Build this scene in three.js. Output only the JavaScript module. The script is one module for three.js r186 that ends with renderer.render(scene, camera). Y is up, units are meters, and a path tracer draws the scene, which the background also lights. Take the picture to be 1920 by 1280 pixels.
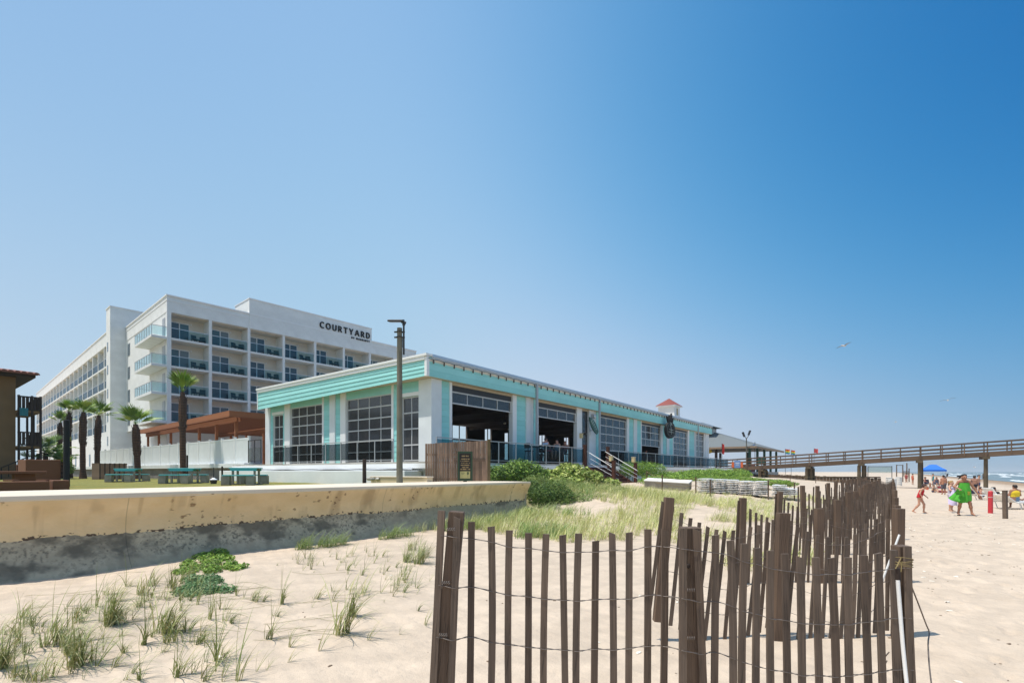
import * as THREE from 'three';
import { mergeGeometries, toCreasedNormals } from 'three/addons/utils/BufferGeometryUtils.js';
import { RoundedBoxGeometry } from 'three/addons/geometries/RoundedBoxGeometry.js';
import { MarchingCubes } from 'three/addons/objects/MarchingCubes.js';
import { FontLoader } from 'three/addons/loaders/FontLoader.js';
import { TextGeometry } from 'three/addons/geometries/TextGeometry.js';

// ---------------------------------------------------------------- camera, sky, sun, exposure
const scene = new THREE.Scene();
const W = 1920, H = 1280, F = 930, CX = 960, CY = 884, EYE = 1.75;       // the photograph's pixels, focal length and horizon row
const camera = new THREE.PerspectiveCamera((2 * Math.atan(H / 2 / F) * 180) / Math.PI, W / H, 0.1, 20000);
camera.position.set(0, EYE, 0);
camera.setViewOffset(W, H, 0, H / 2 - CY, W, H);                          // a shifted lens: verticals stay vertical
const renderer = new THREE.WebGLRenderer({ antialias: true });
renderer.toneMapping = THREE.LinearToneMapping;
renderer.toneMappingExposure = 1.0;
renderer.shadowMap.enabled = true;

const clamp = (x, a = 0, b = 1) => Math.min(b, Math.max(a, x));
const SUN_EL = (70 * Math.PI) / 180, SUN_AZ = [-0.968, 0.25];
const sunDir = new THREE.Vector3(SUN_AZ[0] * Math.cos(SUN_EL), Math.sin(SUN_EL), SUN_AZ[1] * Math.cos(SUN_EL)).normalize();
{
  // clear-air sky: deep blue away from the sun, paler towards it and towards the horizon
  const w = 1024, h = 512, data = new Float32Array(w * h * 4), sat = (x, m) => m * Math.tanh(x / m);
  const K = [[-0.712, -0.5675, -0.4698], [-0.8184, 0.5514, 1.0685], [0.0983, -1.1648, -1.0728], [1.0925, 0.3245, 0.3253], [5.033, 1.7583, 1.2629], [-4.5765, -1.6459, -0.8976], [-3.1509, -1.4569, -1.0246], [-10.6728, -4.1008, -2.5762], [-0.5713, -0.0555, 0.0733], [0.674, 0.4021, 0.1681], [-2.1989, -0.8122, -0.8583], [1.5909, 0.4043, 0.3099], [-0.5822, -0.2143, -0.0681], [0.5879, 0.1978, 0.0401], [1.695, 0.6928, 0.2385], [1.3698, 0.5088, 0.2396]];
  for (let r = 0; r < h; r++) for (let c = 0; c < w; c++) {
    const up = ((r + 0.5) / h - 0.5) * Math.PI, az = ((c + 0.5) / w - 0.5) * 2 * Math.PI;
    const x = Math.cos(az) * Math.cos(up), z = Math.sin(az) * Math.cos(up), y = sat(Math.max(0, Math.sin(up)), 0.9);
    const q = x * SUN_AZ[0] + z * SUN_AZ[1], rt = Math.sqrt(q * q + 0.03), p = sat((q + rt) / 2, 0.45), n = (rt - q) / 2;
    const e = Math.exp(-y * 6), k0 = 1 / (1 + Math.exp(-6 * (z - 0.05))), b = [1, y, y * y, p, n, n * n, p * y, n * y, e, p * e, n * e, n * n * e, k0, k0 * y, k0 * p, k0 * n];
    const gam = (Math.acos(clamp(x * sunDir.x + Math.sin(up) * sunDir.y + z * sunDir.z, -1, 1)) * 180) / Math.PI, aur = 0.7 * Math.exp(-Math.pow(gam / 17, 1.2));
    for (let k = 0; k < 3; k++) { let s = 0; for (let i = 0; i < 16; i++) s += b[i] * K[i][k]; data[(r * w + c) * 4 + k] = Math.exp(s) + aur; }
    data[(r * w + c) * 4 + 3] = 1;
  }
  const sky = new THREE.DataTexture(data, w, h, THREE.RGBAFormat, THREE.FloatType);
  sky.mapping = THREE.EquirectangularReflectionMapping; sky.magFilter = sky.minFilter = THREE.LinearFilter; sky.needsUpdate = true;
  scene.background = sky; scene.environment = sky;
}
const sun = new THREE.DirectionalLight(new THREE.Color(1, 0.95, 0.86), 4.7);
sun.position.copy(sunDir).multiplyScalar(150); sun.castShadow = true; sun.shadow.radius = 1;
Object.assign(sun.shadow.camera, { left: -120, right: 120, top: 120, bottom: -120, near: 1, far: 400 });
sun.shadow.mapSize.set(4096, 4096);
scene.add(sun, sun.target);

// ---------------------------------------------------------------- helpers
const rand = (seed) => () => { seed = (seed + 0x6d2b79f5) | 0; let t = Math.imul(seed ^ (seed >>> 15), 1 | seed); t = (t + Math.imul(t ^ (t >>> 7), 61 | t)) ^ t; return ((t ^ (t >>> 14)) >>> 0) / 4294967296; };
const R0 = rand(7), rr = (a, b, g = R0) => a + (b - a) * g();
const ss = (a, b, x) => { const t = clamp((x - a) / (b - a)); return t * t * (3 - 2 * t); }, mix = (a, b, t) => a + (b - a) * t;
const hash = (x, y) => { let h = Math.imul(x | 0, 374761393) + Math.imul(y | 0, 668265263); h = Math.imul(h ^ (h >>> 13), 1274126177); return ((h ^ (h >>> 16)) >>> 0) / 4294967296; };
const vn = (x, y, p = 0) => {                                             // value noise, tiling every p cells
  const ix = Math.floor(x), iy = Math.floor(y), u = x - ix, v = y - iy, s = u * u * (3 - 2 * u), t = v * v * (3 - 2 * v), m = (k) => (p ? ((k % p) + p) % p : k);
  return mix(mix(hash(m(ix), m(iy)), hash(m(ix + 1), m(iy)), s), mix(hash(m(ix), m(iy + 1)), hash(m(ix + 1), m(iy + 1)), s), t);
};
const fbm = (x, y, p = 0, n = 4) => { let s = 0, a = 0.5, k = 1; for (let i = 0; i < n; i++) { s += a * vn(x * k + i * 17, y * k + i * 31, p ? p * k : 0); a *= 0.5; k *= 2; } return s / (1 - Math.pow(0.5, n)); };
function tex(w, h, fn, srgb, sx, sy) {                                    // fn(u, v) -> [r, g, b] in 0..1; covers sx by sy metres
  const d = new Uint8Array(w * h * 4);
  for (let y = 0; y < h; y++) for (let x = 0; x < w; x++) { const c = fn(x / w, y / h), i = (y * w + x) * 4; for (let k = 0; k < 3; k++) d[i + k] = clamp(Array.isArray(c) ? c[k] : c) * 255; d[i + 3] = 255; }
  const t = new THREE.DataTexture(d, w, h); t.wrapS = t.wrapT = THREE.RepeatWrapping; t.magFilter = THREE.LinearFilter; t.minFilter = THREE.LinearMipmapLinearFilter; t.generateMipmaps = true;
  if (srgb) t.colorSpace = THREE.SRGBColorSpace; t.repeat.set(1 / sx, 1 / sy); t.needsUpdate = true; return t;
}
const lin = (r, g, b) => new THREE.Color().setRGB(r, g, b);
const std = (c, o = {}) => new THREE.MeshStandardMaterial({ color: Array.isArray(c) ? lin(...c) : c, roughness: 0.85, ...o });
const phys = (c, o = {}) => new THREE.MeshPhysicalMaterial({ color: lin(...c), ...o });
const taken = new Map();
const numbered = (n) => { const k = taken.get(n) ?? 0; taken.set(n, k + 1); return k ? n + '_' + String(k).padStart(3, '0') : n; };
function mesh(name, geo, mat, parent, label) { const m = new THREE.Mesh(Array.isArray(geo) ? mergeGeometries(geo) : geo, mat); m.name = name; m.castShadow = m.receiveShadow = true; parent.add(m); if (label) m.userData.label = label; return m; }
function tag(o, label, category, group) { o.userData = { label, category }; if (group) o.userData.group = group; return o; }
function thing(name, label, category, p = [0, 0, 0], turn = 0, group) { const o = new THREE.Group(); o.name = numbered(name); o.position.set(...p); o.rotation.y = turn; tag(o, label, category, group); scene.add(o); return o; }
function copy(o, base, p, turn, label, group) { const c = o.clone(); c.name = numbered(base); c.userData = { ...o.userData }; scene.add(c); if (p) c.position.set(...p); if (turn !== undefined) c.rotation.y = turn; if (label) c.userData.label = label; if (group) c.userData.group = group; return c; }
function struct(name, geo, mat, kind = 'structure', label) { const m = mesh(numbered(name), geo, mat, scene); m.userData = { kind }; if (label) m.userData.label = label; return m; }
// uv in metres, projected along each face's main axis
function uvm(g, ox = 0, oy = 0, swap) {
  const p = g.attributes.position, n = g.attributes.normal, uv = new Float32Array(p.count * 2);
  for (let i = 0; i < p.count; i++) {
    const ax = Math.abs(n.getX(i)), ay = Math.abs(n.getY(i)), az = Math.abs(n.getZ(i));
    let u, v; if (ay >= ax && ay >= az) { u = p.getX(i); v = p.getZ(i); } else if (ax >= az) { u = p.getZ(i); v = p.getY(i); } else { u = p.getX(i); v = p.getY(i); }
    uv[2 * i] = (swap ? v : u) + ox; uv[2 * i + 1] = (swap ? u : v) + oy;
  }
  g.setAttribute('uv', new THREE.BufferAttribute(uv, 2)); return g;
}
const box = (x0, x1, y0, y1, z0, z1, ox = 0, oy = 0, swap) => uvm(new THREE.BoxGeometry(x1 - x0, y1 - y0, z1 - z0).translate((x0 + x1) / 2, (y0 + y1) / 2, (z0 + z1) / 2), ox, oy, swap);
const rbox = (w, h, d, r = 0.01, seg = 1) => uvm(new RoundedBoxGeometry(w, h, d, seg, r));
const V = (x, y, z) => new THREE.Vector3(x, y, z);
function bar(a, b, w, h = w, roll) {                                      // a square bar from a to b
  const d = b.clone().sub(a), L = d.length(), g = new THREE.BoxGeometry(w, L, h), m = new THREE.Matrix4(), q = new THREE.Quaternion().setFromUnitVectors(V(0, 1, 0), d.normalize());
  uvm(g); if (roll) g.rotateY(roll); m.compose(a.clone().add(b).multiplyScalar(0.5), q, V(1, 1, 1)); return g.applyMatrix4(m);
}
function rod(a, b, r, r2 = r, n = 8) { const d = b.clone().sub(a), L = d.length(), g = new THREE.CylinderGeometry(r2, r, L, n, 1), m = new THREE.Matrix4().compose(a.clone().add(b).multiplyScalar(0.5), new THREE.Quaternion().setFromUnitVectors(V(0, 1, 0), d.normalize()), V(1, 1, 1)); return g.applyMatrix4(m); }
const tube = (pts, r, n = 6, seg) => new THREE.TubeGeometry(new THREE.CatmullRomCurve3(pts), seg ?? pts.length * 3, r, n, false);
const ell = (x, y, z, rx, ry, rz, n = 12) => new THREE.SphereGeometry(1, n, Math.max(6, n * 0.7 | 0)).scale(rx, ry, rz).translate(x, y, z);
const noUV = (g) => { const h = g.index ? g.toNonIndexed() : g; for (const k of Object.keys(h.attributes)) if (!['position', 'normal', 'uv'].includes(k)) h.deleteAttribute(k); return h; };
const merge = (list) => mergeGeometries(list.map(noUV));
// a pixel of the photograph at a depth -> a point; and the beach frame: a runs along the shore, w towards the sea
const at = (px, py, d) => V(((px - CX) / F) * d, EYE + ((CY - py) / F) * d, -d);
const UX = 0.6096, UZ = 0.7928, TB = Math.atan2(UZ, UX);
const BX = (a, w) => a * UX + w * UZ, BZ = (a, w) => -a * UZ + w * UX, BP = (a, y, w) => [BX(a, w), y, BZ(a, w)];
const inB = (x, z) => [x * UX - z * UZ, x * UZ + z * UX];
const aR = (px, w) => { const r = (px - CX) / F, d = w / (UZ * r - UX); return d * (UX * r + UZ); };
const wL = (px, a) => { const r = (px - CX) / F, d = a / (UX * r + UZ); return d * (UZ * r - UX); };
const thingB = (name, label, cat, a, y, w, group, turn = 0) => thing(name, label, cat, BP(a, y, w), TB + turn, group);
// ---------------------------------------------------------------- textures and materials
const g3 = (c, k) => [c[0] * k, c[1] * k, c[2] * k];
const T = {};
T.sand = tex(512, 512, (u, v) => { const n = fbm(u * 8, v * 8, 8, 4), f = hash(u * 512, v * 512), s = f > 0.985 ? -0.16 : 0; return g3([0.80, 0.725, 0.64], 0.91 + 0.14 * n + 0.08 * (f - 0.5) + s); }, true, 1.6, 1.6);
T.sandB = tex(512, 512, (u, v) => fbm(u * 24, v * 24, 24, 4) * 0.75 + 0.25 * hash(u * 512, v * 512), false, 1.6, 1.6);
T.wood = tex(256, 512, (u, v) => { const g = fbm(u * 28 + 2 * fbm(u * 4, v * 3, 4), v * 4, 4, 4), f = fbm(u * 64, v * 8, 8, 3), k = 0.80 + 0.22 * g + 0.2 * (f - 0.5), crack = g < 0.27 ? 0.8 : 1; return [0.68 * k * crack, 0.62 * k * crack, 0.56 * k * crack]; }, true, 0.3, 1.2);
T.woodB = tex(256, 512, (u, v) => fbm(u * 28 + 2 * fbm(u * 4, v * 3, 4), v * 4, 4, 4), false, 0.3, 1.2);
T.plaster = tex(512, 512, (u, v) => g3([0.97, 0.97, 0.965], 0.93 + 0.09 * fbm(u * 6, v * 6, 6, 5)), true, 4, 4);
T.conc = tex(512, 512, (u, v) => { const n = fbm(u * 6, v * 6, 6, 5), f = fbm(u * 40, v * 40, 40, 2); return g3([0.74, 0.72, 0.68], 0.75 + 0.35 * n + 0.1 * (f - 0.5) - (f > 0.8 ? 0.12 : 0)); }, true, 3, 3);
T.lawn = tex(512, 512, (u, v) => { const n = fbm(u * 6, v * 6, 6, 4), f = fbm(u * 90, v * 90, 90, 2); return [0.50 + 0.22 * (n - 0.4) + 0.25 * (f - 0.5), 0.50 + 0.08 * (n - 0.4) + 0.25 * (f - 0.5), 0.23 + 0.12 * (f - 0.5)]; }, true, 4, 4);
T.bark = tex(256, 256, (u, v) => { const r = 0.5 + 0.5 * Math.sin(v * 44 + 3 * fbm(u * 6, v * 6, 6)), n = fbm(u * 20, v * 16, 4, 3); return g3([0.42, 0.33, 0.27], 0.5 + 0.45 * r * n + 0.35 * n); }, true, 1, 1);
T.barkB = tex(256, 256, (u, v) => (0.5 + 0.5 * Math.sin(v * 44 + 3 * fbm(u * 6, v * 6, 6))) * 0.6 + 0.4 * fbm(u * 20, v * 16, 4, 3), false, 1, 1);
const M = {
  sand: std([1, 1, 1], { map: T.sand, bumpMap: T.sandB, bumpScale: 0.02, vertexColors: true, roughness: 0.95 }),
  white: std([0.83, 0.86, 0.87], { map: T.plaster, roughness: 0.7 }),
  hotelWhite: std([0.88, 0.88, 0.86], { map: T.plaster, roughness: 0.8 }),
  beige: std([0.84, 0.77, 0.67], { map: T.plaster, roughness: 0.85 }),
  trim: std([0.82, 0.82, 0.81], { roughness: 0.55 }),
  teal: std([0.36, 0.78, 0.75], { map: T.plaster, roughness: 0.55 }), teal2: std([0.34, 0.745, 0.715], { map: T.plaster, roughness: 0.55 }), teal3: std([0.38, 0.80, 0.775], { map: T.plaster, roughness: 0.55 }),
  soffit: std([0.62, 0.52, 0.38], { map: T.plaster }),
  grey: std([0.42, 0.43, 0.44], { roughness: 0.5, metalness: 0.3 }),
  alu: std([0.66, 0.67, 0.68], { roughness: 0.35, metalness: 0.6 }),
  dark: std([0.03, 0.03, 0.032], { roughness: 0.5 }),
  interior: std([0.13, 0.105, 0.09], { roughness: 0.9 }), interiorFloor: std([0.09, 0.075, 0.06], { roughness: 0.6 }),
  greenPaint: std([0.03, 0.10, 0.07], { roughness: 0.6 }),
  doorGlass: phys([0.26, 0.27, 0.285], { transmission: 0.75, thickness: 0, roughness: 0.1, ior: 1.5 }), doorFrame: std([0.55, 0.55, 0.545], { roughness: 0.5 }),
  glass: phys([0.80, 0.86, 0.88], { transmission: 1, thickness: 0, roughness: 0.02, ior: 1.5 }),
  glassBlue: phys([0.76, 0.88, 0.91], { transmission: 1, thickness: 0, roughness: 0.03, ior: 1.12 }),
  glassWing: phys([0.42, 0.52, 0.58], { transmission: 1, thickness: 0, roughness: 0.06, ior: 1.06 }), glassCurtain: phys([0.16, 0.20, 0.21], { roughness: 0.08, ior: 1.5 }), glassTeal: phys([0.05, 0.13, 0.15], { roughness: 0.06, ior: 1.55 }),
  glassSmoke: phys([0.42, 0.46, 0.48], { transmission: 1, thickness: 0, roughness: 0.05, ior: 1.5 }),
  glassDoor: phys([0.035, 0.075, 0.10], { roughness: 0.06, metalness: 0.0, ior: 1.6 }),
  conc: std([1, 1, 1], { map: T.conc, bumpMap: T.conc, bumpScale: 0.004 }), concDark: std([0.5, 0.5, 0.5], { map: T.conc }),
  pave: std([0.78, 0.67, 0.53], { map: T.plaster, bumpMap: T.conc, bumpScale: 0.003 }),
  picket: [0.74, 0.86, 0.62, 0.8].map((k, i) => std([0.47 * k, [0.395, 0.41, 0.40, 0.415][i] * k, [0.345, 0.37, 0.36, 0.38][i] * k], { map: T.wood, bumpMap: T.woodB, bumpScale: 0.003 })),
  post: std([0.36, 0.285, 0.235], { map: T.wood, bumpMap: T.woodB, bumpScale: 0.004 }),
  cedar: [1, 0.86, 1.12, 0.6].map((k) => std([0.86 * k, 0.68 * k, 0.575 * k], { map: T.wood, bumpMap: T.woodB, bumpScale: 0.004 })),
  pier: [1, 0.8, 1.2].map((k) => std([0.40 * k, 0.31 * k, 0.235 * k], { map: T.wood, bumpMap: T.woodB, bumpScale: 0.004 })),
  pile: std([0.30, 0.27, 0.19], { map: T.wood, bumpMap: T.woodB, bumpScale: 0.006 }),
  redwood: std([0.20, 0.075, 0.045], { map: T.wood }), pergola: std([0.95, 0.42, 0.20], { map: T.wood }),
  lamppost: std([0.46, 0.53, 0.49], { map: T.wood, bumpMap: T.woodB, bumpScale: 0.004 }),
  rope: std([0.24, 0.18, 0.075]), wire: std([0.20, 0.17, 0.15], { roughness: 0.5, metalness: 0.6 }), pvc: std([0.82, 0.81, 0.78], { roughness: 0.35 }),
  brown: std([0.20, 0.082, 0.04], { map: T.plaster }), brownWall: std([0.23, 0.135, 0.062], { map: T.plaster }), darkWood: std([0.035, 0.022, 0.016]),
  tile: std([0.22, 0.085, 0.062], { roughness: 0.8 }), turquoise: std([0.07, 0.44, 0.45], { roughness: 0.5 }),
  bark: std([0.85, 0.68, 0.56], { map: T.bark, bumpMap: T.barkB, bumpScale: 0.02 }),
  leafV: std([1, 1, 1], { vertexColors: true, roughness: 0.6, side: THREE.DoubleSide }), skinV: std([1, 1, 1], { vertexColors: true, roughness: 0.6 }),
  roofGrey: std([0.15, 0.165, 0.165], { roughness: 0.8 }), black: std([0.014, 0.015, 0.017], { roughness: 0.85 }),
};
const colV = (g, c) => { const n = g.attributes.position.count, a = new Float32Array(n * 3); for (let i = 0; i < n; i++) a.set(typeof c === 'function' ? c(i) : c, i * 3); g.setAttribute('color', new THREE.BufferAttribute(a, 3)); return g; };

// ---------------------------------------------------------------- ground: one sheet from the camera's feet to the horizon
const WALL_W = -11.42, WALL_END = 16.05;
const footprints = []; { const g = rand(91); for (let i = 0; i < 2600; i++) footprints.push([0.5 + Math.pow(g(), 1.2) * 10, rr(1.5, 34, g), rr(0.05, 0.12, g), rr(0.012, 0.04, g)]); }   // w, a, radius, depth
const cellOf = new Map(); for (const f of footprints) { const k = Math.round(f[1]) + ',' + Math.round(f[0]); if (!cellOf.has(k)) cellOf.set(k, []); cellOf.get(k).push(f); }
function ground(x, z, fine = true) {
  const [a, w] = inB(x, z), D = Math.hypot(x, z);
  const t = clamp((-2 - w) / 11), dune = 0.97 * (1 - Math.pow(1 - t, 1.5)) * ss(11.5, 21, a);
  let h = dune - 0.9 * Math.pow(clamp((w - 2) / 25), 1.5) - 0.12 * ss(20, 60, a) * ss(-6, 2, w) - 0.35 * ss(29, 60, w) * 4;
  h += 0.55 * Math.exp(-(((a - 48) / 13) ** 2) - (((w + 12.5) / 3.0) ** 2));                            // the green mound before the deck
  h -= 0.26 * Math.exp(-(((a - 16.6) / 1.7) ** 2) - (((w + 10.6) / 1.3) ** 2));                          // the hollow at the end of the seawall
  h += 0.1 * (fbm(a * 0.23 + 9, w * 0.23 + 3) - 0.5) + 0.05 * (fbm(a * 0.9, w * 0.9 + 40) - 0.5) * ss(3, -1, w) - 0.04;
  h -= 0.07 * ss(4.2, 2.5, a) * ss(-4, -1, w);
  if (fine && D < 45) {
    h += 0.011 * (fbm(a * 4.1, w * 3.2 + 7, 0, 3) - 0.5) + (w > 0.3 ? 0.024 * (fbm(a * 3.3, w * 7 + 70, 0, 4) - 0.5) - 0.02 * Math.exp(-(((w - 2.2 - 0.25 * Math.sin(a * 0.2)) / 0.16) ** 2)) - 0.02 * Math.exp(-(((w - 3.7 - 0.25 * Math.sin(a * 0.2)) / 0.16) ** 2)) : 0.006 * Math.sin(w * 9 + a * 26 + 6 * fbm(a * 0.8, w * 0.8)) * fbm(a * 0.6 + 5, w * 0.6));
    for (let i = -1; i <= 1; i++) for (let j = -1; j <= 1; j++) for (const f of cellOf.get(Math.round(a + i * 0.5) + ',' + Math.round(w + j * 0.5)) ?? []) { const q = ((a - f[1]) ** 2 + (w - f[0]) ** 2) / (f[2] * f[2]); if (q < 6 && Math.abs(i) + Math.abs(j) === 0) h += f[3] * (0.45 * Math.exp(-((Math.sqrt(q) - 1.4) ** 2) * 3) - Math.exp(-q)); }
  }
  if (w < WALL_W - 1 && a < 15.2) h = Math.min(h, -0.1);
  if (w < -15.4 && a > 15.2) h = mix(h, 0.9, ss(-15.4, -16.4, w));
  return h;
}
{
  const ang = []; for (let i = 0; i <= 520; i++) ang.push(-Math.PI / 2 + mix(-0.98, 0.98, i / 520)); const front = ang.length; for (let i = 1; i < 60; i++) ang.push(-Math.PI / 2 + 0.98 + (i / 60) * (2 * Math.PI - 1.96));
  const rad = [0]; for (let r = 0.35; r < 9000;) { rad.push(r); r *= r < 40 ? 1.0135 : r < 200 ? 1.03 : 1.12; }
  const nA = ang.length, nR = rad.length, pos = new Float32Array(nA * nR * 3), uv = new Float32Array(nA * nR * 2), col = new Float32Array(nA * nR * 3), idx = [];
  for (let j = 0; j < nR; j++) for (let i = 0; i < nA; i++) {
    const k = j * nA + i, x = Math.cos(ang[i]) * rad[j], z = Math.sin(ang[i]) * rad[j], y = ground(x, z, i < front), [a, w] = inB(x, z);
    pos.set([x, y, z], k * 3); uv.set([x, z], k * 2);
    const wet = ss(10.5, 19, w + 3 * (fbm(a * 0.12, w * 0.1) - 0.5)), m = 0.93 + 0.14 * fbm(a * 0.35, w * 0.8 + 11) - 0.02 * (w < -2 ? fbm(a * 1.2, w * 1.2) : 0);
    col.set([mix(1.0, 0.56, wet) * m, mix(1.0, 0.47, wet) * m, mix(1.0, 0.38, wet) * m], k * 3);
  }
  for (let j = 0; j < nR - 1; j++) for (let i = 0; i < nA; i++) { const i2 = (i + 1) % nA, p = j * nA + i, q = j * nA + i2, r = p + nA, s = q + nA; idx.push(p, q, r, q, s, r); }
  const g = new THREE.BufferGeometry(); g.setAttribute('position', new THREE.BufferAttribute(pos, 3)); g.setAttribute('uv', new THREE.BufferAttribute(uv, 2)); g.setAttribute('color', new THREE.BufferAttribute(col, 3)); g.setIndex(idx); g.computeVertexNormals();
  const n = g.attributes.normal; if (n.getY(nA * 5) < 0) { for (let i = 0; i < idx.length; i += 3) { const t = idx[i]; idx[i] = idx[i + 1]; idx[i + 1] = t; } g.setIndex(idx); g.computeVertexNormals(); }
  struct('sand_beach', g, M.sand);
}
// the sea beyond the beach, with swell and a few breaking waves
{
  const SEA = -0.86, A = [], Wd = []; for (let i = 0; i <= 260; i++) A.push(-60 + Math.pow(i / 260, 3) * 9000); for (let w = 24; w < 12000;) { Wd.push(w); w *= w < 140 ? 1.012 : 1.1; }
  const pos = [], idx = [], n = A.length;
  Wd.forEach((w) => A.forEach((a) => { const k = Math.exp(-w / 260); pos.push(BX(a, w), SEA + 0.16 * k * (Math.sin(w * 0.55 + 2.4 * fbm(a * 0.02, w * 0.03)) + 1.1 * (fbm(a * 0.25, w * 0.6) - 0.5)) * ss(24, 32, w), BZ(a, w)); }));
  for (let j = 0; j < Wd.length - 1; j++) for (let i = 0; i < n - 1; i++) { const p = j * n + i; idx.push(p, p + 1, p + n, p + 1, p + n + 1, p + n); }
  const g = new THREE.BufferGeometry(); g.setAttribute('position', new THREE.Float32BufferAttribute(pos, 3)); g.setIndex(idx); g.computeVertexNormals(); if (g.attributes.normal.getY(5) < 0) { g.setIndex(idx.reverse()); g.computeVertexNormals(); }
  struct('sea', g, std([0.20, 0.225, 0.20], { roughness: 0.3 }));
  const foam = std([0.80, 0.82, 0.82], { roughness: 0.9 });
  [[29, 0.25, 1.6], [44, 0.4, 2.2], [60, 0.5, 2.2], [88, 0.6, 2.6], [125, 0.75, 3]].forEach(([w0, hh, ww], q) => {
    const p = [], ix = [], C = 9; let k = 0;
    for (let a = 20; a < 900; a += a < 200 ? 1.1 : 5) {
      const s = ss(0.44, 0.62, fbm(a * 0.03 + q * 13, q * 7, 0, 3)), wc = w0 + 3 * (fbm(a * 0.025, q * 3) - 0.5), rg = 0.6 + 0.8 * fbm(a * 0.7, q * 5, 0, 3);
      for (let c = 0; c < C; c++) { const t = c / (C - 1); p.push(BX(a, wc + (t - 0.3) * ww), -0.98 + s * hh * rg * Math.sin(Math.PI * Math.pow(t, 0.7)) * (0.75 + 0.5 * fbm(a * 1.9, c * 1.1 + q)), BZ(a, wc + (t - 0.3) * ww)); }
      if (k++) for (let c = 0; c < C - 1; c++) { const b = (k - 1) * C + c; ix.push(b, b - C, b + 1, b - C, b - C + 1, b + 1); }
    }
    const f = new THREE.BufferGeometry(); f.setAttribute('position', new THREE.Float32BufferAttribute(p, 3)); f.setIndex(ix); f.computeVertexNormals(); struct('breaking_wave', f, foam);
  });
}
// lawn and paved walk behind the seawall
const LAWN = EYE - 0.6;
{
  const g = new THREE.PlaneGeometry(70, 90, 140, 180).rotateX(-Math.PI / 2).translate(-19.9, 0, -59.2), p = g.attributes.position;
  for (let i = 0; i < p.count; i++) p.setY(i, 0.05 * (fbm(p.getX(i) * 0.4, p.getZ(i) * 0.4) - 0.5) + 0.018 * (vn(p.getX(i) * 4, p.getZ(i) * 4) - 0.5));
  uvm(g); g.computeVertexNormals(); const m = struct('lawn', g, std([0.86, 0.82, 0.75], { map: T.lawn, roughness: 0.95 })); m.position.y = LAWN; m.rotation.y = TB;
}
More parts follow.
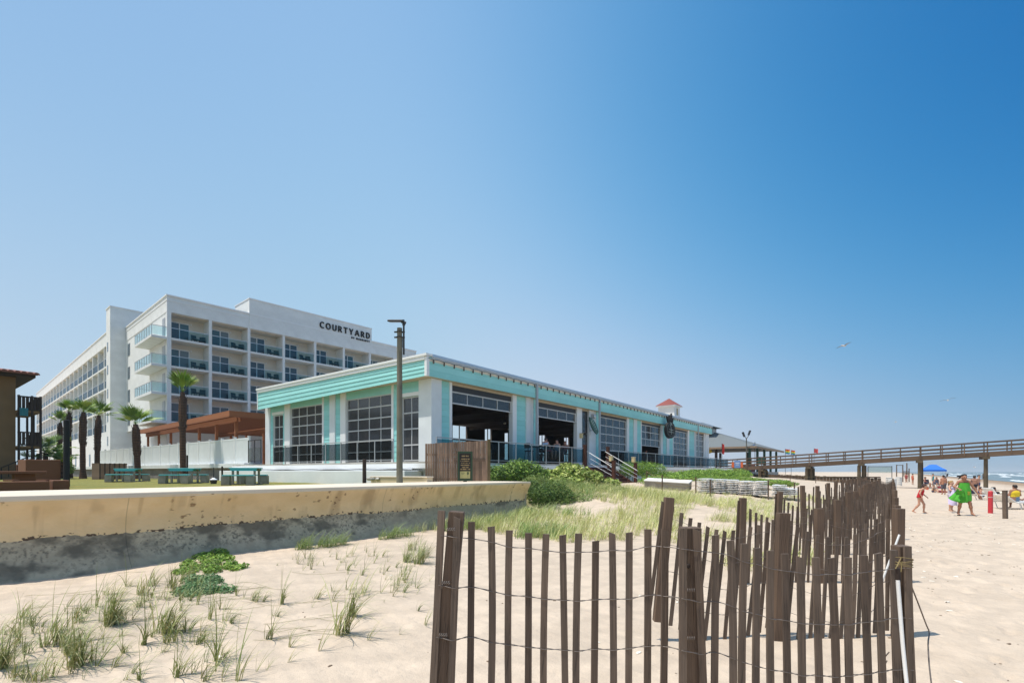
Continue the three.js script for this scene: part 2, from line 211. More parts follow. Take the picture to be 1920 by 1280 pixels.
// ---------------------------------------------------------------- seawall
{
  const paint = tex(2048, 512, (u, v) => {                                // u: 24 m along the wall, v: up its face (0 foot, 1 lip)
    const x = u * 24, n = fbm(u * 64, v * 6, 64, 5), e = 0.50 + 0.05 * (fbm(u * 24, 3.3, 24, 4) - 0.5) * 2 + 0.02 * (fbm(u * 256, v * 20, 256, 3) - 0.5) * 2;
    const big = fbm(u * 12, v * 3, 12, 4), fine = fbm(u * 640, v * 38, 640, 4), drip = ss(0.55, 0.8, fbm(u * 180, v * 1.1 + 20, 180, 3));
    let c;
    if (v > e) { const stain = ss(0.6, 0.8, fbm(u * 48, v * 1.2 + 8, 48, 4)) * 0.25 + drip * 0.14 * ss(0.48, 0.6, big) + ss(0.70, 0.78, fbm(u * 200, v * 18 + 3, 200, 3)) * 0.5 * ss(0.5, 0.62, fbm(u * 30, v * 2.5 + 5, 30, 2)); c = g3([0.93 - 0.07 * n, 0.815 - 0.08 * n, 0.64 - 0.1 * n], 0.93 + 0.12 * big); c = [mix(c[0], 0.36, stain), mix(c[1], 0.26, stain), mix(c[2], 0.17, stain)]; }
    else { const blot = ss(0.40, 0.66, n) * ss(0.38, 0.6, big) * 0.75 + 0.12 * ss(0.4, 0.6, fbm(u * 250, v * 16 + 5, 250, 3)), speck = 0.8 * ss(0.40, 0.9, fine) * ss(0.4, 0.62, big + 0.25 * (v / e - 0.6)) * 0.8; c = g3([0.74, 0.685, 0.58], 0.80 + 0.3 * big); c = [mix(c[0], 0.26, Math.max(blot * 0.75, speck)), mix(c[1], 0.245, Math.max(blot * 0.75, speck)), mix(c[2], 0.21, Math.max(blot * 0.75, speck))]; }
    const chip = Math.abs(v - e - 0.01) < 0.035 * fbm(u * 90, 2.2, 90, 2) && fbm(u * 420, v * 24 + 9, 420, 4) > 0.57; if (chip) c = [0.36, 0.29, 0.22];
    const joint = Math.abs(((x / 6) % 1) - 0.5) < 0.0008; if (joint) c = g3(c, 0.8);
    return c;
  }, true, 24, 1);
  const rough = tex(1024, 256, (u, v) => fbm(u * 300, v * 24, 300, 4), false, 24, 1);
  const prof = [[0, 1.40], [0.02, 1.33], [-0.02, 1.25], [-0.1, 1.1], [-0.17, 0.92], [-0.2, 0.72], [-0.18, 0.52], [-0.1, 0.32], [0.05, 0.12], [0.22, -0.05], [0.45, -0.35]];   // w offset, height of the face
  const t = thingB('seawall', 'long curved concrete seawall painted cream above bare grey, beside the sand', 'seawall', 0, 0, WALL_W);
  const pos = [], uv = [], idx = [], n = prof.length, N = 120, a0 = -60; let k = 0;
  for (let i = 0; i <= N; i++) { const a = mix(a0, WALL_END, i / N); prof.forEach(([o, y], j) => { pos.push(a, y + 0.006 * Math.sin(a * 2.1 + j) + 0.01 * (fbm(a * 0.8, j) - 0.5), o + 0.02 * (fbm(a * 0.5, j * 0.4 + 3) - 0.5)); uv.push(a, clamp((y + 0.08) / 1.45, 0, 1)); }); if (i) for (let j = 0; j < n - 1; j++) { const b = i * n + j; idx.push(b, b - n, b + 1, b - n, b - n + 1, b + 1); } }
  const f = new THREE.BufferGeometry(); f.setAttribute('position', new THREE.Float32BufferAttribute(pos, 3)); f.setAttribute('uv', new THREE.Float32BufferAttribute(uv, 2)); f.setIndex(idx); f.computeVertexNormals();
  const fm = std([1, 1, 1], { map: paint, bumpMap: rough, bumpScale: 0.012, side: THREE.DoubleSide });
  const dy = EYE - 0.4 - 1.40; f.translate(0, dy, 0);
  mesh('face', f, fm, t);
  const sh = new THREE.Shape(); prof.forEach(([o, y], j) => (j ? sh.lineTo(-o, y + dy) : sh.moveTo(-o, y + dy))); sh.lineTo(0.7, -0.4); sh.lineTo(0.45, 1.40 + dy); sh.closePath();
  const end = uvm(new THREE.ExtrudeGeometry(sh, { depth: 0.08, bevelEnabled: false }).rotateY(Math.PI / 2).translate(WALL_END - 0.082, -0.004, -0.004)); mesh('end', end, std([0.78, 0.70, 0.55], { map: T.conc }), t);
  const top = rbox(WALL_END - a0, 0.1, 3.0, 0.02).translate((WALL_END + a0) / 2, EYE - 0.4 - 0.046, -1.5 + 0.018); uvm(top); mesh('top', top, M.pave, t);
}
// small cross wall behind the walk, joining the deck base
{
  const a = at(701, 884, 20.6), b = at(806, 884, 19.4), t = thing('low_wall', 'low cream concrete wall with chipped end, between seawall walk and restaurant deck', 'wall', [a.x, LAWN, a.z], -Math.atan2(b.z - a.z, b.x - a.x)), L = Math.hypot(b.x - a.x, b.z - a.z), cm = std([0.80, 0.64, 0.42], { map: T.plaster });
  mesh('wall', uvm(rbox(L, 0.36, 0.4, 0.02, 2).translate(L / 2, 0.18, 0)), cm, t); mesh('coping', uvm(rbox(L + 0.04, 0.05, 0.46, 0.02, 2).translate(L / 2, 0.385, 0)), M.pave, t); for (let i = 0; i < 3; i++) mesh('broken_stone', uvm(new THREE.DodecahedronGeometry(0.12, 0).scale(1.3, 0.6, 1).rotateY(i).translate(-0.1 + i * 0.24, 0.3, 0.16 + 0.02 * i)), M.conc, t);
}

// ---------------------------------------------------------------- restaurant
const DECK = EYE + 0.45, SOF = EYE + 4.65, ROOF = EYE + 5.73, RA = 17.2, RW = -18.3, RA1 = 64, RW1 = -34.75, FA = 16.5, FW = -17.9;
const wLs = (px) => wL(px, RA);
const restaurant = thingB('restaurant', 'single storey turquoise restaurant with white trim and glass garage doors facing the beach', 'building', RA, DECK, RW);
{
  const O = [RA, DECK, RW], b = (a0, a1, y0, y1, w0, w1) => box(Math.min(a0, a1) - O[0], Math.max(a0, a1) - O[0], y0 - O[1], y1 - O[1], Math.min(w0, w1) - O[2], Math.max(w0, w1) - O[2]);
  const P = restaurant, TH = 0.24;
  // openings: [from, to, bottom, top, kind]
  const openR = [[18.6, 23.8, 'g1'], [26.55, 31.5, 'g1'], [32.25, 33.3, 'door'], [35.1, 40.1, 'g4'], [43.2, 48.0, 'g3'], [51.5, 56.1, 'g6'], [59.1, 62.2, 'g6']];
  const openL = [[wLs(512), wLs(531), 'win'], [wLs(544), wLs(605), 'g6'], [wLs(649), wLs(735), 'g6'], [wLs(753), wLs(787), 'win']];
  const TOP = SOF - 0.12;
  // wall cores
  let prev = RA; for (const [a0, a1] of openR) { mesh('wall', b(prev, a0, DECK, SOF, RW - TH, RW), M.white, P); prev = a1; } mesh('wall', b(prev, RA1, DECK, SOF, RW - TH, RW), M.white, P);
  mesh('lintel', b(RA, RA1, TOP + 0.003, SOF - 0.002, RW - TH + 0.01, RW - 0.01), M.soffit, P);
  prev = RW1; for (const [w0, w1] of openL) { mesh('wall', b(RA, RA + TH, DECK, SOF, prev, w0), M.white, P); prev = w1; } mesh('wall', b(RA, RA + TH, DECK, SOF, prev, RW - TH - 0.002), M.white, P);
  mesh('lintel', b(RA + 0.01, RA + TH - 0.01, TOP - 0.3, SOF - 0.002, RW1, RW - TH - 0.004), M.teal, P);
  // back and far walls with openings
  const openB = [[19.5, 22.5], [25, 28.2], [31, 33], [35.3, 37.4], [40.2, 41.3], [43.6, 45.2], [50.5, 51.9], [56.3, 57.6]]; prev = RA + TH + 0.002;
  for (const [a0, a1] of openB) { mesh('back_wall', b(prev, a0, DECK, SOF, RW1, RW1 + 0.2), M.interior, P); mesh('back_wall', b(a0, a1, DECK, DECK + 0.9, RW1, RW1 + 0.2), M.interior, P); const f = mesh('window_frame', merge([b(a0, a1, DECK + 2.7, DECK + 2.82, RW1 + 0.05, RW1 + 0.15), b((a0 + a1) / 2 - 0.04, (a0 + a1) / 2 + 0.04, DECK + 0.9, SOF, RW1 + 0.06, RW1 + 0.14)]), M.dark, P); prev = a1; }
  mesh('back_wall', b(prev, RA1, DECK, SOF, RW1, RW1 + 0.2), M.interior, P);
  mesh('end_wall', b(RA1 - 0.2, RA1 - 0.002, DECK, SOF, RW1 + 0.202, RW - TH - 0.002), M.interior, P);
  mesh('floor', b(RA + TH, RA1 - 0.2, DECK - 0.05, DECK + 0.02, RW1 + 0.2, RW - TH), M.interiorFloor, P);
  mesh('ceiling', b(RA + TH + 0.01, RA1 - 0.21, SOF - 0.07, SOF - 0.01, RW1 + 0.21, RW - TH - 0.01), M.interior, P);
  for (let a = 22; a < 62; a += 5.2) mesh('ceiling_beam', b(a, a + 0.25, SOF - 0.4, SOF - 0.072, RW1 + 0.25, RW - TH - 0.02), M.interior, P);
  for (const [a, w] of [[34.5, -27], [26, -27], [44, -26]]) mesh('pillar', b(a, a + 0.6, DECK + 0.022, SOF - 0.41, w, w + 0.6), M.greenPaint, P);
  // roof and fascia: the left fascia drops a little towards its far end
  mesh('roof', b(FA + 0.2, RA1 + 0.3, ROOF - 0.35, ROOF - 0.2, RW1 - 0.1, FW - 0.2), M.roofGrey, P);
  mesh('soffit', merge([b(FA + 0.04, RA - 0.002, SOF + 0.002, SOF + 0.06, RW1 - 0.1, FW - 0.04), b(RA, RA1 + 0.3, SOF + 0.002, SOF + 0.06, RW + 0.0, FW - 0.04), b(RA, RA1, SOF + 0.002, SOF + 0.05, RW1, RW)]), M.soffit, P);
  mesh('fascia_back', merge([b(FA + 0.041, FA + 0.2, SOF + 0.062, ROOF - 0.05, RW1 - 0.1, FW - 0.2), b(FA + 0.041, RA1 + 0.3, SOF + 0.062, ROOF - 0.05, FW - 0.2, FW - 0.041)]), M.white, P);
  { // left fascia boards, tilted so that their lower edge falls towards the far end
    const n = 4, wA = FW + 0.02, wB = RW1 - 0.15, drop = 0.36, mats = [M.teal, M.teal2, M.teal3];
    for (let i = 0; i < n; i++) {
      const y = (k, far) => { const hi = ROOF - 0.3, lo = SOF - (far ? drop : 0); return mix(lo, hi, k / n); };
      const g = new THREE.BoxGeometry(1, 1, 1), p = g.attributes.position;
      for (let q = 0; q < p.count; q++) { const far = p.getZ(q) < 0, up = p.getY(q) > 0, out = p.getX(q) < 0; p.setXYZ(q, FA + (out ? (up ? 0.022 : -0.004) : 0.04) - O[0], y(i + (up ? 1 : 0), far) - (up ? 0.012 : 0) - O[1], (far ? wB : wA - 0.16) - O[2]); }
      g.computeVertexNormals(); uvm(g); mesh('siding_board', g, mats[i % 3], P);
    }
    for (let i = 0; i < 3; i++) { const h = (ROOF - 0.14 - SOF) / 3; mesh('siding_board', b(FA + 0.16, RA1 + 0.25, SOF + i * h, SOF + (i + 1) * h - 0.006, FW - 0.04, FW - (i % 2 ? 0.008 : 0)), mats[(i + 1) % 3], P); }
    mesh('corner_trim', b(FA - 0.02, FA + 0.155, SOF - 0.003, ROOF - 0.13, FW - 0.14, FW + 0.025), M.trim, P);
    mesh('corner_trim', b(FA - 0.02, FA + 0.1, SOF - 0.38, ROOF - 0.28, wB - 0.1, wB - 0.002), M.trim, P);
    mesh('roof_edge', merge([b(FA - 0.05, FA + 0.25, ROOF - 0.285, ROOF - 0.11, wB - 0.1, FW - 0.12), b(FA - 0.09, FA + 0.3, ROOF - 0.108, ROOF, wB - 0.13, FW + 0.06)]), M.trim, P);
    mesh('fascia_trim', b(FA + 0.16, RA1 + 0.26, ROOF - 0.36, ROOF - 0.205, FW + 0.002, FW + 0.02), std([0.74, 0.66, 0.53]), P);
    mesh('gutter', merge([b(FA + 0.302, RA1 + 0.35, ROOF - 0.13, ROOF, FW - 0.2, FW + 0.09), b(FA + 0.3, RA1 + 0.34, ROOF - 0.2, ROOF - 0.132, FW - 0.1, FW + 0.025)]), M.alu, P);
  }
  // cladding between openings
  const mats = [M.teal, M.teal2, M.teal3]; let bi = 0;
  const board = uvm(new THREE.BoxGeometry(1, 0.296, 0.03).translate(0.5, 0.148, 0));
  function clad(side, from, to, y0 = DECK, y1 = SOF) { for (let y = y0; y < y1 - 0.05; y += 0.3) { const m = mesh('siding_board', board, mats[bi++ * 7 % 3], P); m.scale.set(Math.abs(to - from), Math.min(0.296, y1 - y) / 0.296, 1); if (side === 'R') { m.position.set(from - O[0], y - O[1], RW + 0.02 - O[2]); m.rotation.x = -0.05; } else { m.rotation.set(0, Math.PI / 2, 0); m.position.set(RA - 0.02 - O[0], y - O[1], to - O[2]); m.rotation.order = 'YXZ'; m.rotation.x = 0.05; } } }
  const tr = (a0, a1, o = 0.06, m = M.trim, nm = 'trim') => mesh(nm, b(a0, a1, DECK, SOF - 0.004, RW + 0.001, RW + o), m, P), tl = (w0, w1, o = 0.06, m = M.trim, nm = 'trim') => mesh(nm, b(RA - o, RA - 0.001, DECK, SOF - 0.004, w0, w1), m, P);
  clad('R', 17.5, 18.42); tr(18.42, 18.6); tr(23.8, 24.2); clad('R', 24.2, 25.15); tr(25.15, 25.6, 0.1, M.white, 'pilaster'); clad('R', 26.05, 26.4); tr(26.4, 26.55); tr(31.5, 32.0); tr(32.0, 32.25, 0.05);
  tr(33.3, 34.05, 0.08, M.white, 'pilaster'); clad('R', 34.5, 34.95); tr(34.95, 35.1); tr(40.1, 40.5); clad('R', 40.5, 41.4); tr(41.4, 42.1, 0.1, M.white, 'pilaster'); clad('R', 42.1, 43.05); tr(43.05, 43.2); tr(48.0, 48.5); clad('R', 48.5, 49.5); tr(49.5, 50.2, 0.1, M.white, 'pilaster'); clad('R', 50.2, 51.35); tr(51.35, 51.5); tr(56.1, 56.6); clad('R', 56.6, 58.4); tr(58.9, 59.1); tr(62.2, 62.6); tr(62.7, 64, 0.1, M.white, 'pilaster');
  for (const a of [25.8, 34.25, 58.6]) mesh('downspout', b(a - 0.09, a + 0.09, DECK, SOF + 0.87, FW + 0.002, FW + 0.1), M.grey, P);
  mesh('corner_pillar', uvm(rbox(0.72, SOF - DECK - 0.006, 0.95, 0.02).translate(RA + 0.2 - O[0], (SOF - DECK) / 2, -0.32)), M.white, P);
  tl(wLs(499), wLs(508), 0.08, M.white, 'pilaster'); clad('L', wLs(508), wLs(512)); clad('L', wLs(531), wLs(534)); tl(wLs(534), wLs(544), 0.05); tl(wLs(605), wLs(608)); clad('L', wLs(608), wLs(620)); tl(wLs(620), wLs(630), 0.1, M.white, 'pilaster'); clad('L', wLs(630), wLs(639)); tl(wLs(639), wLs(649)); tl(wLs(735), wLs(739)); clad('L', wLs(739), wLs(753) - 0.12); tl(wLs(753) - 0.12, wLs(753)); tl(wLs(787), wLs(787) + 0.16); clad('L', wLs(787) + 0.16, -18.8);
  // garage doors: frame bars and a pane in each cell
  const cell = (name, side, s0, s1, y0, y1, cols, rows, back, mat = M.doorFrame, gm = M.doorGlass) => {
    const L = s1 - s0, Hh = y1 - y0, fr = [], c = new THREE.Group(), bw = 0.045; c.name = name;
    for (let i = 0; i <= cols; i++) { const x = (L * i) / cols; fr.push(box(clamp(x - bw / 2, 0, L - bw), clamp(x + bw / 2, bw, L), 0, Hh, -0.03, 0.03)); }
    for (let j = 0; j <= rows; j++) { const y = (Hh * j) / rows; fr.push(box(0, L, clamp(y - bw * 0.75, 0, Hh - bw * 1.5), clamp(y + bw * 0.75, bw * 1.5, Hh), -0.035, 0.035)); }
    const f = mesh(name, merge(fr), mat, P);
    const pg = new THREE.BoxGeometry(L / cols - bw, Hh / rows - bw * 1.5, 0.008);
    for (let i = 0; i < cols; i++) for (let j = 0; j < rows; j++) { const p = mesh('pane', pg, gm, f); p.position.set((L * (i + 0.5)) / cols, (Hh * (j + 0.5)) / rows, 0); }
    if (side === 'R') f.position.set(s0 - O[0], y0 - O[1], -back); else { f.rotation.y = Math.PI / 2; f.position.set(back, y0 - O[1], s1 - O[2]); }
    return f;
  };
  for (const [a0, a1, k] of openR) {
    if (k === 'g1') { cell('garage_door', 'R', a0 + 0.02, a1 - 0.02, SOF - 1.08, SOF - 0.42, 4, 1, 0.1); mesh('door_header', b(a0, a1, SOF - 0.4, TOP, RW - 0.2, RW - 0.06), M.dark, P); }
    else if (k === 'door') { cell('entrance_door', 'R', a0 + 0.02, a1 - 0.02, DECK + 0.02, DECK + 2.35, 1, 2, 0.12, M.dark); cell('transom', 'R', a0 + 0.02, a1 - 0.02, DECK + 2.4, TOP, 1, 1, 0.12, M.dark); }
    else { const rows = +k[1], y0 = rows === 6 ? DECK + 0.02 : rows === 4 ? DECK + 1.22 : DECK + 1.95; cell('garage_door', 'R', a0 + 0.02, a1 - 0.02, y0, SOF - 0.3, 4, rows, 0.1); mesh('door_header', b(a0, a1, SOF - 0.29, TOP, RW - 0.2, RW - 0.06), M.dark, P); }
  }
  for (const [w0, w1, k] of openL) {
    if (k === 'win') { cell('window', 'L', w0 + 0.02, w1 - 0.02, DECK + 0.1, SOF - 0.75, 2, 4, 0.1); mesh('trim', b(RA - 0.05, RA - 0.001, SOF - 0.74, SOF - 0.55, w0 - 0.1, w1 + 0.1), M.trim, P); mesh('siding_board', b(RA - 0.03, RA + 0.1, SOF - 0.55, SOF - 0.31, w0, w1), M.teal, P); mesh('siding_board', b(RA + 0.02, RA + 0.1, SOF - 0.74, SOF - 0.551, w0, w1), M.teal, P); }
    else cell('garage_door', 'L', w0 + 0.02, w1 - 0.02, DECK + 0.03, SOF - 0.42, 4, 6, 0.1);
  }
}
// deck under and around the restaurant
{
  const t = thingB('restaurant_deck', 'raised white deck base with grey boards around the turquoise restaurant', 'deck', 15.0, LAWN, -15.9), y = DECK - LAWN;
  mesh('boards', uvm(new THREE.BoxGeometry(51, 0.08, 2.4).translate(25.5, y - 0.04, -1.2)), M.conc, t); mesh('boards', uvm(new THREE.BoxGeometry(2.2, 0.08, 17).translate(1.1, y - 0.04, -10.9)), M.conc, t);
  mesh('rim', merge([box(-0.04, 51, y - 0.3, y - 0.082, -0.12, 0.02), box(-0.04, 0.1, y - 0.3, y - 0.082, -19.4, -0.122)]), M.trim, t);
  mesh('base', merge([box(0.3, 51, -1.2, y - 0.302, -2.2, -0.3), box(0.3, 2.0, -0.4, y - 0.302, -19.4, -2.202)]), M.white, t);
  mesh('ledge', uvm(new RoundedBoxGeometry(1.0, 0.9, 18.6, 2, 0.03).translate(-0.3, 0.2, -10.2)), M.white, t);
  mesh('pipe', tube([...Array(14)].map((_, i) => V(-0.1 + 0.05 * Math.sin(i * 2.1), 0.72 + 0.035 * Math.sin(i * 1.7), -1.2 - i * 1.35)), 0.03), M.alu, t);
}
const railPanel = (L) => new THREE.BoxGeometry(L - 0.06, 0.86, 0.006);
function railing(name, label, p0, p1, n, skip, glass = M.glassSmoke, metal = M.grey, Hh = 1.07) {
  const d = V(p1[0] - p0[0], p1[1] - p0[1], p1[2] - p0[2]), L = d.length(), t = thing(name, label, 'railing', p0, Math.atan2(-d.z, d.x)), s = L / n;
  const pg = box(-0.022, 0.022, 0, Hh - 0.022, -0.022, 0.022); for (let i = 0; i <= n; i++) mesh('post', pg, metal, t).position.x = clamp(s * i, 0.022, L - 0.022);
  mesh('top_rail', uvm(new THREE.BoxGeometry(L, 0.045, 0.06).translate(L / 2, Hh, 0)), metal, t); mesh('bottom_rail', uvm(new THREE.BoxGeometry(L, 0.03, 0.03).translate(L / 2, 0.11, 0)), metal, t);
  const gg = railPanel(s); for (let i = 0; i < n; i++) mesh('panel', gg, glass, t).position.set(s * (i + 0.5), 0.57, 0);
  return t;
}
railing('deck_railing', 'grey deck railing with smoked panels before the two glass garage doors on the left face', BP(15.08, DECK, wL(512, 15.08)), BP(15.08, DECK, wL(738, 15.08)), 8);
railing('deck_railing', 'grey deck railing in front of the open garage doors left of the steps', BP(15.3, DECK, -15.98), BP(28.4, DECK, -15.98), 9, 0, phys([0.46, 0.60, 0.64], { transmission: 1, thickness: 0, roughness: 0.05, ior: 1.15 }));
railing('deck_railing', 'grey deck railing right of the steps, running to the far end of the restaurant', BP(31.8, DECK, -15.98), BP(64, DECK, -15.98), 18, 0, phys([0.36, 0.47, 0.51], { transmission: 1, thickness: 0, roughness: 0.05, ior: 1.12 }));
// steps from the deck to the sand
{
  const t = thingB('deck_steps', 'dark brown wooden steps with white handrails leading from deck to sand', 'steps', 28.6, 0.85, -15.9), n = 7, rise = (DECK - 0.9) / n;
  for (let i = 0; i < n; i++) { const y = DECK - 0.85 - rise * (i + 1), z = 0.02 + i * 0.29; mesh('tread', uvm(rbox(3.0, 0.05, 0.33, 0.008).translate(1.5, y, z + 0.15)), M.redwood, t); mesh('riser', box(0.02, 2.98, y - rise + 0.03, y - 0.026, z + 0.27, z + 0.3), M.redwood, t); }
  for (const x of [-0.04, 3.0]) mesh('stringer', bar(V(x, DECK - 1.05, 0), V(x, -0.1, 2.1), 0.06, 0.35), M.redwood, t);
  for (const [x, z, h0, h1] of [[-0.15, 0, -0.3, 2.6], [-0.15, 2.05, -0.3, 1.55], [3.15, 0, -0.3, 2.6], [3.15, 2.05, -0.3, 1.45]]) { const p = mesh('post', uvm(rbox(0.2, h1 - h0, 0.2, 0.015).translate(x, (h0 + h1) / 2, z)), M.redwood, t); mesh('cap', uvm(rbox(0.24, 0.05, 0.24, 0.01).translate(x, h1 + 0.026, z)), M.redwood, p); }
  for (const x of [0.05, 2.95]) for (const [k, r] of [[0, 0.024], [0.35, 0.012], [0.66, 0.012]]) mesh('handrail', rod(V(x, DECK - 0.85 + 0.95 - k, -0.1), V(x, 0.95 - k * 0.8, 2.3), r), k ? M.alu : M.pvc, t);
}
for (const [px, py, d, where] of [[1090, 817, 36.4, 'on the white door frame beside the surfboard sign'], [1146, 860, 31.2, 'on the near bottom post of the brown steps'], [1188, 862, 33.1, 'on the far bottom post of the brown steps']]) {
  const p = at(px, py, d), t = thing('lantern', 'small cream lantern box ' + where, 'lantern', [p.x, p.y, p.z], TB);
  mesh('housing', uvm(rbox(0.24, 0.32, 0.2, 0.03, 2)), std([0.62, 0.50, 0.26]), t); mesh('lid', uvm(rbox(0.28, 0.04, 0.24, 0.01).translate(0, 0.18, 0)), M.soffit, t);
}
// string lights under the gutter
{
  const t = thingB('string_lights', 'string of dark hanging bulbs along the turquoise fascia under the gutter', 'string lights', FA + 0.3, ROOF - 0.2, FW + 0.05), n = 66, pts = [], sock = new THREE.CylinderGeometry(0.026, 0.03, 0.09, 8).translate(0, -0.05, 0), bulb = new THREE.SphereGeometry(0.045, 8, 6).scale(1, 1.3, 1).translate(0, -0.14, 0);
  for (let i = 0; i <= n; i++) { const a = 0.1 + i * 0.72; pts.push(V(a - 0.36, -0.02, 0.02), V(a, -0.06, 0.02)); const s = mesh('socket', sock, M.dark, t); s.position.set(a, -0.06, 0.02); mesh('bulb', bulb, std([0.16, 0.13, 0.09], { roughness: 0.2 }), s); }
  mesh('cable', new THREE.TubeGeometry(new THREE.CatmullRomCurve3(pts), 260, 0.011, 5), M.dark, t);
}
// signs on the restaurant
{
  const a0 = aR(1256, FW + 0.55), p = BP(a0, EYE + 4.85, FW + 0.55), t = thing('hanging_sign', 'round black pineapple shaped sign standing out from the turquoise fascia', 'sign', p, TB - 0.25); t.scale.setScalar(0.76);
  const s = new THREE.Shape(); for (let i = 0; i <= 40; i++) { const q = (i / 40) * Math.PI * 2; s[i ? 'lineTo' : 'moveTo'](0.95 * Math.sin(q), -1.05 + 1.02 * Math.cos(q)); }
  mesh('disc', uvm(new THREE.ExtrudeGeometry(s, { depth: 0.3, bevelEnabled: true, bevelSize: 0.04, bevelThickness: 0.04, bevelSegments: 2 }).translate(0, 0, -0.15)), M.black, t);
  const lv = (x0, x1, x2, y2) => { const q = new THREE.Shape(); q.moveTo(x0, -0.2); q.quadraticCurveTo((x0 + x2) / 2 - 0.1, y2 * 0.5, x2, y2); q.quadraticCurveTo((x1 + x2) / 2 + 0.1, y2 * 0.4, x1, -0.2); return new THREE.ExtrudeGeometry(q, { depth: 0.24, bevelEnabled: false }).translate(0, 0, -0.12); };
  mesh('leaves', merge([lv(-0.35, 0.05, -0.7, 0.75), lv(-0.05, 0.4, 0.35, 1.15), lv(-0.2, 0.2, -0.15, 0.9), lv(0.1, 0.45, 0.75, 0.6)].map((g) => uvm(g))), M.black, t);
  mesh('ring', uvm(new THREE.TorusGeometry(0.8, 0.025, 6, 40).translate(0, -1.05, 0.2)), std([0.12, 0.16, 0.15]), t);
  const em = []; for (const [x0, y0, x1, y1] of [[-0.1, -0.45, 0.02, -0.9], [0.02, -0.9, 0.05, -1.6], [-0.45, -0.95, 0.5, -1.05], [-0.2, -0.05, 0.15, -0.4], [0.15, -0.1, -0.2, -0.5], [-0.55, -1.25, 0.6, -1.35]]) em.push(bar(V(x0, y0, 0.205), V(x1, y1, 0.205), 0.045, 0.03)); mesh('emblem', merge(em), std([0.42, 0.5, 0.48]), t);
  mesh('bracket', merge([rod(V(-0.3, -0.3, 0), V(-0.3, -0.3, -1.0), 0.03), rod(V(0.3, -0.3, 0), V(0.3, -0.3, -1.0), 0.03)]), M.dark, t);
}
{
  const p = BP(33.0, EYE + 3.45, RW + 0.55), t = thing('surfboard_sign', 'green surfboard shaped sign hung at a slant over the entrance door', 'sign', p, TB); t.rotation.order = 'YXZ'; t.rotation.z = 0.85; t.scale.setScalar(0.85);
  const s = new THREE.Shape(); s.moveTo(0, 0.95); s.bezierCurveTo(0.42, 0.55, 0.4, -0.6, 0.12, -0.95); s.lineTo(-0.12, -0.95); s.bezierCurveTo(-0.4, -0.6, -0.42, 0.55, 0, 0.95);
  mesh('board', uvm(new THREE.ExtrudeGeometry(s, { depth: 0.08, bevelEnabled: true, bevelSize: 0.03, bevelThickness: 0.03, bevelSegments: 2 })), std([0.035, 0.10, 0.075], { roughness: 0.4 }), t);
  const q = []; for (let i = 0; i < 5; i++) q.push(box(-0.16 + 0.03 * i, 0.17 - 0.02 * i, 0.5 - i * 0.26, 0.62 - i * 0.26, 0.11, 0.125)); mesh('emblem', merge(q), std([0.34, 0.42, 0.38]), t);
  mesh('bracket', merge([rod(V(0, 0.6, 0), V(0, 0.6, -0.6), 0.02), rod(V(0, -0.6, 0), V(0, -0.6, -0.6), 0.02)]), M.dark, t);
}
{ const p = BP(33.7, EYE + 4.2, RW + 0.2), t = thing('wall_lamp', 'small round grey lamp high on the white wall above the surfboard sign', 'lamp', p, TB); mesh('body', new THREE.CylinderGeometry(0.16, 0.2, 0.3, 16).rotateX(Math.PI / 2), M.grey, t); mesh('lens', ell(0, 0, 0.15, 0.15, 0.15, 0.05), M.alu, t); }
// furniture inside and on the deck
function stool(label, a, w, turn) { const t = thingB('bar_stool', label, 'stool', a, DECK + 0.021, w, 'bar stools behind the deck railing', turn); mesh('seat', rbox(0.4, 0.06, 0.4, 0.02).translate(0, 0.74, 0), M.dark, t); for (const [x, z] of [[-1, -1], [1, -1], [-1, 1], [1, 1]]) mesh('leg', rod(V(x * 0.2, 0, z * 0.2), V(x * 0.15, 0.72, z * 0.15), 0.016), M.dark, t); mesh('backrest', rbox(0.4, 0.3, 0.03, 0.01).translate(0, 1.05, -0.19), M.dark, t); return t; }
function hightop(label, a, w) { const t = thingB('bar_table', label, 'table', a, DECK + 0.021, w, 'tall tables behind the deck railing'); mesh('tabletop', rbox(1.1, 0.05, 0.8, 0.015).translate(0, 1.02, 0), M.dark, t); for (const [x, z] of [[-1, -1], [1, -1], [-1, 1], [1, 1]]) mesh('leg', rod(V(x * 0.48, 0, z * 0.33), V(x * 0.48, 1.0, z * 0.33), 0.025), M.dark, t); return t; }
[[24.6, -17.0], [22.4, -19.6], [20.2, -20.6], [28.2, -19.8], [30.6, -20.2], [37.6, -19.9]].forEach(([a, w], i) => { const where = ['against the turquoise siding', 'inside the first open garage door', 'deep inside the first open garage door', 'inside the second open garage door', 'inside the second open door near the entrance', 'inside the half raised garage door'][i]; hightop('dark tall bar table ' + where, a, w); stool('dark bar stool left of the tall table ' + where, a - 0.85, w, -Math.PI / 2 + Math.PI); stool('dark bar stool right of the tall table ' + where, a + 0.85, w, Math.PI / 2 + Math.PI); });
[[21, -22.5], [29, -23], [37.8, -22], [33.4, -26]].forEach(([a, w], i) => { const t = thingB('ceiling_fan', 'dark ceiling fan hanging ' + ['inside the first open garage door', 'inside the second open garage door', 'behind the partly raised garage door', 'deep in the dining room beside the green pillar'][i], 'fan', a, SOF - 0.9, w); mesh('rod', rod(V(0, 0, 0), V(0, 0.82, 0), 0.02), M.dark, t); mesh('motor', new THREE.CylinderGeometry(0.14, 0.1, 0.16, 12), M.dark, t); for (let k = 0; k < 5; k++) mesh('blade', box(0.12, 0.75, -0.01, 0.01, -0.07, 0.07).rotateX(0.12).rotateY((k * 2 * Math.PI) / 5 + i), M.dark, t); mesh('lamp_shade', ell(0, -0.14, 0, 0.12, 0.09, 0.12), std([0.7, 0.66, 0.55]), t); });
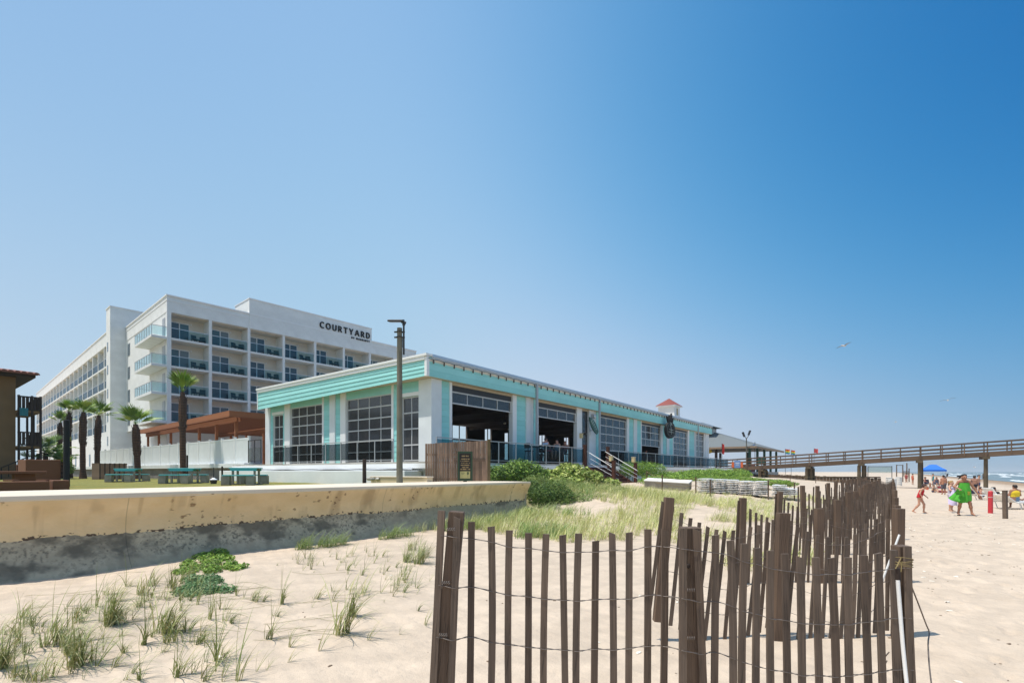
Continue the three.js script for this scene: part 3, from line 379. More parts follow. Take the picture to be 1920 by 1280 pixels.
// ---------------------------------------------------------------- hotel
{
  const TH = Math.atan2(0.7518, 0.6594), C = at(313, 884, 53), G = LAWN;
  const t = thing('hotel', 'large white multi storey hotel with recessed balconies behind the restaurant', 'hotel', [C.x, G, C.z], TH), U = 0.6;   // local y 0 is the lawn; heights above the eye are + U
  const BAY = 4.13, FL = [5.42, 8.43, 11.4, 14.4].map((v) => v + U), FB = 17.1 + U, TOPY = 18.8 + U, D = 1.9;
  const bx = (...q) => box(...q);
  // main block: core, then columns, slabs, walls of the beach front
  const NB = 8, LEN = NB * BAY;
  mesh('wall', merge([bx(0.02, LEN, -0.5, FL[0] - 0.22, -14, 0)]), M.hotelWhite, t);
  mesh('wall', bx(0, 0.3, FL[0] - 0.22, FB, -18.5, -0.32), M.hotelWhite, t);
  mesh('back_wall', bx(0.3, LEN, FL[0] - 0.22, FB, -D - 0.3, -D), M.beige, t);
  mesh('fascia', merge([bx(-0.04, LEN, FB, TOPY, -0.3, 0.04), bx(-0.04, 0.3, FB, TOPY, -18.4, -0.302)]), M.hotelWhite, t);
  mesh('coping', merge([bx(-0.12, LEN + 0.05, TOPY + 0.001, TOPY + 0.14, -0.4, 0.12), bx(-0.12, 0.4, TOPY + 0.001, TOPY + 0.14, -18.4, -0.402)]), M.trim, t);
  mesh('fascia_band', merge([bx(-0.07, LEN, TOPY - 0.5, TOPY - 0.42, 0.041, 0.075), bx(-0.075, -0.041, TOPY - 0.5, TOPY - 0.42, -18.4, 0.04)]), M.trim, t);
  mesh('roof', bx(0.3, LEN, TOPY - 0.6, TOPY - 0.4, -18, -0.3), M.roofGrey, t);
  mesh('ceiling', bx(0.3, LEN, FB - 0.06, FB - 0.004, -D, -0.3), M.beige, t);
  const colG = bx(-0.15, 0.15, FL[0] - 0.2, FB - 0.003, -D + 0.003, 0.03), colC = bx(-0.03, 0.36, -0.3, FB - 0.003, -0.316, 0.036);
  mesh('column', colC, M.hotelWhite, t); for (let i = 1; i <= NB; i++) { mesh('column', colG, M.hotelWhite, t).position.x = i * BAY - (i === NB ? 0.15 : 0); }
  const slabG = bx(0.16, BAY - 0.16, -0.22, 0, -D + 0.004, 0.0), frameG = merge([bx(-0.98, 0.98, 2.14, 2.24, 0, 0.08), bx(-0.98, 0.98, 0.02, 0.08, 0, 0.08), bx(-0.98, -0.9, 0.08, 2.14, 0, 0.08), bx(0.9, 0.98, 0.08, 2.14, 0, 0.08), bx(-0.05, 0.05, 0.08, 2.14, 0, 0.1)]);
  const paneG = bx(-0.425, 0.425, 0.09, 2.13, 0.025, 0.045), railGl = bx(0.2, BAY - 0.2, 0.06, 1.02, -0.06, -0.048), railT = bx(0.16, BAY - 0.16, 1.03, 1.08, -0.085, -0.025), wallLamp = ell(0, 0, 0, 0.1, 0.1, 0.06, 8);
  function bay(x, y, i, j) {
    mesh('floor_slab', slabG, M.hotelWhite, t).position.set(x, y, 0);
    const d = mesh('sliding_door', frameG, M.trim, t); d.position.set(x + 1.6, y, -D + 0.002); for (const s of [-1, 1]) mesh('pane', paneG, [M.glassDoor, M.glassTeal, M.glassDoor, M.glassCurtain, M.glassDoor][(i * 7 + j * 3 + (s > 0 ? 2 : 0)) % 5], d).position.set(s * 0.475, 0, 0);
    const r = mesh('balcony_railing', railT, M.alu, t); r.position.set(x, y, 0); mesh('glass_panel', railGl, M.glassBlue, r);
    mesh('wall_lamp', wallLamp, M.trim, t).position.set(x + 2.75, y + 2.25, -D + 0.04);
  }
  for (let i = 0; i < NB; i++) FL.forEach((y, j) => bay(i * BAY, y, i, j));
  // corner balconies on the left face
  FL.forEach((y) => {
    mesh('floor_slab', bx(-1.42, -0.04, y - 0.24, y, -7.1, 0.0), M.hotelWhite, t);
    const r = mesh('balcony_railing', merge([bx(-1.40, -1.35, y + 1.03, y + 1.08, -7.08, -0.03), bx(-1.348, -0.05, y + 1.03, y + 1.08, -0.08, -0.03), bx(-1.348, -0.001, y + 1.03, y + 1.08, -7.08, -7.03)]), M.grey, t);
    for (let k = 0; k <= 7; k++) mesh('post', bx(-1.40, -1.35, y, y + 1.03, -7.08 + k * 1.0, -7.03 + k * 1.0), M.grey, r);
    mesh('glass_panel', bx(-1.38, -1.37, y + 0.08, y + 1.0, -7.02, -0.09), M.glassBlue, r); mesh('glass_panel', bx(-1.34, -0.06, y + 0.08, y + 1.0, -0.06, -0.05), M.glassBlue, r);
    mesh('side_door', bx(-0.05, 0.0 - 0.001, y + 0.02, y + 2.2, -1.7, -0.75), M.grey, t);
    const w = mesh('window', bx(-0.03, -0.001, y + 0.55, y + 2.15, -17.5, -16.3), M.grey, t); mesh('pane', bx(-0.045, -0.031, y + 0.62, y + 2.08, -17.42, -16.38), M.glassDoor, w);
  });
  // raised sign block and stair tower
  mesh('sign_block', bx(8.26, 25, FB + 0.004, 20.62 + U, -4.3, 0.1), M.hotelWhite, t); mesh('coping', bx(8.2, 25.06, 20.62 + U + 0.001, 20.72 + U, -4.36, 0.16), M.trim, t);
  mesh('stair_tower', bx(-1.65, 4, -0.5, 21.3 + U, -20.9, -18.5), M.hotelWhite, t); mesh('coping', bx(-1.72, 4.07, 21.3 + U + 0.001, 21.42 + U, -20.97, -18.43), M.trim, t);
  for (const y of [3.1, 6.2, 9.3, 12.4, 15.4]) mesh('window', bx(-1.68, -1.651, y + U + 0.3, y + U + 1.5, -20.2, -19.7), M.glassDoor, t);
  mesh('antenna', merge([rod(V(31.2, TOPY, -1), V(31.2, TOPY + 2.2, -1), 0.04), rod(V(30.8, TOPY + 1.6, -1), V(31.6, TOPY + 1.6, -1), 0.03)]), M.dark, t);
  // long wing
  const X = -1.2, Z0 = -20.95, NW = 20, ZL = NW * BAY;
  mesh('wall', bx(X, X + 16, -0.5, FL[0] - 0.22, Z0 - ZL, Z0), M.hotelWhite, t);
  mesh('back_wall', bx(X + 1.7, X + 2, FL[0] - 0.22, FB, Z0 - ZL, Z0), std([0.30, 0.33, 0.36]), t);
  mesh('fascia', bx(X - 0.04, X + 0.3, FB, TOPY, Z0 - ZL, Z0 - 0.01), M.hotelWhite, t); mesh('coping', bx(X - 0.12, X + 0.4, TOPY + 0.001, TOPY + 0.14, Z0 - ZL - 0.1, Z0 - 0.02), M.trim, t); mesh('roof', bx(X + 0.3, X + 16, TOPY - 0.6, TOPY - 0.4, Z0 - ZL, Z0), M.roofGrey, t);
  mesh('ceiling', bx(X + 0.3, X + 1.7, FB - 0.06, FB - 0.004, Z0 - ZL, Z0), M.beige, t);
  const finG = bx(0, 1.7, FL[0] - 0.2, FB - 0.003, -0.13, 0.13), slW = bx(0, 1.696, -0.22, 0, -BAY + 0.14, -0.14), frW = merge([bx(-0.08, 0, 2.14, 2.24, -0.98, 0.98), bx(-0.08, 0, 0.02, 2.14, -0.98, -0.9), bx(-0.08, 0, 0.02, 2.14, 0.9, 0.98), bx(-0.1, 0, 0.02, 2.14, -0.05, 0.05)]), pnW = bx(-0.045, -0.025, 0.06, 2.13, -0.425, 0.425), glW = bx(0.05, 0.062, 0.06, 1.02, -BAY + 0.2, -0.2), rtW = bx(0.03, 0.09, 1.03, 1.08, -BAY + 0.16, -0.16);
  for (let i = 0; i <= NW; i++) mesh('fin', finG, M.hotelWhite, t).position.set(X, 0, Z0 - i * BAY - (i ? (i === NW ? -0.13 : 0) : 0.13));
  for (let i = 0; i < NW; i++) for (const y of FL) { const z = Z0 - i * BAY; mesh('floor_slab', slW, M.hotelWhite, t).position.set(X, y, z); const d = mesh('sliding_door', frW, M.trim, t); d.position.set(X + 1.699, y, z - 2.0); for (const s of [-1, 1]) mesh('pane', pnW, M.glassDoor, d).position.z = s * 0.475; const r = mesh('balcony_railing', rtW, M.alu, t); r.position.set(X, y, z); mesh('glass_panel', glW, M.glassWing, r); }
  for (let i = 0; i < NW; i++) mesh('window', bx(X - 0.03, X - 0.001, 1.4, 3.2, Z0 - i * BAY - 2.6, Z0 - i * BAY - 1.5), M.glassDoor, t);
  // balcony chairs
  const lp = (x, y, z) => { const v = V(x, y, z).applyAxisAngle(V(0, 1, 0), TH); return [C.x + v.x, G + v.y, C.z + v.z]; };
  let c0; for (let i = 0; i < NB; i++) FL.forEach((y, j) => { for (const q of [0, 1]) { const lab = (q ? 'right' : 'left') + ' dark teal armchair, ' + ['lowest', 'second', 'third', 'top'][j] + ' balcony row, ' + ['first', 'second', 'third', 'fourth', 'fifth', 'sixth', 'seventh', 'eighth'][i] + ' bay from the hotel corner'; const p = lp(i * BAY + 2.85 + q * 0.75, y, -0.75 - 0.2 * q), tn = TH + 0.3 - q * 0.7; if (!c0) { c0 = thing('balcony_chair', lab, 'chair', p, tn, 'armchairs on the hotel balconies'); mesh('seat', rbox(0.6, 0.12, 0.6, 0.03).translate(0, 0.4, 0), std([0.02, 0.09, 0.10]), c0); mesh('backrest', rbox(0.6, 0.5, 0.08, 0.03).rotateX(-0.2).translate(0, 0.68, -0.3), std([0.02, 0.09, 0.10]), c0); for (const [sx, sz] of [[-1, -1], [1, -1], [-1, 1], [1, 1]]) mesh('leg', box(sx * 0.26 - 0.02, sx * 0.26 + 0.02, 0, 0.34, sz * 0.26 - 0.02, sz * 0.26 + 0.02), M.dark, c0); } else copy(c0, 'balcony_chair', p, tn, lab); } });
  // lettering
  const font = await new FontLoader().loadAsync('fonts/droid/droid_sans_bold.typeface.json');
  const sgn = thing('building_sign', 'dark raised lettering on the white parapet of the hotel', 'sign', lp(17.06, 19.1 + U, 0.1), TH), word = (s, x0, x1, y, size) => {
    const gs = [...s].map((ch) => (ch === ' ' ? null : new TextGeometry(ch, { font, size, depth: 0.12, curveSegments: 5, bevelEnabled: false }))), ws = gs.map((g) => { if (!g) return size * 0.4; g.computeBoundingBox(); return g.boundingBox.max.x - g.boundingBox.min.x; }), gap = (x1 - x0 - ws.reduce((a, b) => a + b, 0)) / (s.length - 1);
    let x = x0; gs.forEach((g, i) => { if (g) { g.translate(x - g.boundingBox.min.x, y, 0.003); mesh('letter', g, M.black, sgn); } x += ws[i] + gap; });
  };
  word('COURTYARD', 0, 7.6, 0, 0.82); word('BY MARRIOTT', 4.66, 7.55, -0.5, 0.24);
}

// ---------------------------------------------------------------- terrace, white fence, pergola on the left
{
  const A = 15.7, y0 = EYE + 0.58;
  const tw = thingB('terrace_wall', 'long grey terrace retaining wall with white curb under the white fence', 'wall', A, LAWN, -34.7);
  mesh('wall', box(0, 40, -0.5, 0.85, -60, -0.1), M.concDark, tw); mesh('curb', uvm(rbox(0.6, 0.32, 60, 0.02).translate(0.12, 1.02, -30.1)), M.white, tw);
  mesh('paving', box(0.3, 40, 0.851, 1.0, -60, -0.11), M.conc, tw);
  const f = thingB('vinyl_fence', 'tall white board fence with posts, running left from the restaurant along the terrace', 'fence', A + 0.2, y0, -34.9), n = 17, s = 2.1, Hh = 1.75;
  const pan = []; for (let k = 0; k < 11; k++) pan.push(box(-0.03, 0.02, 0.02, Hh - 0.12, -0.05 - k * 0.183 - 0.155, -0.05 - k * 0.183), box(-0.012, 0.004, 0.02, Hh - 0.12, -0.05 - k * 0.183 - 0.183, -0.05 - k * 0.183 - 0.155)); const panG = merge([...pan, box(-0.04, 0.04, Hh - 0.12, Hh, -s + 0.06, -0.06)]), postG = merge([box(-0.065, 0.065, -0.05, Hh + 0.05, -0.065, 0.065), box(-0.08, 0.08, Hh + 0.051, Hh + 0.11, -0.08, 0.08)]);
  for (let i = 0; i < n; i++) { mesh('board_panel', panG, M.white, f).position.z = -i * s; } for (let i = 0; i <= n; i++) mesh('post', postG, M.trim, f).position.z = -i * s;
  const g = railing('metal_gate', 'dark framed gate panel between the white fence and the restaurant corner', BP(A + 0.1, y0 + 0.02, -34.8), BP(A + 0.1, y0 + 0.02, -33.0), 2, 0, phys([0.8, 0.82, 0.82], { transmission: 1, roughness: 0.3, thickness: 0 }), M.dark, 1.5); g.userData.category = 'gate';
}
{
  const TH = Math.atan2(0.7518, 0.6594), p = at(440, 884, 38.5), base = EYE + 0.5, Hh = 3.7, t = thing('pergola', 'long orange brown timber pergola with slatted roof behind the white fence', 'pergola', [p.x, base, p.z], TH), LX = 12, LZ = 26;
  for (let z = 0; z >= -LZ; z -= 4.3) for (const x of [0.2, 5.8, LX - 0.2]) mesh('post', box(x - 0.1, x + 0.1, 0, Hh, z - 0.4, z - 0.2), M.pergola, t);
  for (const x of [0.2, 5.8, LX - 0.2]) { mesh('beam', box(x - 0.16, x - 0.1, Hh - 0.28, Hh + 0.06, -LZ - 0.4, 0.3), M.pergola, t); mesh('beam', box(x + 0.1, x + 0.16, Hh - 0.28, Hh + 0.06, -LZ - 0.4, 0.3), M.pergola, t); }
  const raf = box(-0.6, LX + 0.6, 0, 0.26, -0.025, 0.025), sl = box(-0.025, 0.025, 0, 0.07, -LZ - 0.7, 0.7);
  for (let z = 0.2; z > -LZ - 0.4; z -= 0.6) mesh('rafter', raf, M.pergola, t).position.set(0, Hh + 0.062, z);
  for (let x = -0.5; x < LX + 0.6; x += 0.26) mesh('slat', sl, M.pergola, t).position.set(x, Hh + 0.323, 0);
  mesh('fascia', merge([box(-0.68, -0.64, Hh - 0.05, Hh + 0.42, -LZ - 0.8, 0.8), box(-0.638, LX + 0.7, Hh - 0.05, Hh + 0.42, 0.72, 0.78)]), M.pergola, t);
}
// ---------------------------------------------------------------- brown apartment building and terrace at the left edge
{
  const t = thingB('apartment_building', 'brown stuccoed building with red tiled roof and dark wooden balconies at the left edge', 'building', 7.1, LAWN, -54.7), HH = 8.1;
  mesh('wall', box(-22, 0, -0.3, HH, -12, 0), M.brownWall, t);
  mesh('eave', merge([box(-22.5, 1.0, HH - 0.1, HH + 0.12, -12.8, 1.0)]), M.darkWood, t);
  const rf = [], rid = []; for (let i = 0; i < 64; i++) { const x = 1.0 - i * 0.36; rf.push(new THREE.CylinderGeometry(0.17, 0.19, 7.4, 8, 1, false, 0, Math.PI).rotateY(-Math.PI / 2).rotateX(-(Math.PI / 2 - 0.15)).translate(x, HH + 0.62, -2.2)); }
  for (let r = 0; r < 18; r++) rid.push(box(-22.5, 1.12, -0.02, 0.03, 0, 0.4).rotateX(0.05).translate(0, HH + 0.13 + r * 0.058, 0.78 - r * 0.385));
  mesh('roof', merge(rid), M.tile, t); const tiles = mesh('roof_tiles', merge(rf), M.tile, t); tiles.userData.kind = 'stuff';
  for (const y of [2.62, 5.42]) {
    mesh('balcony_floor', box(0.002, 1.35, y - 0.16, y, -5, 0.6), M.brownWall, t);
    const r = mesh('balcony_railing', merge([box(0.02, 1.4, y + 1.02, y + 1.12, 0.5, 0.62), box(0.02, 1.4, y + 0.04, y + 0.14, 0.5, 0.62), box(1.3, 1.4, y + 1.02, y + 1.12, -5, 0.498), box(1.3, 1.4, y + 0.04, y + 0.14, -5, 0.498)]), M.darkWood, t);
    for (let k = 0; k < 6; k++) mesh('slat', box(0.06 + k * 0.22, 0.06 + k * 0.22 + 0.18, y + 0.14, y + 1.02, 0.54, 0.58), M.darkWood, r); for (let k = 0; k < 12; k++) mesh('slat', box(1.33, 1.37, y + 0.14, y + 1.02, 0.0 - k * 0.43, 0.36 - k * 0.43), M.darkWood, r);
  }
  for (const [x, z] of [[1.35, 0.56], [0.1, 0.56], [1.35, -2.2], [1.35, -4.9], [0.85, 0.56]]) mesh('post', box(x - 0.07, x + 0.07, -0.2, 6.6, z - 0.07, z + 0.07), M.darkWood, t);
  mesh('stair_rail', merge([bar(V(-0.9, 0.9, 0.9), V(0.5, 1.7, 0.9), 0.08), bar(V(-0.9, 0, 0.9), V(-0.9, 0.9, 0.9), 0.08), bar(V(-0.5, 0.2, 0.9), V(-0.5, 1.1, 0.9), 0.05), bar(V(-0.1, 0.4, 0.9), V(-0.1, 1.4, 0.9), 0.05), bar(V(0.3, 0.5, 0.9), V(0.3, 1.6, 0.9), 0.05)]), M.darkWood, t);
  const p = at(44, 772, 38.7), c = thing('towel', 'teal towel hung on the upper dark balcony of the brown building', 'towel', [p.x, p.y, p.z], TB); mesh('cloth', new THREE.PlaneGeometry(0.5, 0.62, 8, 8), std([0.03, 0.17, 0.2], { side: THREE.DoubleSide }), c); { const q = c.children[0].geometry.attributes.position; for (let i = 0; i < q.count; i++) q.setZ(i, 0.03 * Math.sin(q.getX(i) * 18)); c.children[0].geometry.computeVertexNormals(); }
}
{
  const P = (px, d) => at(px, 884, d), mk = (name, label, cat, x0, x1, yT, d, depth, dark, turn = 0.62) => { const b = P(x1, d), [ab, wb] = inB(b.x, b.z), t = thing(name, label, cat, [b.x, LAWN, b.z], TB), h = EYE + ((CY - yT) / F) * d - LAWN, L = ab - aR(x0, wb); mesh('body', uvm(rbox(L, h + 0.3, depth, 0.025, 2).translate(-L / 2, (h - 0.3) / 2, -depth / 2)), M.brown, t); return t; };
  mk('planter_wall', 'tall red brown stucco block beside the brown building stairs', 'wall', 47, 113, 862, 20, 1.6);
  mk('planter_wall', 'small red brown stucco block at the lawn edge under the dark post', 'wall', 98, 130, 900, 15.5, 0.9);
  mk('planter_wall', 'long low red brown stucco wall at the left edge on the lawn', 'wall', -60, 92, 902, 15.0, 0.5);
  const b = P(87, 16.6), t = thing('stucco_table', 'long red brown stucco table slab behind the low wall at the left edge', 'table', [b.x, LAWN, b.z], TB), L = 6.4;
  mesh('tabletop', uvm(rbox(L, 0.09, 0.9, 0.02, 2).translate(-L / 2, 0.57, -0.45)), M.brown, t); for (const x of [0.5, 3.2, 5.6]) mesh('leg', uvm(rbox(0.5, 0.53, 0.5, 0.02).translate(-x, 0.26, -0.45)), M.brown, t);
  for (const x of [14, 76]) { const p = at(x, 903, 15.4), q = thing('brick_paver', 'flat red brown block lying on the low stucco wall, ' + (x < 40 ? 'left one' : 'right one'), 'block', [p.x, p.y + 0.04, p.z - 0.1]); mesh('body', uvm(rbox(0.33, 0.05, 0.2, 0.01)), M.brown, q); }
  const hr = thing('handrail', 'short red brown handrail left of the tall stucco block', 'handrail', [P(40, 20.2).x, LAWN, -20.2]); mesh('rail', rod(V(-0.2, 0.85, 0), V(0.35, 1.1, 0), 0.03), M.brown, hr); for (const x of [-0.2, 0.08, 0.35]) mesh('post', rod(V(x, 0, 0), V(x, 0.85 + (x + 0.2) * 0.45, 0), 0.025), M.brown, hr);
}
// dark posts, lamp pole, bin
function pole(name, label, px, top, d, w, y0 = LAWN, m = M.darkWood) { const p = at(px, top, d), t = thing(name, label, 'post', [p.x, y0 - 0.05, p.z]); mesh('shaft', new THREE.CylinderGeometry(w / 2, w / 2 * 1.06, p.y - y0 + 0.05, 14).translate(0, (p.y - y0 + 0.05) / 2, 0), m, t); mesh('cap', new THREE.CylinderGeometry(w / 2 * 0.8, w / 2, 0.03, 14).translate(0, p.y - y0 + 0.065, 0), m, t); return t; }
pole('wooden_post', 'tall thick black post at the left lawn edge beside the palms', 124, 788, 20, 0.2, LAWN, M.black);
pole('wooden_post', 'dark brown bollard post on the seawall walk left of the lamp pole', 683, 862, 17.6, 0.13, LAWN);
pole('wooden_post', 'short dark post on the lawn behind the right picnic table', 416, 875, 27, 0.09);
pole('wooden_post', 'dark stake beside the trunk of the tallest palm', 350.5, 854, 34, 0.11);
{
  const p = at(749, 884, 17.8), t = thing('lamp_pole', 'tall round grey timber pole with small floodlight, behind the seawall', 'street lamp', [p.x, LAWN, p.z]), hh = EYE + (269 / F) * 17.8 - LAWN;
  mesh('shaft', uvm(new THREE.CylinderGeometry(0.088, 0.115, hh, 18, 6).translate(0, hh / 2, 0)), M.lamppost, t);
  mesh('pipe', merge([rod(V(0.15, hh - 0.95, 0), V(0.15, hh + 0.12, 0), 0.035), rod(V(0.15, hh + 0.1, 0), V(0.15, hh + 0.2, 0), 0.055)]), M.dark, t);
  for (const y of [hh - 0.14, hh - 0.33]) mesh('strap', merge([rod(V(-0.19, y, 0), V(0.19, y, 0), 0.03), new THREE.TorusGeometry(0.112, 0.018, 6, 16).rotateX(Math.PI / 2).translate(0, y, 0)]), M.dark, t);
  const hd = mesh('floodlight', uvm(new RoundedBoxGeometry(0.56, 0.075, 0.34, 2, 0.03).rotateZ(0.0).rotateX(0.32).translate(-0.12, hh + 0.26, 0.03)), M.dark, t); mesh('lens', box(-0.34, 0.06, -0.012, 0.0, -0.13, 0.13).rotateX(0.32).translate(0, hh + 0.212, 0.02), std([0.35, 0.25, 0.14]), hd); mesh('hinge', rod(V(0.06, hh + 0.24, -0.02), V(0.22, hh + 0.19, -0.02), 0.05), M.dark, hd);
}
{ const p = at(400, 884, 24.5), t = thing('ash_bin', 'low dark ash bin with white conical top on the lawn between picnic tables', 'bin', [p.x, LAWN, p.z]); mesh('bucket', new THREE.CylinderGeometry(0.17, 0.13, 0.2, 14).translate(0, 0.1, 0), M.dark, t); mesh('cone', new THREE.CylinderGeometry(0.03, 0.18, 0.1, 14).translate(0, 0.25, 0), M.white, t); mesh('stem', new THREE.CylinderGeometry(0.02, 0.025, 0.5, 8).translate(0, 0.55, 0), M.dark, t); }
{ // timber screen box
  const p = at(205, 884, 38), t = thing('timber_screen', 'dark timber screen box on the lawn in front of the white fence', 'screen', [p.x, LAWN, p.z], 0.12), n = 17, Hh = 1.24;
  for (let i = 0; i < n; i++) mesh('board', box(-0.72 + i * 0.114, -0.72 + i * 0.114 + 0.105, 0, Hh - 0.01 * (i % 3), 0, 0.03), i % 3 ? M.cedar[3] : std([0.16, 0.13, 0.11], { map: T.wood }), t);
  mesh('side', box(-1.25, -0.73, 0, Hh, -0.02, 0.01), M.cedar[0], t); mesh('frame', box(-0.72, 1.2, Hh - 0.12, Hh - 0.02, -0.06, -0.005), M.cedar[3], t);
}
// picnic tables
{
  const legs = std([0.62, 0.62, 0.58], { map: T.conc });
  function table(px, d, turn, w, label) {
    const p = at(px, 884, d), t = thing('picnic_table', label, 'picnic table', [p.x, LAWN, p.z], turn, 'turquoise picnic tables on the lawn');
    for (let i = 0; i < 5; i++) mesh('plank', uvm(rbox(w, 0.05, 0.15, 0.008).translate(0, 0.755, -0.32 + i * 0.16)), M.turquoise, t);
    mesh('apron', merge([box(-w / 2 + 0.05, w / 2 - 0.05, 0.63, 0.728, -0.38, -0.35), box(-w / 2 + 0.05, w / 2 - 0.05, 0.63, 0.728, 0.35, 0.38)]), M.turquoise, t);
    for (const s of [-1, 1]) { for (const z of [-0.3, 0.3]) mesh('leg', box(s * w * 0.38 - 0.04, s * w * 0.38 + 0.04, 0, 0.73, z - 0.04, z + 0.04), legs, t); mesh('foot', box(s * w * 0.38 - 0.05, s * w * 0.38 + 0.05, 0, 0.06, -0.75, 0.75), legs, t); }
    for (const z of [-0.95, 0.95]) { const b = mesh('bench', uvm(rbox(w * 1.05, 0.05, 0.3, 0.008).translate(0, 0.435, z)), M.turquoise, t); for (const s of [-1, 1]) mesh('support', uvm(rbox(0.35, 0.41, 0.28, 0.02).translate(s * w * 0.42, 0.205, z)), legs, b); }
    return t;
  }
  table(461, 22.8, 0.18, 1.2, 'turquoise picnic table with concrete bench legs, nearest the restaurant on the lawn');
  table(346, 25.5, 0.12, 1.25, 'turquoise picnic table in front of the tallest palm trunk');
  table(240, 29, 0.2, 1.15, 'turquoise picnic table in front of the dark timber screen and short palm');
}
// weathered enclosure with notice
{
  const a = at(797, 884, 20.3), b = at(914, 884, 20.6), g0 = at(0, 900, 20.3).y - 0.3, t = thing('privacy_fence', 'weathered brown picket enclosure between the seawall and green bushes', 'fence', [a.x, g0, a.z], -Math.atan2(b.z - a.z, b.x - a.x)), L = Math.hypot(b.x - a.x, b.z - a.z), q = rand(31);
  const n = 26, s = L / n; for (let i = 0; i < n; i++) { const top = EYE + mix(1.14, 1.30, i / n) - g0 + 0.02 * (q() - 0.5) - (i > 17 ? 0 : 0); mesh('board', box(i * s + 0.004, (i + 1) * s - 0.004, 0, top, 0.0, 0.022, q() * 3, q() * 3).rotateY((q() - 0.5) * 0.02), M.cedar[q() * 4 | 0], t); }
  mesh('rail', box(0.02, L - 0.02, 0.3, 0.39, -0.045, -0.003), M.cedar[0], t); mesh('rail', box(0.02, L - 0.02, 1.3, 1.39, -0.045, -0.003), M.cedar[0], t);
  mesh('gate_rail', box(1.6, L - 0.1, 1.08, 1.2, 0.024, 0.06), M.cedar[3], t); mesh('gate_post', box(1.5, 1.58, 0, 1.28, 0.023, 0.065), M.cedar[2], t); for (let i = 0; i < 6; i++) mesh('gate_board', box(1.62 + i * 0.145, 1.62 + i * 0.145 + 0.137, 0, 1.078, 0.024, 0.045, q() * 3, q()), M.cedar[[3, 0, 3, 1, 3, 0][i]], t);
  mesh('post', box(L + 0.003, L + 0.12, 0, EYE + 1.34 - g0, -0.06, 0.05), std([0.34, 0.31, 0.17], { map: T.wood }), t);
  for (let i = 0; i < 14; i++) mesh('board', box(L + 0.03, L + 0.052, 0, EYE + 1.25 - g0, -0.2 - i * 0.13, -0.08 - i * 0.13, q() * 3, q()), M.cedar[q() * 4 | 0], t);
}
{
  const p = at(872, 884, 19.4), t = thing('notice_sign', 'dark green framed notice board with tan lettering before the weathered fence', 'sign', [p.x, LAWN - 0.36, p.z], 0.06);
  const cv = document.createElement('canvas'); cv.width = 128; cv.height = 256; const x = cv.getContext('2d'); x.fillStyle = '#1d130c'; x.fillRect(0, 0, 128, 256); x.fillStyle = '#b79a63';
  const q = rand(5); [[20, 12, 26, 102], [50, 12, 14, 114], [72, 8, 14, 112], [92, 8, 14, 114], [112, 10, 16, 108], [134, 9, 30, 98], [152, 11, 12, 116]].forEach(([y, h, x0, x1]) => { for (let u = x0; u < x1;) { const w = 5 + q() * 3; if (q() > 0.14) { x.fillRect(u, y, w - 2, h); } u += w; } });
  x.fillStyle = '#a9a06a'; x.fillRect(6, 178, 116, 72); x.fillStyle = '#4c5536'; x.fillRect(16, 190, 44, 6); x.fillRect(22, 204, 30, 4); x.beginPath(); x.ellipse(96, 198, 12, 16, 0, 0, 7); x.fill(); x.fillRect(94, 210, 4, 30);
  const ct = new THREE.CanvasTexture(cv); ct.colorSpace = THREE.SRGBColorSpace; const bw = 0.44, b0 = 0.72, b1 = 1.72 - 0.0;
  const bd = new THREE.PlaneGeometry(bw, b1 - b0).translate(0, (b0 + b1) / 2 - 0.05, 0.034); mesh('board', bd, std([1, 1, 1], { map: ct, roughness: 0.6 }), t);
  mesh('backing', box(-bw / 2, bw / 2, b0 - 0.05, b1 - 0.05, 0, 0.03), M.darkWood, t);
  const gp = std([0.028, 0.055, 0.03]); mesh('frame', merge([box(-bw / 2 - 0.07, -bw / 2, b0 - 0.12, b1 + 0.03, -0.01, 0.06), box(bw / 2, bw / 2 + 0.07, b0 - 0.12, b1 + 0.03, -0.01, 0.06), box(-bw / 2, bw / 2, b1 - 0.05, b1 + 0.03, -0.01, 0.06), box(-bw / 2, bw / 2, b0 - 0.12, b0 - 0.05, -0.01, 0.06)]), gp, t); mesh('post', box(-0.07, 0.07, 0, b0 - 0.121, -0.02, 0.05), M.darkWood, t);
}
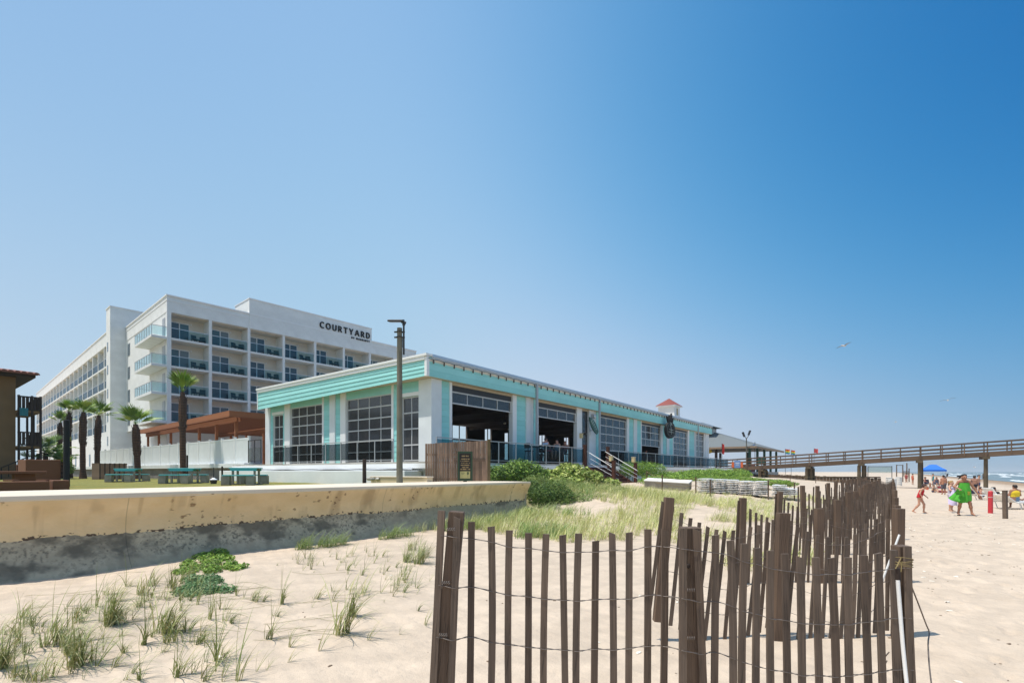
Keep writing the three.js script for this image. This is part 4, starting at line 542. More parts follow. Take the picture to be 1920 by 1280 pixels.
// ---------------------------------------------------------------- boardwalk ramp over the beach
const rampTop = (w) => EYE + 1.63 + 0.0584 * (w + 19) - 1.1;               // deck height along the ramp
{
  const A = 72.6, WID = 2.4, w0 = -19.5, w1 = 30, t = thingB('boardwalk', 'long wooden boardwalk ramp on piles crossing the beach', 'boardwalk', A, 0, 0), Y = (w, k = 0) => rampTop(w) + k;
  const seg = (name, wa, wb, k0, k1, a0, a1, m) => { const g = new THREE.BoxGeometry(1, 1, 1), p = g.attributes.position; for (let i = 0; i < p.count; i++) { const w = p.getZ(i) > 0 ? wb : wa; p.setXYZ(i, p.getX(i) > 0 ? a1 : a0, Y(w, p.getY(i) > 0 ? k1 : k0), w); } g.computeVertexNormals(); return mesh(name, uvm(g, 0, wa * 0.37), m, t); };
  const q = rand(12), pm = () => M.pier[q() * 3 | 0];
  seg('deck', w0, w1, -0.06, 0, 0.05, WID - 0.05, M.pier[0]);
  for (let w = w0; w < w1 - 0.1; w += 5.45) { const e = Math.min(w + 5.44, w1); for (const [a0, a1] of [[-0.04, 0.045], [WID - 0.045, WID + 0.04]]) { seg('stringer', w, e, -0.5, -0.005, a0, a1, pm()); } seg('joist', w, e, -0.4, -0.062, WID / 2 - 0.05, WID / 2 + 0.05, M.pier[1]);
    for (const a of [-0.02, WID - 0.02]) { seg('top_rail', w, e, 1.02, 1.11, a - 0.08, a + 0.1, pm()); seg('mid_rail', w, e, 0.56, 0.70, a + 0.03, a + 0.07, pm()); seg('low_rail', w, e, 0.18, 0.29, a + 0.03, a + 0.07, pm()); } }
  for (let w = w0 + 0.2; w < w1; w += 1.817) for (const a of [-0.1, WID + 0.02]) { mesh('post', box(a, a + 0.09, Y(w, -0.4), Y(w, 1.055), w - 0.05, w + 0.05, 0, w), pm(), t); }
  for (let w = -19.4; w < w1; w += 5.45) { const gy = ground(BX(A, w), BZ(A, w), false) - 0.5; if (Y(w, -0.7) < gy + 0.5) continue; for (const [a, dw] of w < -2 ? [[0.15, -0.2], [0.5, 0.22], [WID - 0.2, 0.3], [WID - 0.5, -0.25]] : [[0.15, 0], [WID - 0.2, 0.22]]) mesh('pile', uvm(new THREE.CylinderGeometry(0.17, 0.2, Y(w, -0.72) - gy, 12).translate(a, (Y(w, -0.72) + gy) / 2, w + dw)), M.pile, t); mesh('pile_cap', box(-0.35, WID + 0.35, Y(w, -0.76), Y(w, -0.51), w - 0.28, w + 0.28), M.pile, t); }
  // the plank wall under the landward part of the ramp
  const wl = thingB('plank_wall', 'low brown plank wall under the landward half of the boardwalk ramp', 'wall', A + 4, 0, -17);
  for (let i = 0; i < 44; i++) { const w = -0.0 + i * 0.36, gy = 0.2; mesh('board', box(0, 0.05, gy - 0.6, EYE - 0.25 - i * 0.012 - 0.03 * (i % 3), w, w + 0.34, 0, i), M.pier[i * 5 % 3], wl); }
  mesh('rail', box(-0.06, -0.002, EYE - 0.75, EYE - 0.62, 0, 15.8), M.pier[1], wl);
}
{ // things on the ramp
  let p = at(1383, 870, 66.5), t = thing('life_ring_sign', 'blue notice with orange brackets on the start of the boardwalk rail', 'sign', [p.x, p.y - 0.5, p.z], TB - 1.2); mesh('board', rbox(0.75, 1.0, 0.05, 0.02).translate(0, 0.5, 0), std([0.16, 0.27, 0.5]), t); mesh('lettering', merge([box(-0.25, 0.25, 0.62, 0.7, 0.026, 0.03), box(-0.2, 0.2, 0.4, 0.46, 0.026, 0.03)]), M.white, t); for (const s of [-1, 1]) mesh('bracket', rbox(0.3, 0.7, 0.08, 0.03).translate(s * 0.55, 0.4, 0), std([0.66, 0.14, 0.04]), t); mesh('post', rod(V(0, -1.2, -0.06), V(0, 0.3, -0.06), 0.05), M.pier[1], t);
  p = at(1428, 864, 68); t = thing('rail_box', 'dark green box hung on the boardwalk rail near its start', 'box', [p.x, p.y - 0.45, p.z], TB - 1.2); mesh('body', uvm(rbox(0.75, 0.95, 0.3, 0.04).translate(0, 0.47, 0)), M.greenPaint, t); mesh('lid', uvm(rbox(0.8, 0.06, 0.35, 0.02).translate(0, 0.98, 0)), M.dark, t);
}
// ---------------------------------------------------------------- pavilion, towers, flags beyond the restaurant
{
  const t = thingB('beach_pavilion', 'open sided pavilion with wide grey hipped roof at the start of the boardwalk', 'pavilion', 76, 0.8, -16), a1 = 20, w1 = -14, ye = EYE + 3.55 - 0.8, yr = EYE + 6.4 - 0.8;
  const hip = (x0, x1, z0, z1, y0, y1, rx0, rx1, rz) => { const P = [[x0, y0, z0], [x1, y0, z0], [x1, y0, z1], [x0, y0, z1], [rx0, y1, rz], [rx1, y1, rz]], F = [[3, 2, 5], [3, 5, 4], [1, 0, 4], [1, 4, 5], [0, 3, 4], [2, 1, 5], [0, 1, 2], [0, 2, 3]], v = []; F.forEach((f) => f.forEach((i) => v.push(...P[i]))); const g = new THREE.BufferGeometry(); g.setAttribute('position', new THREE.Float32BufferAttribute(v, 3)); g.computeVertexNormals(); return uvm(g); };
  mesh('roof', hip(-1, a1 + 1, w1 - 1, 1, ye, yr, 8, 13, w1 / 2), M.roofGrey, t);
  mesh('fascia', merge([box(-1.02, a1 + 1.02, ye - 0.28, ye - 0.002, 0.9, 1.04), box(-1.04, -0.9, ye - 0.28, ye - 0.002, w1 - 1, 0.898)]), std([0.28, 0.2, 0.13]), t);
  mesh('floor', box(-0.5, a1, 0, 0.9, w1, 0.3), M.conc, t);
  for (const x of [0, 5, 10, 15, 20]) mesh('post', box(x - 0.16, x + 0.16, 0.9, ye - 0.1, -0.2, 0.1), M.greenPaint, t); for (const z of [-4.6, -9.3, -14]) for (const x of [0, 20]) mesh('post', box(x - 0.16, x + 0.16, 0.9, ye - 0.1, z - 0.16, z + 0.16), M.darkWood, t);
  mesh('counter', box(3, 17, 0.9, 2.1, -3.2, -2.8), std([0.42, 0.12, 0.115]), t); mesh('back_wall', box(2, a1, 0.9, ye - 0.1, w1 + 0.2, w1 + 0.4), M.interior, t);
  const c = mesh('cupola', box(5, 9, yr - 0.9, yr + 0.65, -10, -7), M.black, t); for (let i = 0; i < 5; i++) mesh('window', box(5.2 + i * 0.76, 5.7 + i * 0.76, yr - 0.3, yr + 0.5, -6.998, -6.96), M.hotelWhite, c);
  mesh('cupola_roof', hip(4.2, 9.8, -11, -6.2, yr + 0.65, yr + 1.6, 6.4, 7.6, -8.6), M.roofGrey, t);
}
{
  const t = thingB('kayak_sign', 'long yellow oval sign hung in the shade of the pavilion', 'sign', 75.2, EYE + 3.0, -22.4, null, 0); const s = new THREE.Shape(); s.absellipse(0, 0, 1.5, 0.42, 0, Math.PI * 2); mesh('board', uvm(new THREE.ExtrudeGeometry(s, { depth: 0.1, bevelEnabled: true, bevelSize: 0.05, bevelThickness: 0.03, bevelSegments: 2 })), std([0.62, 0.46, 0.03]), t); mesh('emblem', box(-0.8, 0.8, -0.08, 0.08, 0.13, 0.15), M.darkWood, t); t.rotation.y = TB - 0.8;
}
function flag(name, label, px, yTop, yFlag0, yFlag1, wpx, d, m, y0, dir = 1) { const top = at(px, yTop, d), t = thing(name, label, 'flag', [top.x, y0, top.z]); mesh('pole', rod(V(0, 0, 0), V(0, top.y - y0, 0), 0.035), M.dark, t); const h = ((yFlag1 - yFlag0) / F) * d, w = (wpx / F) * d; const yb = EYE + ((CY - yFlag1) / F) * d - y0; const mats = Array.isArray(m) ? m : [m]; mats.forEach((mm, i) => { const g = new THREE.BoxGeometry(w, h / mats.length * 0.98, 0.02, 10, 2, 1).translate(dir * w / 2, yb + h * (mats.length - i - 0.5) / mats.length, 0), p = g.attributes.position; for (let k = 0; k < p.count; k++) { const u = Math.abs(p.getX(k)) / w; p.setZ(k, p.getZ(k) + 0.09 * u * Math.sin(u * 7)); p.setY(k, p.getY(k) + 0.06 * u * Math.sin(u * 5 + 1)); } g.computeVertexNormals(); mesh(mats.length > 1 ? 'stripe' : 'cloth', g, mm, t); }); return t; }
const cloth = (r, g, b) => std([r, g, b], { side: THREE.DoubleSide, roughness: 0.9 });
flag('feather_flag', 'tall red feather flag in front of the pavilion counter', 1354, 831, 832, 851, 4, 71, cloth(0.55, 0.03, 0.02), 0.9);
flag('flag', 'small blue flag on a pole before the grey pavilion roof', 1416, 828, 833, 840, 8, 70, cloth(0.16, 0.28, 0.62), 0.9, -1);
const rainbow = [cloth(0.6, 0.03, 0.03), cloth(0.7, 0.22, 0.02), cloth(0.75, 0.6, 0.04), cloth(0.05, 0.35, 0.12), cloth(0.05, 0.2, 0.5)];
flag('flag', 'striped rainbow flag beyond the boardwalk rail, the left and larger one', 1473, 841, 842, 851, 8, 92, rainbow, 0);
flag('flag', 'striped rainbow flag beyond the boardwalk rail, the right and smaller one', 1484, 843, 844, 852, 7, 95, rainbow, 0);
flag('flag', 'plain red flag beyond the boardwalk rail, right of the rainbow flags', 1527, 840, 841, 849, 7, 92, cloth(0.6, 0.08, 0.07), 0);
{
  const p = at(1400, 821, 69), y0 = 0.9, t = thing('twin_floodlight', 'dark pole with two upturned floodlights in front of the pavilion roof', 'street lamp', [p.x, y0, p.z]), h = p.y - y0; mesh('shaft', rod(V(0, 0, 0), V(0, h, 0), 0.09, 0.07), M.lamppost, t); for (const s of [-1, 1]) { mesh('arm', rod(V(0, h - 0.1, 0), V(s * 0.3, h + 0.3, 0), 0.045), M.dark, t); mesh('floodlight', rbox(0.22, 0.7, 0.3, 0.04).rotateZ(-s * 0.35).translate(s * 0.4, h + (s > 0 ? 0.72 : 0.5), 0), M.dark, t); }
}
{
  const t = thingB('clock_tower', 'small white tower with red hipped roof behind the restaurant', 'tower', 93.6, 0, -34), S = 1.55, yE = EYE + 12.3;
  mesh('wall', box(-S, S, 0, yE, -S, S), M.hotelWhite, t); mesh('eave', box(-S - 0.35, S + 0.35, yE + 0.002, yE + 0.2, -S - 0.35, S + 0.35), M.trim, t); mesh('roof', uvm(new THREE.ConeGeometry((S + 0.4) * 1.414, 1.5, 4, 1).rotateY(Math.PI / 4).translate(0, yE + 0.95, 0)), std([0.25, 0.065, 0.05]), t); mesh('window', box(-0.35, 0.35, yE - 1.6, yE - 0.35, S + 0.001, S + 0.05), std([0.42, 0.33, 0.18]), t); mesh('ledge', box(-S - 0.1, S + 0.1, yE - 1.9, yE - 1.75, -S - 0.1, S + 0.1), M.trim, t);
}
// ---------------------------------------------------------------- things on the dune and the beach
{
  const a = at(1208, 905, 27.2), b = at(1291, 912, 26.0), t = thing('concrete_block', 'long pale concrete block lying on the dune beside the brown steps', 'block', [a.x, ground(a.x, a.z, false) - 0.05, a.z], -Math.atan2(b.z - a.z, b.x - a.x)), L = Math.hypot(b.x - a.x, b.z - a.z), top = EYE - (899 - CY) / F * 27.2 - t.position.y - 0.08; mesh('body', uvm(rbox(L, top, 0.85, 0.03, 2).translate(L / 2, top / 2, -0.42)), std([0.7, 0.69, 0.66], { map: T.conc }), t); mesh('slab', uvm(rbox(L + 0.06, 0.07, 0.92, 0.02).translate(L / 2, top + 0.036, -0.42)), std([0.86, 0.84, 0.80], { map: T.plaster }), t); t.rotation.order = 'YXZ'; t.rotation.x = 0.13; t.rotation.z = -0.05;
}
// stacks of white slatted loungers
function lounger(parent) { // 1.9 m long along z, slats across x
  const w = 0.62; for (let i = 0; i < 15; i++) mesh('slat', slatG, M.pvc, parent).position.set(0, 0.1 + (i > 9 ? 0 : 0), -0.9 + i * 0.128); for (const x of [-w / 2, w / 2]) mesh('side_rail', sideG, M.pvc, parent).position.set(x, 0.06, 0); for (const z of [-0.75, 0.75]) mesh('leg', legG, M.pvc, parent).position.set(0, 0, z);
}
const slatG = box(-0.26, 0.26, -0.022, 0.004, -0.05, 0.05), sideG = box(-0.02, 0.02, 0.005, 0.035, -0.95, 0.95), legG = box(-0.05, 0.05, 0, 0.07, -0.03, 0.03);
{
  const px = [1322, 1349, 1374, 1400, 1428, 1462, 1482], names = ['leftmost', 'second from left', 'third from left', 'fourth from left', 'fifth from left', 'sixth from left', 'last on the right'], hgt = [8, 8, 8, 8, 8, 6, 4], dd = [26.6, 27.0, 27.3, 27.0, 26.2, 26.4, 26.6]; let first;
  px.forEach((x, i) => { const p = at(x, 884, dd[i]), gy = ground(p.x, p.z, false), yb = Math.max(gy - 0.02, EYE - ((929 - CY) / F) * dd[i]);
    for (let k = 0; k < hgt[i]; k++) { const lab = 'white slatted beach lounger, ' + ['lowest', 'second', 'third', 'fourth', 'fifth', 'sixth', 'seventh', 'eighth', 'ninth'][k] + (k ? ' from the bottom' : '') + ' in the ' + names[i] + ' dune stack', grp = 'stacked white beach loungers, ' + names[i] + ' stack', pos = [p.x + 0.02 * Math.sin(k * 3 + i), yb + k * 0.094, p.z + 0.03 * Math.cos(k * 2 + i)], tn = -0.5 + 0.03 * Math.sin(k * 5 + i * 2);
      if (!first) { first = thing('beach_lounger', lab, 'lounger', pos, tn, grp); lounger(first); } else copy(first, 'beach_lounger', pos, tn, lab, grp); } });
}
// rope barrier posts on the dune, and the thin posts further off
function ropeline(name, label, pts, hh, rope) { const t = thing(name, label, 'barrier', [0, 0, 0]); const tops = []; pts.forEach(([px, py, d]) => { const p = at(px, py, d), gy = Math.min(ground(p.x, p.z, false), p.y - hh) - 0.1; mesh('post', rod(V(p.x, gy, p.z), p, 0.035), M.pier[1], t); tops.push(p.clone().add(V(0, -0.08, 0))); }); for (let i = 0; i < tops.length - 1; i++) { const m = tops[i].clone().add(tops[i + 1]).multiplyScalar(0.5); m.y -= 0.1; for (const k of [0, 0.35]) mesh('rope', tube([tops[i].clone().add(V(0, -k, 0)), m.clone().add(V(0, -k, 0)), tops[i + 1].clone().add(V(0, -k, 0))], rope, 5, 12), M.rope, t); } return t; }
ropeline('rope_barrier', 'thin rope strung on short stakes in front of the green mound and stacks', [[1213, 882, 30], [1242, 890, 25], [1305, 894, 25], [1332, 899, 24], [1441, 900, 25], [1490, 904, 26]], 0.8, 0.012);
ropeline('rope_barrier', 'distant thin stake barrier on the sand slope under the boardwalk', [[1427, 880, 52], [1482, 889, 52], [1530, 892, 54], [1580, 893, 56]], 0.7, 0.012);
{ const p = at(1858, 884, 21.4), gy = ground(p.x, p.z, false), t = thing('red_bollard', 'round red marker post with pale band on the beach beside the loungers', 'bollard', [p.x, gy, p.z]), h = EYE - (34 / F) * 21.4 - gy; mesh('shaft', new THREE.CylinderGeometry(0.083, 0.086, h, 18).translate(0, h / 2 - 0.1, 0), std([0.56, 0.035, 0.045], { roughness: 0.5 }), t); mesh('cap', ell(0, h - 0.1, 0, 0.083, 0.06, 0.083, 16), std([0.56, 0.05, 0.055], { roughness: 0.5 }), t); mesh('band', new THREE.CylinderGeometry(0.086, 0.086, 0.03, 18).translate(0, h - 0.32, 0), std([0.72, 0.45, 0.42]), t); }
{ const p = at(1886, 884, 18.9), gy = ground(p.x, p.z, false), t = thing('wooden_post', 'weathered square post standing in the sand right of the red marker post', 'post', [p.x, gy - 0.1, p.z], 0.3), h = EYE - (36 / F) * 18.9 - gy; mesh('shaft', uvm(rbox(0.125, h + 0.1, 0.125, 0.01).translate(0, h / 2 + 0.05, 0)), M.picket[1], t); mesh('cap', rbox(0.13, 0.02, 0.13, 0.004).translate(0, h + 0.11, 0), M.picket[0], t); t.rotation.z = 0.03; }
{ const p = at(1816, 884, 40), gy = ground(p.x, p.z, false), t = thing('wooden_post', 'thin brown post behind the shirtless man under the boardwalk', 'post', [at(1780, 884, 41).x, gy, -41]); mesh('shaft', rod(V(0, 0, 0), V(0, 1.15, 0), 0.07), M.picket[1], t); mesh('cap', rod(V(0, 1.15, 0), V(0, 1.18, 0), 0.075), M.picket[0], t); }
function barrel(label, px, d) { const p = at(px, 884, d), gy = ground(p.x, p.z, false), t = thing('trash_barrel', label, 'barrel', [p.x, gy, p.z], 0, 'white beach trash barrels'); mesh('body', new THREE.CylinderGeometry(0.34, 0.34, 1.15, 20).translate(0, 0.57, 0), std([0.78, 0.77, 0.74], { map: T.plaster }), t); for (const y of [0.3, 0.6, 0.9]) mesh('rib', new THREE.TorusGeometry(0.345, 0.02, 6, 24).rotateX(Math.PI / 2).translate(0, y, 0), M.white, t); mesh('rim', new THREE.TorusGeometry(0.34, 0.03, 6, 24).rotateX(Math.PI / 2).translate(0, 1.15, 0), M.white, t); mesh('liner', new THREE.CylinderGeometry(0.3, 0.3, 0.02, 16).translate(0, 1.13, 0), M.dark, t); return t; }
barrel('white trash barrel on the beach at the far end of the picket fences, nearest one', 1674, 50); barrel('white trash barrel standing behind the nearest white barrel, to its left', 1668, 62); barrel('white trash barrel right of and farther than the nearest white barrel', 1686, 66);
{ // lifeguard chair
  const p = at(1693.5, 884, 92), gy = ground(p.x, p.z, false), t = thing('lifeguard_tower', 'tall bare wooden lifeguard chair on the beach left of the boardwalk pile', 'lifeguard tower', [p.x, gy, p.z], 0.2);
  for (const [x, z] of [[-0.7, -0.6], [0.7, -0.6], [-0.7, 0.6], [0.7, 0.6]]) mesh('leg', box(x - 0.06, x + 0.06, 0, z > 0 ? 2.5 : 3.2, z - 0.06, z + 0.06), M.pier[0], t); for (const y of [1.1, 1.35, 1.6, 1.85]) mesh('slat', box(-0.76, 0.76, y, y + 0.14, 0.62, 0.66), M.pier[0], t); mesh('seat', box(-0.76, 0.76, 1.7, 1.76, -0.6, 0.6), M.pier[1], t); mesh('top_rail', box(-0.76, 0.76, 3.05, 3.15, -0.66, -0.55), M.pier[0], t); mesh('post', box(-0.07, 0.07, 0, 3.5, 0.7, 0.82), M.pier[0], t);
}
{ // volleyball net
  const a = at(1628, 874, 78), b = at(1673, 874, 78), gy = ground(b.x, b.z, false), t = thing('volleyball_net', 'beach volleyball net with green mesh seen under the boardwalk', 'net', [a.x, gy, a.z]), L = b.x - a.x, top = a.y - gy; for (const x of [0, L]) mesh('post', rod(V(x, 0, 0), V(x, top + 0.05, 0), 0.05), M.dark, t); mesh('tape', box(0, L, top - 0.09, top, -0.02, 0.02), M.dark, t);
  const cords = []; for (let i = 0; i < 40; i++) cords.push(box((i * L) / 40, (i * L) / 40 + 0.03, top - 1.0, top - 0.09, -0.004, 0.004)); for (let i = 0; i < 9; i++) cords.push(box(0, L, top - 1.0 + i * 0.1, top - 0.97 + i * 0.1, 0.005, 0.012)); mesh('mesh_cords', merge(cords), std([0.36, 0.47, 0.38]), t);
}
{ // blue canopy
  const p = at(1750, 884, 61), gy = ground(p.x, p.z, false), t = thing('canopy_tent', 'bright blue pop-up canopy tent on the beach behind the boardwalk pile', 'canopy', [p.x, gy, p.z], -0.7), s = 1.25, ye = 1.97 + EYE - 1.75 - gy * 1, cl = std([0.012, 0.15, 0.62], { roughness: 0.7, side: THREE.DoubleSide });
  const ring = [[s, ye], [s * 0.62, ye + 0.28], [s * 0.28, ye + 0.62], [0, ye + 0.66]], g = []; for (let i = 0; i < 3; i++) { const [r0, y0] = ring[i], [r1, y1] = ring[i + 1]; const v = []; for (let k = 0; k < 4; k++) { const c = [[1, 1], [-1, 1], [-1, -1], [1, -1]], A = c[k], B = c[(k + 1) % 4]; const q = (e, r, y) => [e[0] * r, y, e[1] * r]; v.push(...q(A, r0, y0), ...q(B, r0, y0), ...q(B, r1, y1), ...q(A, r0, y0), ...q(B, r1, y1), ...q(A, r1, y1)); } const bg = new THREE.BufferGeometry(); bg.setAttribute('position', new THREE.Float32BufferAttribute(v, 3)); bg.computeVertexNormals(); g.push(bg); }
  mesh('roof', mergeGeometries(g), cl, t); mesh('valance', merge([box(-s, s, ye - 0.2, ye, s - 0.01, s + 0.01), box(-s, s, ye - 0.2, ye, -s - 0.01, -s + 0.01), box(s - 0.01, s + 0.01, ye - 0.2, ye, -s + 0.01, s - 0.01), box(-s - 0.01, -s + 0.01, ye - 0.2, ye, -s + 0.01, s - 0.01)]), cl, t);
  for (const [x, z] of [[-1, -1], [1, -1], [-1, 1], [1, 1]]) mesh('leg', box(x * s * 0.97 - 0.02, x * s * 0.97 + 0.02, 0, ye, z * s * 0.97 - 0.02, z * s * 0.97 + 0.02), M.alu, t);
}
function campChair(label, px, d, c, turn) { const p = at(px, 884, d), gy = ground(p.x, p.z, false), t = thing('camp_chair', label, 'chair', [p.x, gy, p.z], turn); mesh('seat', rbox(0.55, 0.05, 0.5, 0.02).translate(0, 0.42, 0), std(c), t); mesh('backrest', rbox(0.55, 0.55, 0.05, 0.02).rotateX(-0.25).translate(0, 0.7, -0.3), std(c), t); for (const [x, z] of [[-1, -1], [1, -1], [-1, 1], [1, 1]]) mesh('leg', rod(V(x * 0.26, 0, z * 0.25), V(-x * 0.1 + x * 0.3, 0.42, z * 0.2), 0.018), M.dark, t); return t; }
campChair('red camp chair under the left half of the blue canopy', 1735, 60, [0.28, 0.06, 0.07], 0.6); campChair('dark grey camp chair under the blue canopy, left of centre', 1744, 60.5, [0.07, 0.075, 0.1], 0.2); campChair('purple grey camp chair under the right half of the blue canopy', 1757, 59.5, [0.15, 0.13, 0.17], -0.5);
{ const p = at(1764, 884, 60), gy = ground(p.x, p.z, false), t = thing('beach_umbrella', 'folded dark beach umbrella leaning at the right edge of the blue canopy', 'umbrella', [p.x, gy, p.z]); t.rotation.z = -0.5; mesh('pole', rod(V(0, -0.3, 0), V(0, 2.0, 0), 0.02), M.dark, t); mesh('cloth', new THREE.CylinderGeometry(0.1, 0.03, 1.3, 10).translate(0, 1.2, 0), M.dark, t); }
for (const [px, d, c, lab] of [[1739, 53, [0.7, 0.16, 0.08], 'small orange beach bucket left of the seated child'], [1731, 57, [0.68, 0.13, 0.1], 'small orange beach bucket beside the red camp chair'], [1762, 56, [0.62, 0.1, 0.12], 'small pink beach bucket left of the shirtless man']]) { const p = at(px, 884, d), gy = ground(p.x, p.z, false), t = thing('bucket', lab, 'bucket', [p.x, gy, p.z]); mesh('body', new THREE.CylinderGeometry(0.17, 0.12, 0.26, 14, 1, true).translate(0, 0.13, 0), std(c, { side: THREE.DoubleSide }), t); mesh('handle', new THREE.TorusGeometry(0.16, 0.012, 5, 16, Math.PI).translate(0, 0.26, 0), M.pvc, t); }
// white loungers on the beach at the right
function beachLounger(label, x, z, turn, rec) { const t = thing('beach_lounger', label, 'lounger', [x, ground(x, z, false), z], turn); for (const s of [-0.31, 0.31]) { mesh('side_rail', bar(V(s, 0.34, -0.5), V(s, 0.34, 1.05), 0.05), M.pvc, t); mesh('back_rail', bar(V(s, 0.34, -0.5), V(s, 0.34 + 0.85 * Math.sin(rec), -0.5 - 0.85 * Math.cos(rec)), 0.045), M.pvc, t); for (const zz of [-0.35, 0.8]) mesh('leg', rod(V(s, 0, zz + 0.12), V(s, 0.34, zz), 0.022), M.pvc, t); }
  for (let i = 0; i < 12; i++) mesh('slat', box(-0.29, 0.29, 0.35, 0.375, -0.48 + i * 0.128, -0.48 + i * 0.128 + 0.1), M.pvc, t); for (let i = 0; i < 7; i++) mesh('slat', box(-0.29, 0.29, -0.01, 0.015, -0.05, 0.05).rotateX(rec).translate(0, 0.35 + (0.08 + i * 0.115) * Math.sin(rec), -0.5 - (0.08 + i * 0.115) * Math.cos(rec)), M.pvc, t); return t; }
{
  const p1 = at(1890, 884, 25.6), p2 = at(1909, 884, 25.0), p3 = at(1846, 884, 33), p4 = at(1868, 884, 35.5);
  beachLounger('white beach lounger with raised back behind the weathered square post', p1.x, p1.z, 1.45, 1.0); beachLounger('white beach lounger carrying the seated woman in yellow at the right edge', p2.x, p2.z, 1.75, 0.5); beachLounger('white beach lounger with raised back right of the woman in green', p3.x, p3.z, 1.4, 0.95); beachLounger('low white beach lounger behind the red marker post', p4.x, p4.z, 1.6, 0.2);
  const q = at(1872, 884, 35), tw = thing('towel', 'pale crumpled towel lying on the lounger behind the red marker post', 'towel', [q.x, ground(q.x, q.z, false) + 0.4, q.z]); const g = new THREE.SphereGeometry(1, 24, 14).scale(0.6, 0.1, 0.3), pp = g.attributes.position; for (let i = 0; i < pp.count; i++) pp.setY(i, pp.getY(i) + 0.08 * fbm(pp.getX(i) * 6 + 3, pp.getZ(i) * 6)); g.computeVertexNormals(); mesh('cloth', g, std([0.78, 0.75, 0.6]), tw);
}
{ const p = at(1843, 901, 61), t = thing('notice_sheet', 'white notice sheet fixed to the right boardwalk pile', 'notice', [0, 0, 0]); const q = at(1845.5, 893, 54.6); t.position.copy(q); mesh('sheet', box(-0.17, 0.17, -0.32, 0.32, 0, 0.02), M.white, t); mesh('print', merge([box(-0.1, 0.1, 0.1, 0.2, 0.021, 0.025), box(-0.12, 0.12, -0.1, -0.04, 0.021, 0.025), box(-0.12, 0.12, -0.2, -0.16, 0.021, 0.025)]), std([0.35, 0.3, 0.4]), t); }
// gulls
function gull(label, px, py, d, span, turn, up, bank) { const p = at(px, py, d), t = thing('seagull', label, 'bird', [p.x, p.y, p.z], turn); t.rotation.z = bank; const k = span / 1.3, wm = std([0.72, 0.72, 0.72]), gm = std([0.33, 0.34, 0.36]);
  mesh('body', merge([ell(0, 0, 0, 0.075 * k, 0.075 * k, 0.22 * k), ell(0, 0.03 * k, 0.22 * k, 0.05 * k, 0.05 * k, 0.07 * k), new THREE.ConeGeometry(0.018 * k, 0.09 * k, 6).rotateX(Math.PI / 2).translate(0, 0.025 * k, 0.31 * k), box(-0.06 * k, 0.06 * k, -0.01 * k, 0.015 * k, -0.36 * k, -0.18 * k)]), wm, t);
  for (const s of [-1, 1]) { const v = [], P = [[0.05, 0, 0.1], [0.3, up, 0.12], [0.65, up * 0.5, -0.06], [0.3, up, -0.06], [0.05, 0, -0.1]].map((q) => [q[0] * s * k, q[1] * k, q[2] * k]); const F = [[0, 1, 3], [0, 3, 4], [1, 2, 3]]; for (const f of F) { for (const i of f) v.push(...P[i]); for (const i of [f[0], f[2], f[1]]) v.push(P[i][0], P[i][1] - 0.012 * k, P[i][2]); } const g = new THREE.BufferGeometry(); g.setAttribute('position', new THREE.Float32BufferAttribute(v, 3)); g.computeVertexNormals(); const wgm = mesh('wing', g, gm, t); mesh('wing_tip', ell(s * 0.58 * k, up * 0.6 * k, -0.03 * k, 0.1 * k, 0.012 * k, 0.03 * k, 8), M.black, wgm); } return t; }
gull('large gull gliding high at the right, wings spread flat', 1583, 648, 42, 1.25, 2.0, 0.08, -0.18); gull('gull gliding at the right edge above the boardwalk', 1778, 750, 48, 1.15, 2.4, 0.12, -0.2); gull('tiny far gull in mid sky above the boardwalk', 1680, 791, 110, 1.1, 1.2, 0.2, 0.1); gull('dark gull flying low over the sea left of the right boardwalk pile', 1828, 876, 90, 0.9, 0.3, 0.25, 0);
// specks of weed and shell on the trodden sand
{
  const q = rand(77), g = new THREE.IcosahedronGeometry(1, 0), list = []; for (let i = 0; i < 1500; i++) { const w = 0.4 + Math.pow(q(), 1.3) * 5, a = 2.5 + Math.pow(q(), 1.6) * 26, k = fbm(a * 0.7, w * 0.9, 0, 2); if (k > 0.44) list.push([a, w, q()]); } for (let i = 0; i < 60; i++) list.push([rr(1, 7, q), rr(-7, 0, q), q()]);
  const im = new THREE.InstancedMesh(g, std([0.15, 0.11, 0.075]), list.length), m = new THREE.Matrix4(), e = new THREE.Euler(), qq = new THREE.Quaternion();
  list.forEach(([a, w, r], i) => { const x = BX(a, w), z = BZ(a, w), s = 0.005 + 0.018 * r * r; e.set(0, r * 40, 0); m.compose(V(x, ground(x, z) + s * 0.2, z), qq.setFromEuler(e), V(s * (1.2 + r), s * 0.5, s)); im.setMatrixAt(i, m); im.setColorAt(i, r > 0.8 ? lin(0.75, 0.7, 0.6) : lin(0.16, 0.11, 0.07)); });
  im.material = std([1, 1, 1]); im.name = 'beach_litter'; im.castShadow = im.receiveShadow = true; im.userData = { kind: 'stuff', label: 'dark bits of seaweed and shell strewn over the trodden sand' }; scene.add(im);
}
